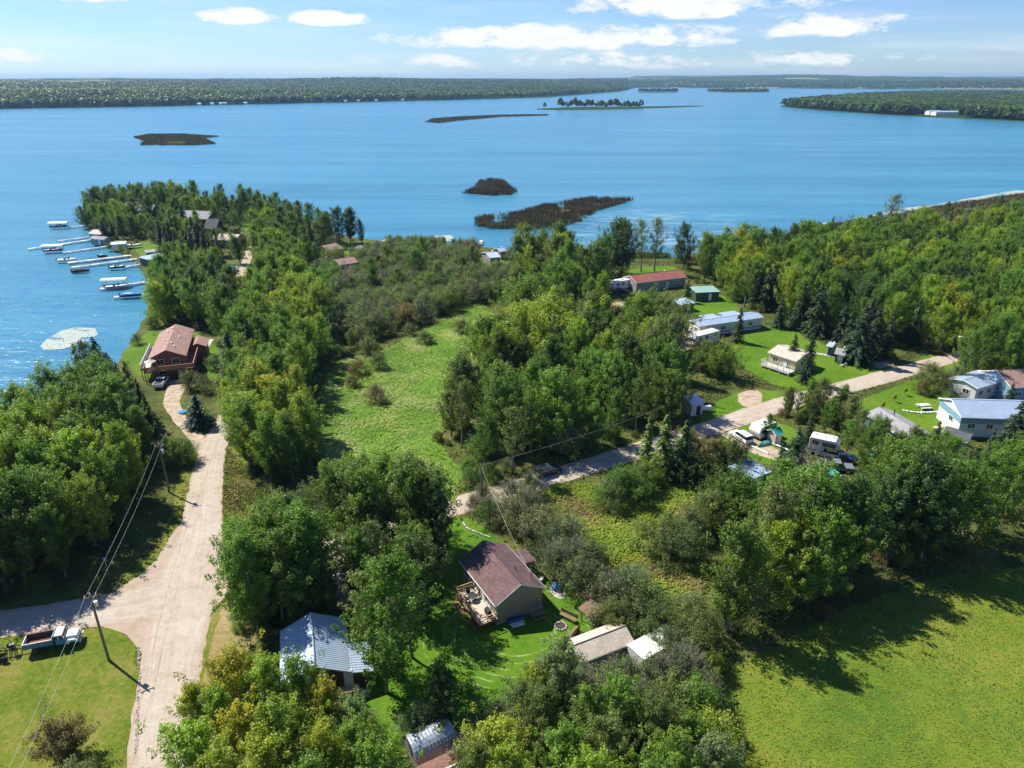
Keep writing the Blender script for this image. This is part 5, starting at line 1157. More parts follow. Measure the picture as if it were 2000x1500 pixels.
ic = loc_to(tc, e.rotation_euler.z, -4.3, -.1); e = empty('farm_implement', ic, e.rotation_euler.z, 'rusty farm implement hitched behind the dump truck', 'implement')
m = MB(); m.tube([(1.5, 0, .6), (.4, 0, .7), (-1.2, 0, .8)], .09, 6); m.build('drawbar', RUST, e)
for k in range(4): m = MB(); m.tube([(.6 - k * .5, -.9, .2), (.55 - k * .5, -.2, .95), (.55 - k * .5, .4, .95), (.6 - k * .5, 1.0, .25)], .06, 5); m.build('tine', DARKMETAL, e)
for s in (-1, 1): m = MB(); m.cyl((-.4, s * 1.15, .4), .4, .14, 'Y', 14); m.build('wheel', BLACK, e)
m = MB(); m.box((.2, .2, 1.15), (.5, .4, .35)); m.build('gearbox', DARKMETAL, e); m = MB(); m.tube([(.3, 0, 1.2), (.1, .2, 2.0), (-.4, .3, 2.1)], .04, 5); m.build('lever', DARKMETAL, e)
wc = loc_to(tc, e.rotation_euler.z, -6.9, .1); w = empty('farm_wagon', wc, e.rotation_euler.z, 'faded red flat wagon cut off by the left edge behind the implement', 'wagon'); m = MB(); m.box((0, 0, .95), (2.8, 2.0, .12)); m.build('platform', plain('faded_red_deck', (.34, .15, .13), .8, var=.3), w); m = MB(); m.box((0, 0, .8), (2.6, .8, .16)); m.build('frame', RUST, w)
for s in (-1, 1): m = MB(); m.cyl((-.6, s * .8, .4), .4, .16, 'Y', 14); m.build('wheel', BLACK, w)

# ------------------------------------------------------------------ poles, wires, sign
def pole(px, py, h, lab, arm=True, rzz=0, tr=True):
    x, y = U(px, py); e = empty('utility_pole', (x, y, 0), rzz, lab, 'utility pole', 'utility poles'); m = MB(); m.cyl((0, 0, h / 2), .16, h, n=10, r2=.11); m.build('shaft', POLEWOOD, e)
    if arm:
        m = MB(); m.box((0, 0, h - .35), (1.3, .1, .12)); m.build('crossarm', POLEWOOD, e)
        for sx in (-.55, 0, .55): q = MB(); q.cyl((sx, 0, h - .1 + (.25 if sx == 0 else 0)), .07, .28, n=8, r2=.04); q.build('insulator', WHITE, e)
    if tr: m = MB(); m.cyl((.3, 0, h - 1.3), .2, .6, n=12); m.cyl((.3, 0, h - .95), .05, .2, n=6); m.build('transformer', ALU, e)
    LANDMARKS.append(('the utility pole ' + ('on the corner lawn' if px < 250 else 'beside the gravel road' if px < 400 else 'by the middle road' if px < 1000 else 'at the cabin'), (x, y))); return (x, y, h)
P1 = pole(213, 1290, 9.2, 'brown wooden utility pole standing on the corner lawn near the gravel junction', rzz=.5, tr=True); P2 = pole(331, 962, 8.6, 'weathered utility pole at the edge of the lakeside wood beside the gravel road', rzz=.3)
P3 = pole(941, 992, 7.6, 'utility pole in the bushes by the middle road', False, tr=False); P4 = pole(632, 1135, 9.5, 'utility pole with pale top in the trees behind the metal-roofed cabin', True, .6, True)
WIREM = plain('weathered_wire', (.34, .34, .33), .6)
def wire(a, b, za, zb, sag, lab, off=0, mat=None, r_=.011):
    pts = []; n = 18; dx, dy = b[0] - a[0], b[1] - a[1]; L_ = math.hypot(dx, dy); ox, oy = -dy / L_ * off, dx / L_ * off
    for i in range(n + 1): t = i / n; pts.append((a[0] + dx * t + ox, a[1] + dy * t + oy, za + (zb - za) * t - sag * 4 * t * (1 - t)))
    m = MB(); m.tube(pts, r_, 4); o = m.build('power_line', mat or WIREM); tag(o, lab, 'wire', 'power lines')
PN = (P1[0] + (P1[0] - P2[0]) * .62, P1[1] + (P1[1] - P2[1]) * .62)
PF = U(400, 800)
wire(P1, P2, 9.0, 8.4, .6, 'upper power line between the two poles left of the gravel road', .5); wire(P1, P2, 9.2, 8.6, .6, 'lower power line between the two poles left of the gravel road', -.5)
wire(P1, PN, 9.0, 9.0, .3, 'left power line running from the corner lawn pole over the bottom edge', -.5); wire(P1, PN, 9.2, 9.1, .3, 'right power line running from the corner lawn pole over the bottom edge', .5)
wire(P2, PF, 8.4, 8.5, .5, 'power line continuing from the roadside pole toward the belt of trees', 0)
wire(P3, U(1290, 880), 7.4, 8.5, .5, 'pale power line along the shaded middle road'); wire(P3, (loc_to(loc, rz, 3.2, 2.2)), 7.4, 4.6, .6, 'service wire from the pole by the middle road to the cottage roof', 0, DIRTYWHITE)
wire(U(1420, 700), U(1560, 745), 7, 5, .5, 'thin wire crossing the lawn from the mobile home toward the spruce')
e = empty('street_sign', U(213, 1124), rad(-20), 'small blue street sign on a thin post at the road junction', 'sign'); m = MB(); m.cyl((0, 0, 1.3), .04, 2.6, n=8); m.build('post', ALU, e); m = MB(); m.box((0, 0, 2.55), (.85, .04, .3)); m.build('sign_plate', plain('sign_blue', (.03, .17, .5), .4), e)
e = empty('mailbox', U(466, 990), rad(10), 'small dark box on a thin post on the verge right of the gravel road', 'mailbox'); m = MB(); m.box((0, 0, .6), (.1, .1, 1.2)); m.build('post', WOOD, e); m = MB(); m.box((0, 0, 1.3), (.35, .5, .3)); m.build('box', RUST, e)
e = empty('street_lamp', U(1875, 735), 0, 'street lamp with curved arm rising from trees at the far end of the middle road', 'street lamp'); m = MB(); m.tube([(0, 0, 0), (0, 0, 8), (-.5, 0, 8.9), (-1.8, 0, 9.2)], .09, 6); m.build('pole', ALU, e); m = MB(); m.box((-2.1, 0, 9.2), (.8, .3, .15)); m.build('lamp_head', WHITE, e)
# stones lining the verge and the flower bed
m = MB(); r = random.Random(4)
for i in range(150):
    t = r.random(); x = 272 - 9 * max(0, (t - .25)) + r.uniform(-2.5, 2.5) ; y = 1262 + t * 210; p_ = U(x if t > .05 else x - 3, y); s = r.uniform(.06, .15); m.blob((p_[0], p_[1], .05), (s, s * .8, s * .7), 1, .2, i)
tag(m.build('verge_stones', STONE), 'scatter of small stones along the left edge of the gravel road', 'stones', kind='stuff')
bed = catmull([U(a, b) for a, b in [(905, 1022), (912, 1032), (925, 1038), (940, 1044), (956, 1050)]], .3); e = empty('flower_bed_edging', bed[0], 0, 'curved stone edging of the shrub bed behind the cottage', 'stone edging')
for i, p_ in enumerate(bed): m = MB(); m.blob((p_[0] - bed[0][0], p_[1] - bed[0][1], .1), (.2, .17, .15), 1, .2, i); m.build('stone', STONE if i % 2 else DIRTYWHITE, e)

# ------------------------------------------------------------------ docks, lifts, boats
def dock(A, B, w, lab):
    a, b = U(*A, 0), U(*B, 0); L_ = math.dist(a, b); e = empty('dock', a, math.atan2(b[1] - a[1], b[0] - a[0]), lab, 'dock', 'docks along the left shore')
    n = max(3, round(L_ / 3)); s = L_ / n
    for i in range(n): m = MB(); m.box(((i + .5) * s, 0, .12), (s - .06, w, .14)); m.build('deck_section', GREYWOOD if i % 2 else DOCKP, e)
    for i in range(n + 1):
        m = MB()
        for q in (-1, 1): m.cyl((i * s, q * (w / 2 + .05), -.5), .05, 2.0, n=6)
        m.build('post', ALU, e)
DOCKP = plain('bleached_dock_wood', (.52, .5, .47), .7, var=.15)
dock((54, 487), (188, 467), 1.6, 'longest pale dock with a post at its outer end'); dock((113, 471), (174, 463), 1.2, 'short narrow dock just above the longest one'); dock((133, 445), (166, 441), 1.1, 'shortest dock, next to the tip of the point')
dock((122, 494), (212, 481), 1.2, 'dock leading out to the white canopied lift'); dock((132, 514), (257, 499), 1.9, 'wide dock with a broad end platform and a speedboat'); dock((139, 523), (268, 506), 1.5, 'dock directly below the wide platform dock')
dock((240, 522), (292, 514), 1.2, 'short dock behind the open motorboat'); dock((195, 565), (296, 549), 1.6, 'dock with a covered pontoon boat halfway along'); dock((222, 581), (312, 573), 1.3, 'lowest dock, with the blue covered boat')
def boat(px, py, rzz, L_, lab, cover=None, canopy=None, mat=WHITE, lift=.3):
    x, y = U(px, py, 0); e = empty('boat', (x, y, -.35 + lift), rzz, lab, 'boat', 'boats at the docks'); W = L_ * .38
    n = 10; vs = []; prof = []
    for i in range(n):
        t = i / (n - 1); w = W / 2 * (1 if t < .5 else max(.03, 1 - ((t - .5) / .5) ** 2.2)); xx = -L_ / 2 + L_ * t; sh = .8 + .2 * t
        vs += [(xx, -w, sh), (xx, -w * .75, .15 + .25 * t * t), (xx, 0, .2 * t * t), (xx, w * .75, .15 + .25 * t * t), (xx, w, sh)]
    fs = [(i * 5 + j, i * 5 + j + 1, (i + 1) * 5 + j + 1, (i + 1) * 5 + j) for i in range(n - 1) for j in range(4)] + [(0, 4, 3, 2, 1)]
    m = MB(); m.add(vs, fs); m.build('hull', mat, e, smooth=True)
    m = MB(); m.add([(v[0], v[1] * .95, v[2] - (.04 if not cover else -.05)) for v in vs[::5]] + [(v[0], v[1] * .95, v[2] - (.04 if not cover else -.05)) for v in vs[4::5]], [(i, i + 1, n + i + 1, n + i) for i in range(n - 1)]); m.build('cover' if cover else 'deck', cover or DIRTYWHITE, e)
    if not cover:
        m = MB(); m.box((L_ * .08, 0, 1.15), (.08, W * .8, .5), 0, -.5); m.build('windscreen', GLASS, e); 
        for s in (-.25, .25): m = MB(); m.box((-L_ * .1, s * W, .95), (.5, .45, .5)); m.build('seat', DARKBLUE, e)
    else: m = MB(); m.blob((-L_ * .05, 0, .95), (L_ * .36, W * .4, .4), 2, .05, 3); m.build('cover_ridge', cover, e)
    m = MB(); m.box((-L_ / 2 - .2, 0, .7), (.4, .4, .9)); m.build('outboard_motor', BLACK, e)
def lift(px, py, rzz, L_, lab, mat=WHITE):
    x, y = U(px, py, 0); e = empty('boat_lift', (x, y, -.5), rzz, lab, 'boat lift', 'boat lifts'); m = MB(); m.extx([(-1.5, 2.5), (-1.1, 2.85), (1.1, 2.85), (1.5, 2.5), (1.45, 2.45), (-1.45, 2.45)], -L_ / 2, L_ / 2); m.build('canopy', mat, e)
    for sx in (-.4, .4):
        for s in (-1.35, 1.35): m = MB(); m.box((L_ * sx, s, 1.2), (.1, .1, 2.7)); m.build('post', DARKMETAL, e)
    for s in (-1, 1): m = MB(); m.box((0, s * 1.35, .7), (L_ * .85, .1, .12)); m.build('beam', DARKMETAL, e)
lift(116, 444, rad(5), 8, 'white canopied boat lift off the tip of the point'); boat(116, 445, rad(5), 7, 'dark boat under the canopy off the tip of the point', mat=DARKBLUE, lift=.6)
lift(105, 490, rad(12), 7.5, 'white canopied boat lift beside the longest dock'); boat(105, 492, rad(12), 6.5, 'dark boat under the canopy beside the longest dock', mat=DARKBLUE, lift=.6)
lift(225, 558, rad(12), 7.5, 'pale canopied lift on the dock with the pontoon boat', DIRTYWHITE); boat(229, 562, rad(12), 6.5, 'silver pontoon boat under the pale canopy', mat=ALU, lift=.3)
boat(132, 510, rad(14), 6.5, 'white speedboat with tower moored at the wide platform dock', mat=WHITE); boat(230, 524, rad(12), 5, 'dark open motorboat with white seats moored below the docks', mat=BLACK)
boat(257, 579, rad(6), 6.2, 'boat under a bright blue cover at the lowest dock', BLUETARP, mat=DARKBLUE); boat(202, 503, rad(10), 3, 'small green personal watercraft beside a dock', TEAL, mat=BLACK)
boat(262, 484, rad(20), 6, 'white motorboat on the grass behind the docks', mat=WHITE, lift=.8); boat(158, 530, rad(10), 5.5, 'low dark boat floating just below the platform docks', BLACK, mat=BLACK, lift=0)
e = empty('swimming_pool', U(444, 530), rad(5), 'bright blue above-ground pool under the spruces on the point', 'pool'); m = MB(); m.cyl((0, 0, .6), 3.4, 1.2, n=28); m.build('pool_wall', WHITE, e); m = MB(); m.cyl((0, 0, 1.22), 3.3, .04, n=28); m.build('cover', BLUETARP, e); clearing(e.location.x, e.location.y, 3.5, (425, 515, 465, 535))
e = empty('paddling_pool', U(357, 806), 0, 'small turquoise paddling pool on the verge left of the blue-grey spruce', 'paddling pool'); m = MB(); m.cyl((0, 0, .15), .8, .3, n=16); m.build('pool_ring', plain('turquoise', (.05, .45, .42), .4), e); m = MB(); m.cyl((0, 0, .31), .68, .03, n=16); m.build('pool_water', BLUETARP, e)
e = empty('tarpaulin_pile', U(672, 1128), .4, 'pale crumpled tarpaulin over a pile on the cabin track', 'tarpaulin'); m = MB(); m.blob((0, 0, .5), (1.6, 1.0, .6), 3, .1, 6); m.build('cover', DIRTYWHITE, e)
for i, (x, y) in enumerate([(1645, 716), (1652, 713)]): e = empty('boulder', U(x, y), i, ['larger', 'smaller'][i] + ' of two pale boulders on the lawn near the small brown hut', 'boulder'); m = MB(); m.blob((0, 0, .25), (.5 - .15 * i, .4, .35), 2, .12, i); m.build('rock', STONE, e)
for i, (x, y, l) in enumerate([(1722, 800, 'young yellowish sapling in the middle of the bright right-hand lawn'), (1766, 772, 'tiny sapling nearest the road on the bright right-hand lawn'), (1745, 785, 'tiny sapling between the other two on the bright right-hand lawn')]):
    e = empty('sapling', U(x, y), 0, l, 'sapling'); m = MB(); m.cyl((0, 0, .5), .03, 1.0, n=5); m.build('stem', WOOD, e); m = MB(); m.blob((0, 0, 1.2), (.38, .38, .5), 2, .3, i); m.build('leaves', plain('sapling_leaf', (.16, .17, .03), .8, var=.5, scale=8), e)
dock((748, 472), (768, 463), 1.6, 'pale dock in the water at the right end of the shore lawn'); dock((938, 478), (940, 470), 1.4, 'tiny white dock beside the white-roofed shore cabin')

# ------------------------------------------------------------------ reed beds, islands, floating leaves
REED = plain('reed', (.07, .06, .032), .9, var=.5, scale=.3)
ISL = poly((1040, 213), (1075, 211), (1130, 209), (1200, 208.5), (1270, 208), (1372, 206.3), (1372, 207.2), (1300, 210), (1180, 214), (1080, 214.5))
sheet('treed_island', ISL, .3, G['far'], 8, 2, skirt=(3, -1.2))
for nm, pg in (('distant_island', poly((1245, 181), (1325, 180), (1325, 178.5), (1250, 179))), ('distant_island', poly((1380, 180.5), (1505, 180), (1500, 177.5), (1400, 178)))): sheet(nm, pg, .1, G['far'], 20, 4, skirt=(3, -1))
def edge_ok(x, y, pg, r):
    d = 1e9
    for i in range(len(pg)):
        ax, ay = pg[i]; bx, by = pg[(i + 1) % len(pg)]; L2 = (bx - ax) ** 2 + (by - ay) ** 2 + 1e-9
        t = max(0, min(1, ((x - ax) * (bx - ax) + (y - ay) * (by - ay)) / L2)); d = min(d, math.hypot(x - ax - t * (bx - ax), y - ay - t * (by - ay)))
    return d > (3.4 + 3.5 * mnoise.noise(Vector((x * .3, y * .3, 4)))) * r.uniform(0, 1.0)
def reeds(name, pxpoly, n, h, lab, fringe=.0, seed=0, w=.35, mat=None, thr=0.0, cols=((.05, .055, .03), (.09, .06, .035), (.12, .085, .05), (.035, .045, .025), (.15, .15, .07), (.10, .12, .05)), ragged=1.0):
    pg = poly(*pxpoly); r = np.random.default_rng(seed); xs = [p[0] for p in pg]; ys = [p[1] for p in pg]; pts = []
    while len(pts) < n:
        for x, y in zip(r.uniform(min(xs), max(xs), 3000), r.uniform(min(ys), max(ys), 3000)):
            if inside((x, y), pg) and mnoise.fractal(Vector((x * .10, y * .14, seed)), 1, 2, 3) > -.42 + thr + fringe * r.uniform(-1, 1) and edge_ok(x, y, pg, r): pts.append((x, y))
    pts = np.array(pts[:n]); a = r.uniform(0, PI, n); L_ = h * r.uniform(.4, 1.2, n); ln = r.normal(size=(n, 2)) * .22 * h
    s = np.stack([np.cos(a), np.sin(a)], 1) * w * .5 * r.uniform(.5, 1.4, n)[:, None]
    b0 = np.concatenate([pts - s, np.full((n, 1), WATER_Z - .1)], 1); b1 = np.concatenate([pts + s, np.full((n, 1), WATER_Z - .1)], 1)
    t0 = np.concatenate([pts + s * .5 + ln, (WATER_Z + L_)[:, None]], 1); t1 = np.concatenate([pts - s * .5 + ln, (WATER_Z + L_)[:, None]], 1)
    V = np.stack([b0, b1, t0, t1], 1).reshape(-1, 3); rr_ = random.Random(seed); idx = [min(len(cols) - 1, max(0, int((.5 + .8 * mnoise.noise(Vector((x * .07, y * .12, seed + 3))) + rr_.uniform(-.3, .3)) * len(cols)))) for x, y in pts]
    gc = np.array([[q * rr_.uniform(.6, 1.4) for q in cols[i]] for i in idx])
    o = link_mesh(name, np_mesh(name, V, np.arange(4 * n).reshape(n, 4), GRASSB, {'gc': ('FACE', 'FLOAT_VECTOR', gc)})); return tag(o, lab, 'reeds', kind='stuff')
reeds('reed_bed', [(900, 376), (925, 366), (935, 352), (960, 349), (985, 352), (1012, 373), (1000, 379), (960, 381)], 9000, 1.7, 'oval dark reed bed standing in the lake', seed=1, w=.3)
reeds('reed_bed', [(925, 440), (925, 425), (1000, 415), (1060, 400), (1150, 386), (1243, 388), (1200, 402), (1170, 410), (1140, 430), (1080, 448), (1000, 446), (960, 446)], 19000, 1.9, 'long ragged brown reed bed near the shore with open patches', .22, seed=2, w=.26, thr=.28)
reeds('reed_bed', [(258, 267), (290, 261), (360, 261), (430, 265.5), (400, 269), (425, 280), (380, 283), (270, 283), (280, 275)], 16000, 1.0, 'low dark reed island at the left with a greener middle', .0, seed=3, w=1.5)
reeds('reed_bed', [(828, 238), (845, 231), (900, 227), (980, 224), (1072, 223), (1072, 225), (980, 228), (900, 235), (860, 240)], 9000, 1.2, 'long thin dark reed island right of the lake middle', seed=4, w=1.6)
sheet('mud_bank', poly((262, 268), (290, 262), (360, 262), (425, 266), (395, 269), (420, 280), (380, 282), (272, 282), (284, 275)), -.42, REED, 5, 3); sheet('mud_bank', poly((830, 238), (845, 232), (900, 228), (980, 225), (1070, 223.6), (980, 227.5), (900, 234), (860, 239)), -.42, REED, 5, 1.5)
sheet('mud_bank', poly((915, 375), (932, 366), (942, 356), (960, 353.5), (980, 356), (998, 372), (992, 377), (960, 378)), -.44, plain('dark_silt', (.045, .04, .025), .9, var=.5, scale=.12), 1.2, 2.2)
sheet('mud_bank', poly((1050, 424), (1090, 408), (1150, 397), (1195, 394), (1150, 408), (1110, 422), (1080, 430)), -.44, plain('brown_silt', (.10, .065, .038), .9, var=.5, scale=.12), 1.2, 4)
reeds('reed_bed', [(325, 277), (365, 277), (362, 281), (325, 281)], 1500, 1.1, 'small yellow-green patch in the left reed island', seed=8, w=1.5, cols=((.22, .24, .04), (.28, .25, .05)))
reeds('shore_reeds', [(1380, 492), (1500, 468), (1620, 440), (1760, 418), (1880, 396), (2060, 372), (2060, 384), (1880, 408), (1620, 452), (1400, 500)], 16000, 1.8, 'brown reeds along the right shore', .2, seed=6, w=.5, cols=((.16, .12, .06), (.10, .09, .04), (.2, .17, .09)))
reeds('shore_reeds', [(1000, 492), (1310, 506), (1310, 498), (1100, 494)], 4000, 1.5, 'green reeds along the middle shore', .2, seed=9, w=.4, cols=((.08, .15, .03), (.14, .18, .04)))
def lily(name, pxpoly, n, size, lab, seed, gaps=.0, mat=None, lump=.12):
    pg = poly(*pxpoly); r = np.random.default_rng(seed); xs = [p[0] for p in pg]; ys = [p[1] for p in pg]; pts = []; tries = 0
    while len(pts) < n and tries < 400:
        tries += 1
        for x, y in zip(r.uniform(min(xs), max(xs), 2000), r.uniform(min(ys), max(ys), 2000)):
            if inside((x, y), pg) and mnoise.fractal(Vector((x * lump, y * lump * 1.6, seed)), 1, 2, 4) > gaps + r.uniform(-.15, .1): pts.append((x, y))
    pts = np.array(pts[:n]); n = len(pts); Vs = []; s = size * r.uniform(.6, 1.3, n); a0 = r.uniform(0, 6, n)
    for k in range(6): a = a0 + k * PI / 3; Vs.append(np.stack([pts[:, 0] + s * np.cos(a), pts[:, 1] + s * np.sin(a), WATER_Z + .03 + r.uniform(0, .03, n)], 1))
    V = np.stack(Vs, 1).reshape(-1, 3); o = link_mesh(name, np_mesh(name, V, np.arange(6 * n).reshape(n, 6), mat or G['lily'])); return tag(o, lab, 'water plants', kind='stuff')
lily('lily_pads', [(78, 672), (90, 660), (120, 642), (150, 636), (185, 638), (190, 650), (160, 668), (120, 678), (85, 680)], 5200, .16, 'dense pale patch of lily pads floating off the left shore', 1, -.30)
lily('lily_pads', [(838, 466), (850, 458), (880, 457), (890, 466), (870, 470)], 2600, .22, 'pale patch of floating leaves off the middle shore', 2, -.5)
lily('floating_algae', [(1615, 448), (1630, 435), (1680, 425), (1760, 405), (1830, 398), (1880, 388), (1960, 374), (2060, 360), (2060, 376), (1900, 402), (1780, 420), (1700, 432)], 20000, .34, 'pale floating leaves along the right shore', 3, -.16, lump=.06)
lily('floating_algae', [(1560, 452), (1580, 442), (1615, 432), (1610, 445), (1600, 455)], 2200, .3, 'small pale patch of floating leaves before the right shore', 5, -.3, lump=.06)

# ------------------------------------------------------------------ trees and bushes
TREES = []
def road_near(x, y, m):
    for rd in ROADS:
        for (a, b, w) in rd[::2]:
            if abs(a - x) < w + m and (a - x) ** 2 + (b - y) ** 2 < (w + m) ** 2: return True
    return False
ROADS = [[p for p in rd] for rd in ROADS]
KEEP = RIGHT_LAWNS + SHORE_LAWNS + [LAWN, LL, SWAMP, LOT, JUNC]
SHOREW = LAND
def jit_tint(c, r, amt=.16):
    k = 1 + r.uniform(-amt, amt); return (c[0] * k * (1 + r.uniform(-.12, .12)), c[1] * k, c[2] * k * (1 + r.uniform(-.1, .1)))
def tree(bx, by, h, fam, tint, region, r=None, w=1.0, world=False, explicit=True, k=None, lab=None):
    p = (bx, by) if world else U(bx, by)
    rr = R0
    protos = dict(B=BROAD, R=ROUND, U=BUSH, S=SPRUCE, D=BARE)[fam]
    i = rr.randrange(len(protos)) if k is None else k % len(protos)
    TREES.append(dict(x=p[0], y=p[1], h=h, fam=fam, i=i, tint=tint, region=region, w=w * rr.uniform(.92, 1.1), rz=rr.uniform(0, 2 * PI), ex=explicit, lab=lab))
R0 = random.Random(5)
def blocked(x, y, h, rad_, fam):
    if road_near(x, y, 1.1 if fam != 'U' else .8): return True
    for pg in KEEP:
        if inside((x, y), pg): return True
    for (ex, ey, er) in EXCL:
        if (x - ex) ** 2 + (y - ey) ** 2 < (er + (1.2 if fam != 'U' else .8)) ** 2: return True
    d = math.hypot(x, y); t = pix(x, y, h); b = pix(x, y, 0)
    if not t or not b: return False
    pr = rad_ * F / math.hypot(d, 60)
    for (x0, y0, x1, y1, dist) in VIEWS:
        if d < dist and not (dist > 250 and R0.random() < .18) and t[0] + pr > x0 and t[0] - pr < x1 and b[1] > y0 and t[1] < y1: return True
    return False
def scatter(pxpoly, sp, fams, hr, tints, region, world=False, prob=1.0):
    pg = pxpoly if world else [U(a, b) for a, b in pxpoly]
    xs = [p[0] for p in pg]; ys = [p[1] for p in pg]; r = R0
    fl = [f for f, n in fams for _ in range(n)]; tl = [f for f, n in tints for _ in range(n)]
    y = min(ys); row = 0
    while y < max(ys):
        x = min(xs) + (row % 2) * sp / 2
        while x < max(xs):
            px, py = x + r.uniform(-.36, .36) * sp, y + r.uniform(-.36, .36) * sp; x += sp
            if r.random() > prob or not inside((px, py), pg): continue
            if any((px - t['x']) ** 2 + (py - t['y']) ** 2 < (sp * .55) ** 2 for t in TREES if t['ex'] and abs(px - t['x']) < sp): continue
            q = pix(px, py, 6)
            if q is None or q[0] < -140 or q[0] > 2140 or q[1] > 1700: continue
            fam = r.choice(fl); h = r.uniform(*hr)
            if fam == 'U': h *= .42 if hr[1] > 7 else 1
            if fam == 'S': h *= 1.02
            c = mnoise.noise(Vector((px * .06, py * .06, 9)))
            ti = tl[min(len(tl) - 1, max(0, int((c * .9 + .5) * len(tl) + r.uniform(-.18, .18) * len(tl))))]
            if fam == 'S': ti = 'spruce' if r.random() < .8 else 'conifer'
            if blocked(px, py, h, 2.2, fam): continue
            tree(px, py, h, fam, ti, region, world=True, explicit=False, w=(1.0 if fam != 'U' else 1.05))
        y += sp * .87; row += 1

WEST = 'left lakeside wood'; BELT = 'belt between gravel road and wet meadow'; POINT = 'houses on the point with docks'; MID = 'wood behind the middle road'
EAST = 'right-hand wood'; HEDGE = 'shelterbelt beside the hay field'; CAB = 'metal-roofed cabin'; BOT = 'thicket at the bottom edge'; SHOREB = 'willow scrub by the shore'; YARD = 'caravan yard'; MH = 'brown-roofed cottage'; LOTN = 'rough vacant lot'
E_ = lambda reg, fam, L_: [tree(a, b, h, fam, t, reg, lab=(l[0] if l else None)) for (a, b, h, t, *l) in L_]
# round the metal-roofed cabin and the cottage
E_(CAB, 'B', [(500, 1185, 12, 'mid'), (545, 1178, 13.5, 'green'), (582, 1180, 14, 'mid'), (604, 1168, 13.5, 'green'), (478, 1150, 10.5, 'mid'), (560, 1130, 12, 'green'), (615, 1120, 12.5, 'dark'), (520, 1130, 11, 'lime'),  (628, 1165, 9, 'green'),
              (660, 1062, 12, 'green'), (700, 1085, 14, 'olive'), (738, 1078, 14, 'mid'), (790, 1090, 14.5, 'green'), (832, 1082, 13.5, 'green'), (856, 1112, 11.5, 'dark'), (750, 1045, 12, 'mid'), (688, 1040, 12, 'mid'), (800, 1045, 12, 'olive'),
              (724, 1285, 12.5, 'olive'), (806, 1285, 11.5, 'dark'), (832, 1215, 11.5, 'dark'), (700, 1180, 11, 'green'), (800, 1180, 11, 'green'), (740, 1170, 12, 'olive'), (868, 1430, 8, 'dark')])
for q_ in ((-27.4, 66.9, 13.5, 'green'), (-29.8, 65.3, 14, 'mid'), (-25.0, 67.8, 13, 'green'), (-31.0, 67.5, 13, 'mid')): tree(q_[0], q_[1], q_[2], 'B', q_[3], CAB, world=True)
tree(755, 1352, 17, 'B', 'mid', CAB, k=2, lab='tallest green poplar with a long bare trunk, right beside the metal-roofed cabin')
E_(CAB, 'B', [(395, 1490, 9, 'yellow'), (440, 1500, 10, 'lime'), (480, 1450, 11, 'yellow'), (540, 1450, 11, 'lime'), (595, 1440, 10, 'mid'), (640, 1470, 9, 'yellow'), (420, 1570, 10, 'lime'), (500, 1560, 11, 'yellow'), (575, 1550, 11, 'lime'),
              (650, 1560, 10, 'yellow'), (720, 1560, 10, 'lime'), (700, 1490, 8, 'silver'), (750, 1620, 10, 'mid'), (450, 1650, 11, 'lime'), (540, 1640, 11, 'yellow'), (620, 1650, 11, 'mid'), (500, 1400, 7.5, 'lime'), (460, 1380, 7, 'yellow'), (620, 1395, 6, 'olive')])
E_(CAB, 'U', [(810, 1440, 3.6, 'silver'), (840, 1425, 3.2, 'willow'), (645, 1195, 2.5, 'olive'), (720, 1440, 3, 'mid')])
E_(BELT, 'B', [(452, 822, 8, 'yellow'), (458, 850, 9.5, 'lime'), (470, 880, 11, 'mid'), (490, 910, 12, 'green'), (530, 940, 12, 'mid'), (575, 945, 12, 'green'), (465, 800, 9, 'mid')])
E_(BOT, 'B', [(1092, 1420, 11, 'silver', 'slender silvery poplar with feathery top standing at the edge of the mown lawn'), (1150, 1480, 9, 'mid'), (1045, 1490, 9, 'olive'), (980, 1545, 9, 'yellow'), (1200, 1470, 9, 'mid'), (1262, 1490, 9, 'olive'), (1325, 1510, 8, 'green'), (1100, 1570, 10, 'mid'),
              (1195, 1570, 10, 'olive'), (1010, 1620, 10, 'lime'), (1300, 1590, 9, 'mid'), (920, 1600, 9, 'olive'), (1385, 1560, 8, 'silver'), (1150, 1660, 11, 'lime'), (1260, 1660, 10, 'mid'), (1060, 1400, 7.0, 'yellow')])
E_(BOT, 'U', [(1180, 1370, 4.6, 'grey'), (1225, 1355, 4.2, 'willow'), (1285, 1350, 4.6, 'willow'), (1330, 1340, 5, 'olive'), (1350, 1420, 5.5, 'mid'), (1240, 1420, 5, 'grey'), (1300, 1420, 5.2, 'olive'), (1120, 1350, 4, 'silver'), (1020, 1400, 4.2, 'willow'), (970, 1445, 4.4, 'silver'),
              (930, 1510, 4.5, 'grey'), (960, 1480, 4.5, 'olive'), (1385, 1480, 4.5, 'lime'), (1370, 1380, 4, 'olive'), (1345, 1290, 4.4, 'olive'), (1385, 1320, 3.2, 'lime'), (1400, 1430, 2.6, 'lime'), (1410, 1500, 2.6, 'mid'), (1150, 1400, 5, 'grey'), (1200, 1430, 5, 'willow')])
tree(135, 1475, 4.8, 'R', 'brown', 'corner lawn', w=1.15, k=1, lab='dark rounded bush on the corner lawn at the bottom left'); tree(150, 1560, 4.0, 'U', 'silver', 'corner lawn', w=1.1, lab='grey-green bush cut off by the bottom edge beside the dark rounded bush')
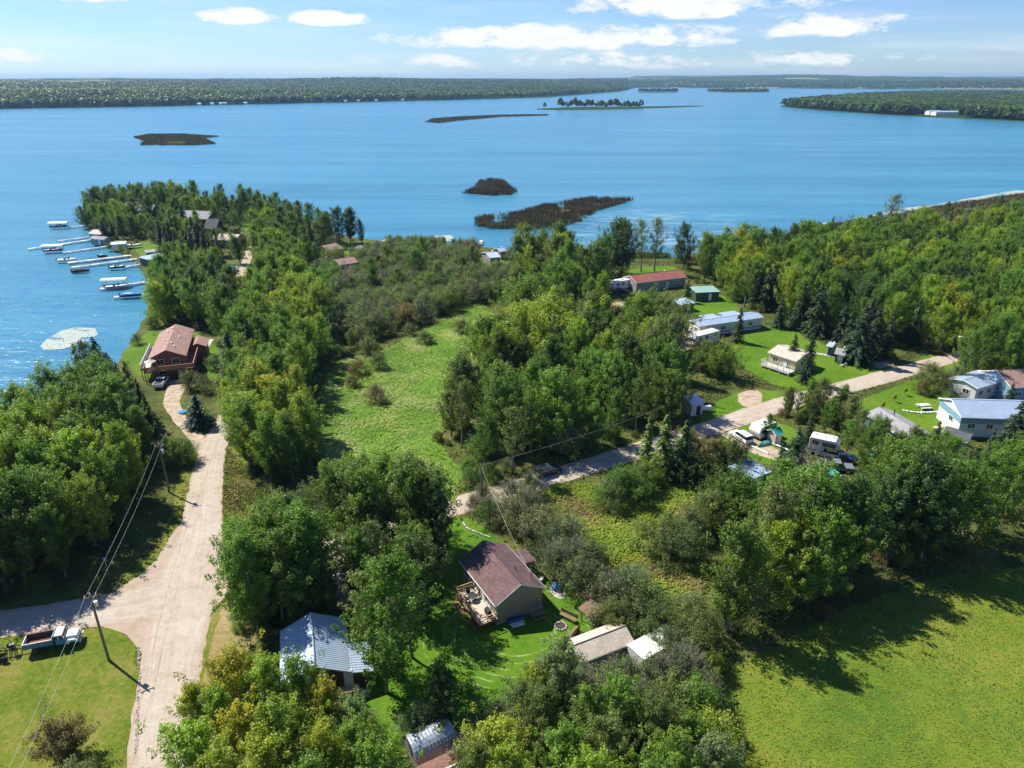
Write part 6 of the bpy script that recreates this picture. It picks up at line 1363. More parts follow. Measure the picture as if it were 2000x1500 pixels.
E_(MH, 'U', [(1000, 1030, 4.6, 'grey'), (1050, 1055, 4.6, 'grey'), (1085, 1085, 4.6, 'willow'), (1118, 1122, 4.8, 'olive'), (1150, 1108, 4.2, 'willow'), (1085, 1128, 5, 'olive'), (955, 1022, 4.0, 'mid'), (945, 985, 3.4, 'olive'), (1000, 985, 4.0, 'grey'), (1035, 968, 3.8, 'willow'), (1130, 1160, 4.8, 'olive'),
              (1192, 1190, 5, 'grey'), (1232, 1178, 5, 'willow'), (1252, 1212, 4.5, 'olive'), (1200, 1235, 4.4, 'olive'), (1030, 1010, 4.6, 'grey'), (1110, 1070, 4.6, 'grey'), (1290, 1235, 3.6, 'mid'), (1262, 1262, 3.6, 'olive'), (1300, 1290, 4, 'willow'), (1340, 1215, 3.8, 'silver'), (1365, 1255, 4.4, 'olive'), (930, 1000, 2.6, 'brown')])
E_(LOTN, 'U', [(1190, 995, 4.4, 'mid'), (1222, 975, 5, 'green'), (1255, 955, 4.6, 'mid'), (1205, 965, 4, 'green'), (1300, 1080, 5, 'olive'), (1332, 1095, 5, 'willow'), (1345, 1055, 4.6, 'willow'), (1280, 940, 3.6, 'mid')])
tree(1292, 935, 12, 'S', 'conifer', LOTN, w=1.3, k=0, lab='tall yellowish green conifer overhanging the middle road at the vacant lot'); tree(1330, 930, 10.5, 'S', 'dark', LOTN, w=1.25, k=2, lab='darker conifer just behind the yellowish one by the vacant lot'); tree(1262, 900, 8.5, 'S', 'conifer', LOTN, k=1, w=1.2, lab='smaller yellowish conifer on the road side of the tall one')
E_(LOTN, 'R', [(1410, 1020, 8, 'green', 'broad rounded green tree between the vacant lot and the pale teal-trimmed shed'), (1450, 1030, 7.4, 'mid'), (1375, 1040, 7, 'olive')])
E_(YARD, 'R', [(1385, 915, 5.6, 'brown', 'dark purplish bush beside the driveway with the white car'), (1425, 925, 5.6, 'dark'), (1352, 900, 5.4, 'brown'), (1350, 945, 5, 'dark')])
E_(YARD, 'S', [(1545, 935, 9.5, 'spruce', 'dark spruce standing between the two white trailers'), (1578, 860, 6, 'spruce'), (1520, 925, 6.5, 'spruce')])
E_(YARD, 'B', [(1608, 855, 6.5, 'green'), (1650, 900, 8, 'mid'), (1690, 930, 8.5, 'green'), (1590, 820, 6, 'olive'), (1700, 880, 6.5, 'mid'), (1556, 815, 5.5, 'green'), (1620, 835, 6, 'mid'), (1740, 905, 6, 'silver'), (1800, 920, 7, 'green'), (1840, 930, 7, 'mid'), (1880, 950, 7, 'olive'), (1760, 960, 9, 'mid'), (1670, 860, 6, 'silver'), (1930, 945, 7, 'mid')])
E_(YARD, 'D', [(1572, 1020, 10, 'grey', 'bare grey dead tree rising above the shelterbelt'), (1600, 1025, 7.5, 'grey')])
E_(YARD, 'S', [(1965, 900, 12, 'spruce', 'big dark spruce in front of the white and blue house at the right edge'), (1925, 905, 7, 'spruce'), (1965, 800, 6, 'spruce', 'small spruce between the two pale houses at the right edge'), (1735, 855 + 30, 3.5, 'spruce'), (1822, 880, 6, 'spruce')])
E_(EAST, 'S', [(1572, 748, 14, 'spruce', 'tall dark spruce in front of the yellow bungalow'), (1545, 715, 8, 'spruce'), (1440, 668, 9.5, 'spruce', 'dark spruce in front of the long white mobile home'), (1672, 708, 14, 'spruce'), (1700, 700, 13, 'spruce'), (1652, 690, 12.5, 'spruce'), (1728, 700, 12, 'spruce'),
                (1520, 640, 9, 'spruce'), (1560, 640, 13, 'spruce'), (1590, 655, 14, 'spruce'), (1610, 640, 12, 'conifer'), (1340, 590, 7, 'conifer'), (1690, 668, 12, 'spruce'), (1640, 665, 10, 'spruce'), (1480, 600, 12, 'spruce'), (1540, 600, 12, 'spruce')])
E_(EAST, 'B', [(1870, 760, 13, 'mid'), (1905, 745, 13, 'green'), (1935, 735, 14, 'mid'), (1960, 760, 12, 'mid'), (1885, 728, 12, 'lime'), (1990, 745, 14, 'lime')])
E_('yard of the house in the far right corner', 'U', [(1800, 770, 3, 'brown'), (1815, 745, 4, 'silver'), (1835, 765, 4, 'olive'), (1850, 790, 2.6, 'mid'), (1865, 815, 2.4, 'mid'), (1880, 800, 2.4, 'brown'), (1905, 815, 2.6, 'olive'), (1862, 758, 4.6, 'mid')])
E_(MID, 'R', [(1405, 735, 7, 'mid', 'wide rounded green tree beside the white fifth-wheel trailer'), (1375, 725, 6.5, 'olive')])
E_(SHOREB, 'B', [(664, 476, 14, 'dark', 'left one of the two tall dark poplars standing apart on the shore lawn'), (684, 474, 14, 'dark', 'right one of the two tall dark poplars standing apart on the shore lawn'), (707, 476, 9, 'dark', 'small dark poplar on the shore lawn beside the tall pair'), (637, 482, 12, 'dark'), (620, 480, 9, 'olive')])
E_(MID, 'B', [(1197, 535, 18, 'dark', 'tallest dark poplar between the white trailer and the lake'), (1214, 538, 17, 'dark'), (1335, 525, 15, 'dark'), (1180, 545, 14, 'green')])
for (a, b, h, l) in [(1252, 530, 17, 'thin tall poplar with sparse foliage, left one of the pair behind the maroon-roofed home'), (1278, 530, 18, 'thin tall poplar with sparse foliage, right one of the pair behind the maroon-roofed home')]: tree(a, b, h, 'B', 'silver', MID, k=7, w=1.0, lab=l)
tree(1224, 535, 14, 'D', 'grey', MID, w=.7, lab='thin bare dead tree at the shore right of the tallest dark poplar')
tree(1733, 448, 15, 'B', 'grey', EAST, w=1.35, lab='big greyish poplar standing above the right shore')
E_(POINT, 'B', [(193, 425, 13.5, 'dark', 'left one of the twin dark poplars on the tip of the point'), (218, 425, 13, 'dark', 'right one of the twin dark poplars on the tip of the point'), (275, 415, 11.5, 'dark'), (480, 425, 12, 'dark'), (430, 428, 12, 'dark'), (500, 430, 11.5, 'dark'), (345, 410, 8, 'dark')])
E_(POINT, 'B', [(238, 440, 10, 'mid'), (265, 445, 11, 'green'), (285, 462, 9, 'mid'), (335, 475, 10, 'green'), (345, 498, 10, 'mid'), (262, 460, 9, 'olive'), (372, 470, 9, 'lime'), (425, 500, 10, 'green'), (385, 458, 8, 'mid'), (455, 500, 9, 'mid'), (470, 515, 10, 'green'), (500, 490, 11, 'mid'), (445, 455, 10, 'dark'), (465, 440, 11, 'dark')])
E_(POINT, 'S', [(205, 468, 9, 'spruce'), (222, 466, 8, 'spruce'), (345, 450, 11, 'spruce'), (362, 452, 12, 'spruce'), (352, 525, 13, 'spruce'), (370, 530, 12, 'spruce'), (335, 522, 12, 'spruce'), (415, 525, 11, 'spruce'), (432, 528, 11, 'spruce'), (395, 545, 12, 'spruce'), (385, 450, 11, 'spruce')])
E_(POINT, 'U', [(215, 488, 2.4, 'mid'), (235, 492, 2.4, 'yellow'), (250, 497, 2, 'lime'), (268, 478, 2, 'olive'), (300, 528, 3, 'olive'), (310, 540, 3.4, 'mid'), (205, 478, 2.2, 'olive')])
E_(YARD, 'B', [(1500, 860, 5, 'green'), (1575, 800, 6, 'mid'), (1600, 805, 7, 'olive'), (1540, 812, 6, 'green'), (1640, 812, 6.5, 'mid'), (1660, 835, 7, 'silver'), (1715, 900, 8, 'green'), (1780, 905, 6.5, 'olive'), (1830, 905, 6, 'mid')])
E_('red-brown lake house', 'S', [(165, 765, 11, 'conifer', 'lighter spruce at the water side of the wood left of the red-brown house'), (204, 760, 12, 'spruce'), (186, 775, 10.5, 'spruce'), (225, 765, 9, 'spruce'), (245, 795, 10, 'spruce'), (265, 810, 11.5, 'spruce'), (285, 830, 10, 'spruce'), (297, 850, 8.5, 'spruce')])
tree(390, 832, 6.6, 'S', 'bluespruce', 'red-brown lake house', w=1.7, k=3, lab='broad blue-grey spruce beside the driveway of the red-brown house')
E_('red-brown lake house', 'U', [(372, 760, 4, 'olive'), (400, 765, 3.5, 'silver'), (345, 905, 4.4, 'mid'), (365, 900, 3.8, 'green'), (330, 900, 4, 'mid'), (420, 720, 3.4, 'willow'), (300, 640, 3, 'mid'), (268, 672, 2.4, 'mid')])
E_(SHOREB, 'U', [(800, 655, 3, 'willow'), (830, 670, 2.8, 'willow', 'small round willow alone on the wet meadow near the scrub edge'), (735, 785, 3.6, 'brown', 'rusty brown bush alone in the middle of the wet meadow'), (720, 690, 4, 'willow'), (700, 730, 3, 'brown'), (740, 720, 3.6, 'willow'), (690, 755, 2.6, 'brown'), (800, 912, 2.6, 'willow'), (820, 925, 2.4, 'dark'), (905, 650, 3.6, 'grey')])

scatter([(-110, 1178), (0, 1168), (115, 1142), (185, 1104), (228, 1050), (275, 980), (306, 932), (305, 880), (296, 845), (240, 800), (200, 790), (120, 836), (60, 874), (0, 932), (-110, 1000)], 4.3, [('B', 12), ('U', 1)], (10.5, 14.5), [('dark', 2), ('green', 4), ('mid', 5), ('lime', 4)], WEST)
scatter([(470, 900), (500, 935), (560, 955), (600, 945), (640, 905), (622, 860), (596, 800), (618, 740), (660, 690), (640, 640), (600, 560), (560, 520), (530, 520), (500, 600), (470, 690), (445, 780), (445, 850)], 4.2, [('B', 12), ('S', 1), ('U', 1)], (9.5, 13.5), [('green', 3), ('mid', 5), ('lime', 5), ('yellow', 1)], BELT)
scatter([(560, 1000), (640, 975), (700, 990), (640, 1030), (560, 1040)], 3.6, [('U', 6), ('R', 0)], (3.6, 5), [('olive', 3), ('silver', 2)], BELT)
scatter([(300, 640), (298, 560), (330, 540), (400, 540), (440, 560), (470, 600), (450, 700), (425, 700), (420, 650), (390, 640), (330, 640)], 4.4, [('B', 8), ('S', 3)], (9, 13), [('dark', 3), ('green', 5), ('mid', 4), ('lime', 1)], POINT)
scatter([(318, 545), (315, 510), (340, 480), (400, 490), (420, 530)], 4.6, [('S', 1)], (10, 14), [('spruce', 1)], POINT)
scatter([(160, 445), (175, 412), (215, 398), (300, 394), (400, 398), (500, 411), (590, 431), (640, 460), (655, 500), (620, 540), (520, 530), (480, 500), (410, 500), (330, 480), (250, 470)], 5.4, [('B', 8), ('S', 2), ('U', 3)], (6.5, 12.5), [('dark', 3), ('green', 4), ('mid', 3), ('lime', 1)], POINT)
scatter([(590, 545), (660, 515), (760, 482), (870, 486), (1000, 503), (1010, 560), (960, 585), (890, 605), (800, 640), (720, 680), (680, 690), (650, 640), (610, 580)], 4.4, [('U', 14), ('B', 1)], (4.0, 5.8), [('olive', 3), ('willow', 6), ('mid', 2), ('brown', 1)], SHOREB)
scatter([(640, 560), (760, 510), (1000, 530), (900, 560), (700, 600)], 11, [('B', 6), ('D', 1)], (7, 10), [('green', 3), ('olive', 2)], SHOREB)
scatter([(1005, 510), (1090, 512), (1200, 545), (1230, 590), (1190, 605), (1290, 625), (1330, 650), (1290, 690), (1345, 715), (1350, 770), (1370, 800), (1350, 835), (1240, 872), (1100, 905), (1010, 930), (930, 955), (900, 940), (880, 890), (870, 830), (890, 770), (945, 700), (990, 640), (1000, 570)], 5.6, [('B', 14), ('U', 3), ('R', 1)], (8, 15), [('dark', 3), ('green', 5), ('mid', 4), ('olive', 2), ('lime', 3), ('silver', 2)], MID)
scatter([(870, 960), (930, 945), (1000, 935), (1010, 920), (930, 925), (890, 900)], 3, [('U', 1)], (2, 3), [('mid', 1)], MID)
scatter([(1355, 540), (1440, 512), (1500, 510), (1620, 492), (1760, 478), (1900, 468), (2130, 455), (2130, 770), (1990, 760), (1920, 722), (1830, 695), (1760, 685), (1700, 680), (1620, 655), (1560, 635), (1520, 622), (1430, 610), (1400, 575)], 5.4, [('B', 16), ('S', 1), ('U', 1)], (9.5, 14.5), [('dark', 2), ('green', 4), ('mid', 5), ('lime', 6), ('yellow', 1)], EAST)
scatter([(1310, 515), (1400, 498), (1500, 480), (1620, 456), (1760, 438), (1880, 416), (2000, 396), (2130, 385), (2130, 430), (2130, 455), (1900, 466), (1620, 490), (1400, 520)], 4.4, [('U', 8), ('B', 1), ('D', 1)], (5, 8), [('olive', 3), ('brown', 1), ('willow', 3)], EAST)
scatter([(1440, 1268), (1385, 1200), (1395, 1120), (1420, 1050), (1500, 1030), (1600, 1010), (1700, 985), (1800, 965), (1900, 955), (2140, 930), (2140, 985), (2000, 1035), (1900, 1065), (1700, 1140), (1560, 1215)], 4.2, [('B', 16), ('U', 1)], (12, 16), [('dark', 2), ('green', 5), ('mid', 5), ('silver', 2), ('lime', 2)], HEDGE)
scatter([(420, 1000), (500, 940), (520, 990), (470, 1050)], 7, [('U', 1)], (1, 1.8), [('olive', 1), ('mid', 1)], 'road verge')
scatter([(1560, 860), (1640, 930), (1760, 975), (1900, 950), (2140, 900), (2140, 935), (1900, 965), (1700, 990), (1500, 1035), (1480, 980), (1560, 960)], 5, [('B', 3), ('U', 2)], (6, 9), [('green', 2), ('mid', 3), ('olive', 1)], YARD)

LANDMARKS += [('the rusty bush on the wet meadow', U(735, 785)), ('the gravel road junction', U(360, 1150)), ('the twin poplars on the tip of the point', U(205, 425)), ('the tall poplar pair on the shore lawn', U(675, 475)), ('the blue-grey spruce', U(390, 832)), ('the small round willow on the meadow', U(830, 670)), ('the dark car on the middle road', U(1070, 926)), ('the lily pad patch', U(175, 720)), ('the bright sapling lawn', U(1750, 780)), ('the far end of the meadow', U(950, 600)), ('the street lamp', U(1875, 735)), ('the greyish poplar above the right shore', U(1733, 448)), ('the near corner of the hay field', U(1330, 1400)), ('the blue street sign', U(213, 1124)), ('the yellowish conifer by the road', U(1292, 935)), ('the arched metal hut roof', U(840, 1450))]
FAMN = dict(B=('poplar_tree', 'poplar', 'tree'), R=('rounded_tree', 'round tree', 'tree'), U=('willow_bush', 'willow bush', 'bush'), S=('spruce_tree', 'spruce', 'tree'), D=('dead_tree', 'bare dead tree', 'tree'))
TW = dict(green='green', mid='fresh green', lime='yellow-green', yellow='yellowish', gold='golden yellow', dark='dark green', olive='olive', willow='grey-green', grey='dusty grey', spruce='dark', bluespruce='blue-grey', conifer='yellowish green', brown='brownish', silver='silvery green')
for t in TREES:
    q = pix(t['x'], t['y'], t['h'] * .6); t['d'] = math.hypot(math.hypot(t['x'], t['y']), 60)
    t['in'] = q is not None and -60 < q[0] < 2060 and -10 < q[1] < 1640
    t['px'] = t['h'] / t['d'] if t['in'] else 0
    t['q'] = q
def protos_of(t): return dict(B=BROAD, R=ROUND, U=BUSH, S=SPRUCE, D=BARE)[t['fam']][t['i']]
indiv, rest = [], []
for fam, lim in (('B', 292), ('R', 50), ('U', 250), ('S', 120), ('D', 30)):
    L_ = sorted([t for t in TREES if t['fam'] == fam], key=lambda t: -(t['px'] + (10 if t['ex'] and t['in'] else 0)))
    indiv += L_[:lim]; rest += L_[lim:]
# labels: explicit, else by colour, height and the nearest thing one can find
size_word = lambda t: ('tall' if t['h'] > 12 else 'small' if t['h'] < 7.5 else 'medium') if t['fam'] != 'U' else ('large' if t['h'] > 4.4 else 'low' if t['h'] < 3.2 else 'medium')
by_lm = {}
for t in indiv:
    best = min(LANDMARKS, key=lambda l: math.dist((t['x'], t['y']), l[1])); t['lm'] = best; t['ld'] = math.dist((t['x'], t['y']), best[1])
    t['desc'] = size_word(t) + ' ' + TW[t['tint']] + ' ' + FAMN[t['fam']][1]
    by_lm.setdefault((t['desc'], best[0]), []).append(t)
ORD = ['closest', 'second closest', 'third closest', 'fourth closest', 'fifth closest', 'sixth closest', 'seventh closest', 'eighth closest']
used_l = set()
for (desc, lm), L_ in by_lm.items():
    L_.sort(key=lambda t: t['ld'])
    for i, t in enumerate(L_):
        if t['lab']: t['label'] = t['lab']
        elif t['ld'] < 60 and i < 8:
            t['label'] = desc + (' standing near ' if len(L_) == 1 else ', ' + ORD[i] + ' to ') + lm
        else: t['label'] = None
for t in indiv:
    if t['label'] is None or len(t['label'].split()) > 16: t['label'] = t['desc'] + ' in the ' + t['region'] + ' near ' + t['lm'][0]
    if len(t['label'].split()) > 16: t['label'] = ' '.join(t['label'].split()[:16])
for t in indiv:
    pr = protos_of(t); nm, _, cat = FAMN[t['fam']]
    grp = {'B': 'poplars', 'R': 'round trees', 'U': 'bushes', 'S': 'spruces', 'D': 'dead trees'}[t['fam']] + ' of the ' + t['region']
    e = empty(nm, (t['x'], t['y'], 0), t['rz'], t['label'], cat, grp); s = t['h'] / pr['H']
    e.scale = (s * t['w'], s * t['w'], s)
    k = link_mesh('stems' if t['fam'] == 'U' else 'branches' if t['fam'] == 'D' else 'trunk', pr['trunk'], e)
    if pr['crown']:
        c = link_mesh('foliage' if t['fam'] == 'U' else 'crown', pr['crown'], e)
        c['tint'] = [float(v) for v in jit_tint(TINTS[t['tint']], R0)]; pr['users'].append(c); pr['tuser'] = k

# ---- masses that nobody could count, instanced on points
def mass(name, recs, label, cat, extra=None):
    """recs: list of (x, y, z, scale_xy, scale_z, rz, tint, proto_index); protos: list of lists of objects"""
    protos = extra; n = len(recs)
    if not n: return
    me = bpy.data.meshes.new(name); me.vertices.add(n)
    me.vertices.foreach_set('co', np.array([r[:3] for r in recs], dtype=np.float32).ravel())
    a = me.attributes.new('tint', 'FLOAT_VECTOR', 'POINT'); a.data.foreach_set('vector', np.array([r[6] for r in recs], dtype=np.float32).ravel())
    a = me.attributes.new('scl', 'FLOAT_VECTOR', 'POINT'); a.data.foreach_set('vector', np.array([(r[3], r[3], r[4]) for r in recs], dtype=np.float32).ravel())
    a = me.attributes.new('rotv', 'FLOAT_VECTOR', 'POINT'); a.data.foreach_set('vector', np.array([(0, 0, r[5]) for r in recs], dtype=np.float32).ravel())
    a = me.attributes.new('pid', 'INT', 'POINT'); a.data.foreach_set('value', np.array([r[7] for r in recs], dtype=np.int32))
    me.update(); o = link_mesh(name, me)
    ng = bpy.data.node_groups.new(name, 'GeometryNodeTree')
    ng.interface.new_socket('Geometry', in_out='INPUT', socket_type='NodeSocketGeometry'); ng.interface.new_socket('Geometry', in_out='OUTPUT', socket_type='NodeSocketGeometry')
    gi = ng.nodes.new('NodeGroupInput'); go = ng.nodes.new('NodeGroupOutput'); join = ng.nodes.new('GeometryNodeJoinGeometry'); L = ng.links.new
    def attr(nm, ty):
        x = ng.nodes.new('GeometryNodeInputNamedAttribute'); x.data_type = ty; x.inputs['Name'].default_value = nm
        return [s for s in x.outputs if s.enabled and s.name == 'Attribute'][0]
    sc, ro, pi_ = attr('scl', 'FLOAT_VECTOR'), attr('rotv', 'FLOAT_VECTOR'), attr('pid', 'INT')
    for k, objs in enumerate(protos):
        cmp = ng.nodes.new('FunctionNodeCompare'); cmp.data_type = 'INT'; cmp.operation = 'EQUAL'
        ins = [s for s in cmp.inputs if s.enabled]; L(pi_, ins[0]); ins[1].default_value = k
        for ob in objs:
            oi = ng.nodes.new('GeometryNodeObjectInfo'); oi.inputs['Object'].default_value = ob; oi.transform_space = 'ORIGINAL'; oi.inputs['As Instance'].default_value = False
            ip = ng.nodes.new('GeometryNodeInstanceOnPoints')
            L(gi.outputs[0], ip.inputs['Points']); L(cmp.outputs[0], ip.inputs['Selection']); L(oi.outputs['Geometry'], ip.inputs['Instance'])
            L(ro, ip.inputs['Rotation']); L(sc, ip.inputs['Scale']); L(ip.outputs[0], join.inputs[0])
    L(join.outputs[0], go.inputs[0])
    m = o.modifiers.new('scatter', 'NODES'); m.node_group = ng
    return tag(o, label, cat, kind='stuff')
def proto_objs(fams):
    out = []; idx = {}
    for fam, L_ in fams:
        for i, p in enumerate(L_):
            if p['users']: idx[(fam, i)] = len(out); out.append([p['users'][0], p['tuser']])
    return out, idx
PO, PI_ = proto_objs((('B', BROAD), ('R', ROUND), ('U', BUSH), ('S', SPRUCE)))
def recs_of(L_):
    out = []
    for t in L_:
        key = (t['fam'], t['i'])
        if key not in PI_: continue
        s = t['h'] / protos_of(t)['H']; out.append((t['x'], t['y'], 0, s * t['w'], s, t['rz'], jit_tint(TINTS[t['tint']], R0), PI_[key]))
    return out
mass('woodland', recs_of([t for t in rest if t['fam'] in 'BRS']), 'mixed green wood filling the shore behind the nearer trees', 'woodland', PO)
under = []
r = random.Random(77)
for t in TREES:
    if t['fam'] in 'BSD' and t['in']:
        for _ in range(2):
            a = r.uniform(0, 2 * PI); d = r.uniform(1.0, 3.2); x, y = t['x'] + d * math.cos(a), t['y'] + d * math.sin(a)
            if road_near(x, y, .9) or not inside((x, y), LAND) or any(inside((x, y), pg) for pg in KEEP[:-4]) or inside((x, y), LAWN) or any((x - e[0]) ** 2 + (y - e[1]) ** 2 < (e[2] + .6) ** 2 for e in EXCL): continue
            s = r.uniform(.22, .5); under.append((x, y, 0, s, s * r.uniform(.7, 1.1), r.uniform(0, 6), jit_tint(TINTS[r.choice(['green', 'mid', 'olive', 'lime', 'brown'])], r), PI_[('U', r.choice([0, 1, 2]))]))
under += recs_of([t for t in rest if t['fam'] == 'U'])
mass('undergrowth', under, 'low leafy undergrowth filling the ground between the trunks of the woods', 'undergrowth', PO)

# far woods: small low crowns; the treed island's own trees lend their crown
def far_crown(seed):
    r = np.random.default_rng(seed); P = []; N = []
    for i in range(70):
        d = r.normal(size=3); d /= np.linalg.norm(d); d[2] = abs(d[2]) * 1.0 - .15
        p = d * np.array([.5, .5, .62]) * r.uniform(.75, 1.05) + np.array([0, 0, .42]); P.append(p); N.append(d + r.normal(size=3) * .45 + np.array([0, 0, .3]))
    return leaf_mesh('crown', np.array(P), np.array(N), r.uniform(.28, .46, 70), r.uniform(0, 1, 70), LEAF, .8, r=r)
FC = [far_crown(60), far_crown(61), far_crown(62)]
tb = MB(); tb.tube([(0, 0, 0), (0, 0, .5)], .02, 4, .01); ftm = bpy.data.meshes.new('trunk'); ftm.from_pydata(tb.v, [], tb.f); ftm.materials.append(BARK)
isl_users = []
r = random.Random(3)
islp = [(1095 + i * 5.2 + r.uniform(-2, 2), 210.5 - .4 * math.sin(i) + r.uniform(-1.2, .8)) for i in range(31)] + [(1064, 211)]
isl_h = [r.uniform(10, 18) if i % 5 else r.uniform(17, 22) for i in range(31)] + [12]
order = sorted(range(32), key=lambda i: islp[i][0])
for j, i in enumerate(order):
    x, y = U(islp[i][0], islp[i][1], .3); h = isl_h[i]
    lab = 'lone small tree at the left end of the treed island' if j == 0 else 'dark tree at the right end of the row on the treed island' if j == 31 else 'dark tree standing in the row on the treed island'
    e = empty('island_tree', (x, y, .3), r.uniform(0, 6), lab, 'tree', None if j in (0, 31) else 'trees on the treed island'); e.scale = (h * .62, h * .62, h)
    link_mesh('trunk', ftm, e); c = link_mesh('crown', FC[i % 3], e); c['tint'] = list(jit_tint(TINTS['dark'], r)); isl_users.append(c)
fobj = {}
for c in isl_users: fobj.setdefault(c.data.name, c)
FP = [[c] for c in fobj.values()]
def far_rows(x0, x1, y_of, zf, rows, dstep, wstep, hr, tl, kmul):
    out = []; r = random.Random(int(x0) + 9)
    x = x0
    while x < x1:
        ys = y_of(x); px, py = U(x, ys, WATER_Z); rs = math.hypot(px, py); a0 = math.atan2(px, py); rr = rs + 6
        for k in range(rows):
            rr *= dstep; a = a0 + r.uniform(-.5, .5) * wstep / 1387; R_ = rr * (1 + r.uniform(-.003, .003)); X, Y = R_ * math.sin(a), R_ * math.cos(a)
            if kmul is not None and not inside((X, Y), kmul): continue
            if any(abs(X * cy_ - Y * cx_) / math.hypot(cx_, cy_) < 34 and -75 < (X * cx_ + Y * cy_) / math.hypot(cx_, cy_) - math.hypot(cx_, cy_) < 14 for cx_, cy_ in CLEARF): continue
            h = r.uniform(*hr) * (1 + .25 * (k < 2)); w = h * r.uniform(.75, 1.0) * (1 + k / rows * .9)
            nn = mnoise.noise(Vector((X * .006, Y * .006, 3))) + .5 * mnoise.noise(Vector((X * .03, Y * .03, 7)))
            ti = tl[min(len(tl) - 1, max(0, int((nn * .8 + .5 + r.uniform(-.12, .12)) * len(tl))))]
            out.append((X, Y, zf(X, Y, R_ - rs, x), w, h, r.uniform(0, 6), tuple(.72 * c for c in jit_tint(TINTS[ti], r)), r.randrange(len(FP))))
        x += wstep
    return out
def zl(X, Y, dr, x):
    w = min(1, dr / 350); base = 62 if x < 1232 else 84
    return max(0, base * (1 - math.exp(-dr / (2600 if x < 1232 else 2400))) + 16 * w * mnoise.fractal(Vector((X * .0007, Y * .0007, 2)), 1, 2, 3) + (5 * mnoise.noise(Vector((X * .02, Y * .02, 4))) if dr > 900 else 0) - 1)
yl = lambda x: float(np.interp(x, [-400, 0, 300, 600, 900, 1060, 1140, 1210, 1228], [225, 213, 208, 201.5, 195, 190, 184.5, 179, 175]))
mass('far_shore_forest', far_rows(-60, 1228, yl, zl, 125, 1.0068, 8.0, (11, 17), ['dark', 'dark', 'green', 'olive', 'green'], None), 'continuous green forest covering the far shore on the left', 'forest', FP)
yr = lambda x: float(np.interp(x, [1232, 1540, 1700, 2100], [171.5, 172.5, 174, 176]))
mass('distant_forest', far_rows(1232, 2060, yr, zl, 26, 1.011, 6.0, (13, 19), ['dark', 'green', 'olive'], None), 'dark distant forest along the far end of the lake', 'forest', FP)
yp = lambda x: float(np.interp(x, [1524, 1545, 1600, 1700, 1800, 1900, 2000, 2300], [207, 210, 215, 222, 227.5, 232, 237, 252]))
mass('far_point_forest', far_rows(1526, 2090, yp, lambda X, Y, dr, x: .1, 150, 1.0068, 8.0, (11, 16), ['dark', 'dark', 'green', 'olive'], PENIN), 'dense dark green forest on the low far point at right', 'forest', FP)
mass('small_island_forest', far_rows(1250, 1320, lambda x: 180.2, lambda X, Y, d, x: .1, 4, 1.006, 4, (9, 15), ['dark'], None), 'dark trees on the small distant island left of the channel', 'forest', FP)
mass('long_island_forest', far_rows(1385, 1500, lambda x: 179.8, lambda X, Y, d, x: .1, 7, 1.006, 4, (7, 15), ['dark', 'olive'], None), 'trees on the long low island in the distant channel', 'forest', FP)

# ---- grass that lies in combed swirls on the wet meadow, rough tufts elsewhere
def blades(name, pg, n, length, width, tints, lean, label, z=.01, flow=.05, seed=0, clear=None, lump=.12, patch=.15, spread=.35):
    r = np.random.default_rng(seed); xs = [p[0] for p in pg]; ys = [p[1] for p in pg]; pts = []
    while len(pts) < n:
        for x, y in zip(r.uniform(min(xs), max(xs), 4000), r.uniform(min(ys), max(ys), 4000)):
            if mnoise.noise(Vector((x * lump, y * lump, seed + 20))) + r.uniform(-.55, .55) < -.25: continue
            if inside((x, y), pg) and not (clear and clear(x, y)):
                q = pix(x, y, 0)
                if q and -60 < q[0] < 2060 and q[1] < 1540: pts.append((x, y))
                elif r.uniform() < .3: pts.append((x, y))
        if len(pts) > n: break
    pts = np.array(pts[:n]); ang = np.array([mnoise.noise(Vector((x * flow, y * flow, seed))) * 5.5 + mnoise.noise(Vector((x * flow * 4, y * flow * 4, seed))) * 1.4 for x, y in pts]) + r.normal(size=n) * spread + .6
    d = np.stack([np.cos(ang), np.sin(ang)], 1); sd_ = np.stack([-d[:, 1], d[:, 0]], 1); L = length * r.uniform(.55, 1.3, n); W = width * r.uniform(.6, 1.3, n); hgt = L * (1 - lean) * r.uniform(.6, 1.2, n)
    out = L * lean; Vs = []
    prof = [(0, 0, 1), (.35, .8, 1.0), (.72, 1.0, .7), (1, .72, .12)]
    for (u, hz, w) in prof:
        c = pts + d * (out * u)[:, None]; zz = z + hgt * hz
        for s in (-1, 1): Vs.append(np.concatenate([c + sd_ * (W * w * .5 * s)[:, None], zz[:, None]], 1))
    V = np.stack(Vs, 1).reshape(-1, 3); base = np.arange(n)[:, None] * 8
    F_ = np.concatenate([base + np.array([[2 * k, 2 * k + 1, 2 * k + 3, 2 * k + 2]]) for k in range(3)], 0)
    ti = [min(len(tints) - 1, max(0, int((mnoise.noise(Vector((x * patch, y * patch, seed + 5))) * .9 + .5 + r.normal() * .2) * len(tints)))) for x, y in pts]
    tv = np.array([jit_tint(tints[i], R0, .2) for i in ti])
    me = np_mesh(name, V, F_, GRASSB, {'gc': ('FACE', 'FLOAT_VECTOR', np.concatenate([tv] * 3, 0))})
    o = link_mesh(name, me); return tag(o, label, 'grass', kind='stuff')
DRYV = poly((372, 1330), (395, 1200), (450, 1150), (540, 1180), (530, 1260), (400, 1400), (360, 1500))
notroad = lambda x, y: road_near(x, y, .15) or any((x - e[0]) ** 2 + (y - e[1]) ** 2 < e[2] ** 2 * .8 for e in EXCL)
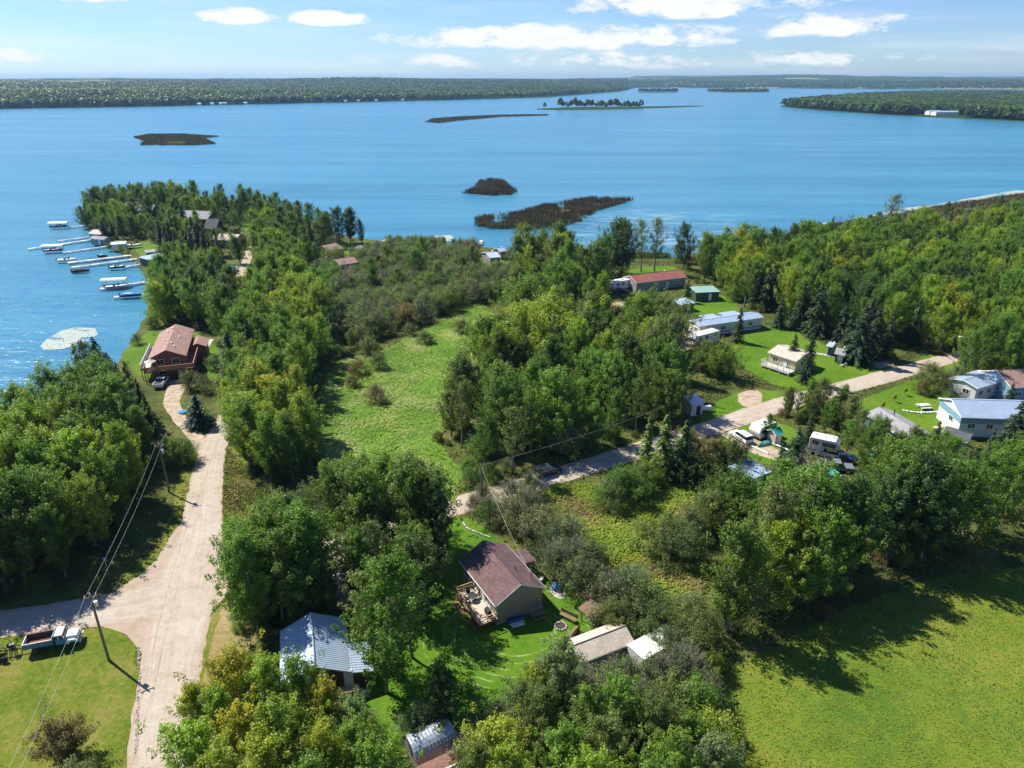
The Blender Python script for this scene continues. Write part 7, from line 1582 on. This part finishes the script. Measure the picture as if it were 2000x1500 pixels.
blades('meadow_grass', SWAMP, 44000, 1.5, .26, [(.13, .26, .02), (.18, .31, .03), (.10, .21, .02), (.22, .32, .04), (.27, .34, .09)], .88, 'tall green grass lying in combed swirls on the wet meadow', flow=.045, seed=1, lump=.2)
blades('hay_field_grass', FIELD, 62000, .28, .06, [(.085, .165, .035), (.14, .20, .02), (.19, .23, .02), (.25, .245, .03), (.20, .225, .02)], .55, 'uneven yellow-green grass and weeds of the hay field', flow=.08, seed=2, lump=.35, patch=.09, spread=2.0)
blades('lot_weeds', LOT, 16000, .9, .2, [(.14, .25, .02), (.21, .28, .025), (.18, .27, .02), (.28, .27, .05), (.18, .15, .06)], .65, 'rough yellow-green weeds and dry stalks on the vacant lot', flow=.07, seed=3, lump=.4, spread=1.0, clear=notroad)
blades('verge_grass', poly((412, 1010), (440, 875), (520, 940), (560, 1040), (470, 1062)), 5000, .5, .13, [(.09, .15, .012), (.13, .16, .02), (.2, .17, .05)], .5, 'rough grass on the verge right of the gravel road', seed=4, clear=notroad)
blades('ground_grass', poly((-60, 1230), (240, 1130), (400, 880), (640, 520), (1000, 500), (1380, 480), (2060, 400), (2060, 1080), (1440, 1330), (1420, 1560), (380, 1560), (400, 1220), (0, 1240)), 62000, .7, .2, [(.04, .08, .012), (.08, .12, .02), (.12, .12, .04), (.05, .1, .02)], .6, 'rough grass and weeds on the ground among the trees',
       seed=5, clear=lambda x, y: notroad(x, y) or any(inside((x, y), pg) for pg in KEEP) or inside((x, y), JUNC) or inside((x, y), DRYV), lump=.15)
# ------------------------------------------------------------------ haze
m = bpy.data.materials.new('haze_air'); m.use_nodes = True; nt = m.node_tree; nt.nodes.clear()
o_ = nt.nodes.new('ShaderNodeOutputMaterial'); pv = nt.nodes.new('ShaderNodeVolumePrincipled'); pv.inputs['Color'].default_value = (.33, .57, .90, 1); pv.inputs['Density'].default_value = 6.5e-5
pv.inputs['Anisotropy'].default_value = 0.2; nt.links.new(pv.outputs[0], o_.inputs['Volume'])
mb = MB(); mb.box((0, 7500, 63), (30000, 17500, 132)); hz = mb.build('haze', m); tag(hz, 'thin blue haze in the air over the lake', 'haze', kind='stuff'); hz.display_type = 'WIRE'
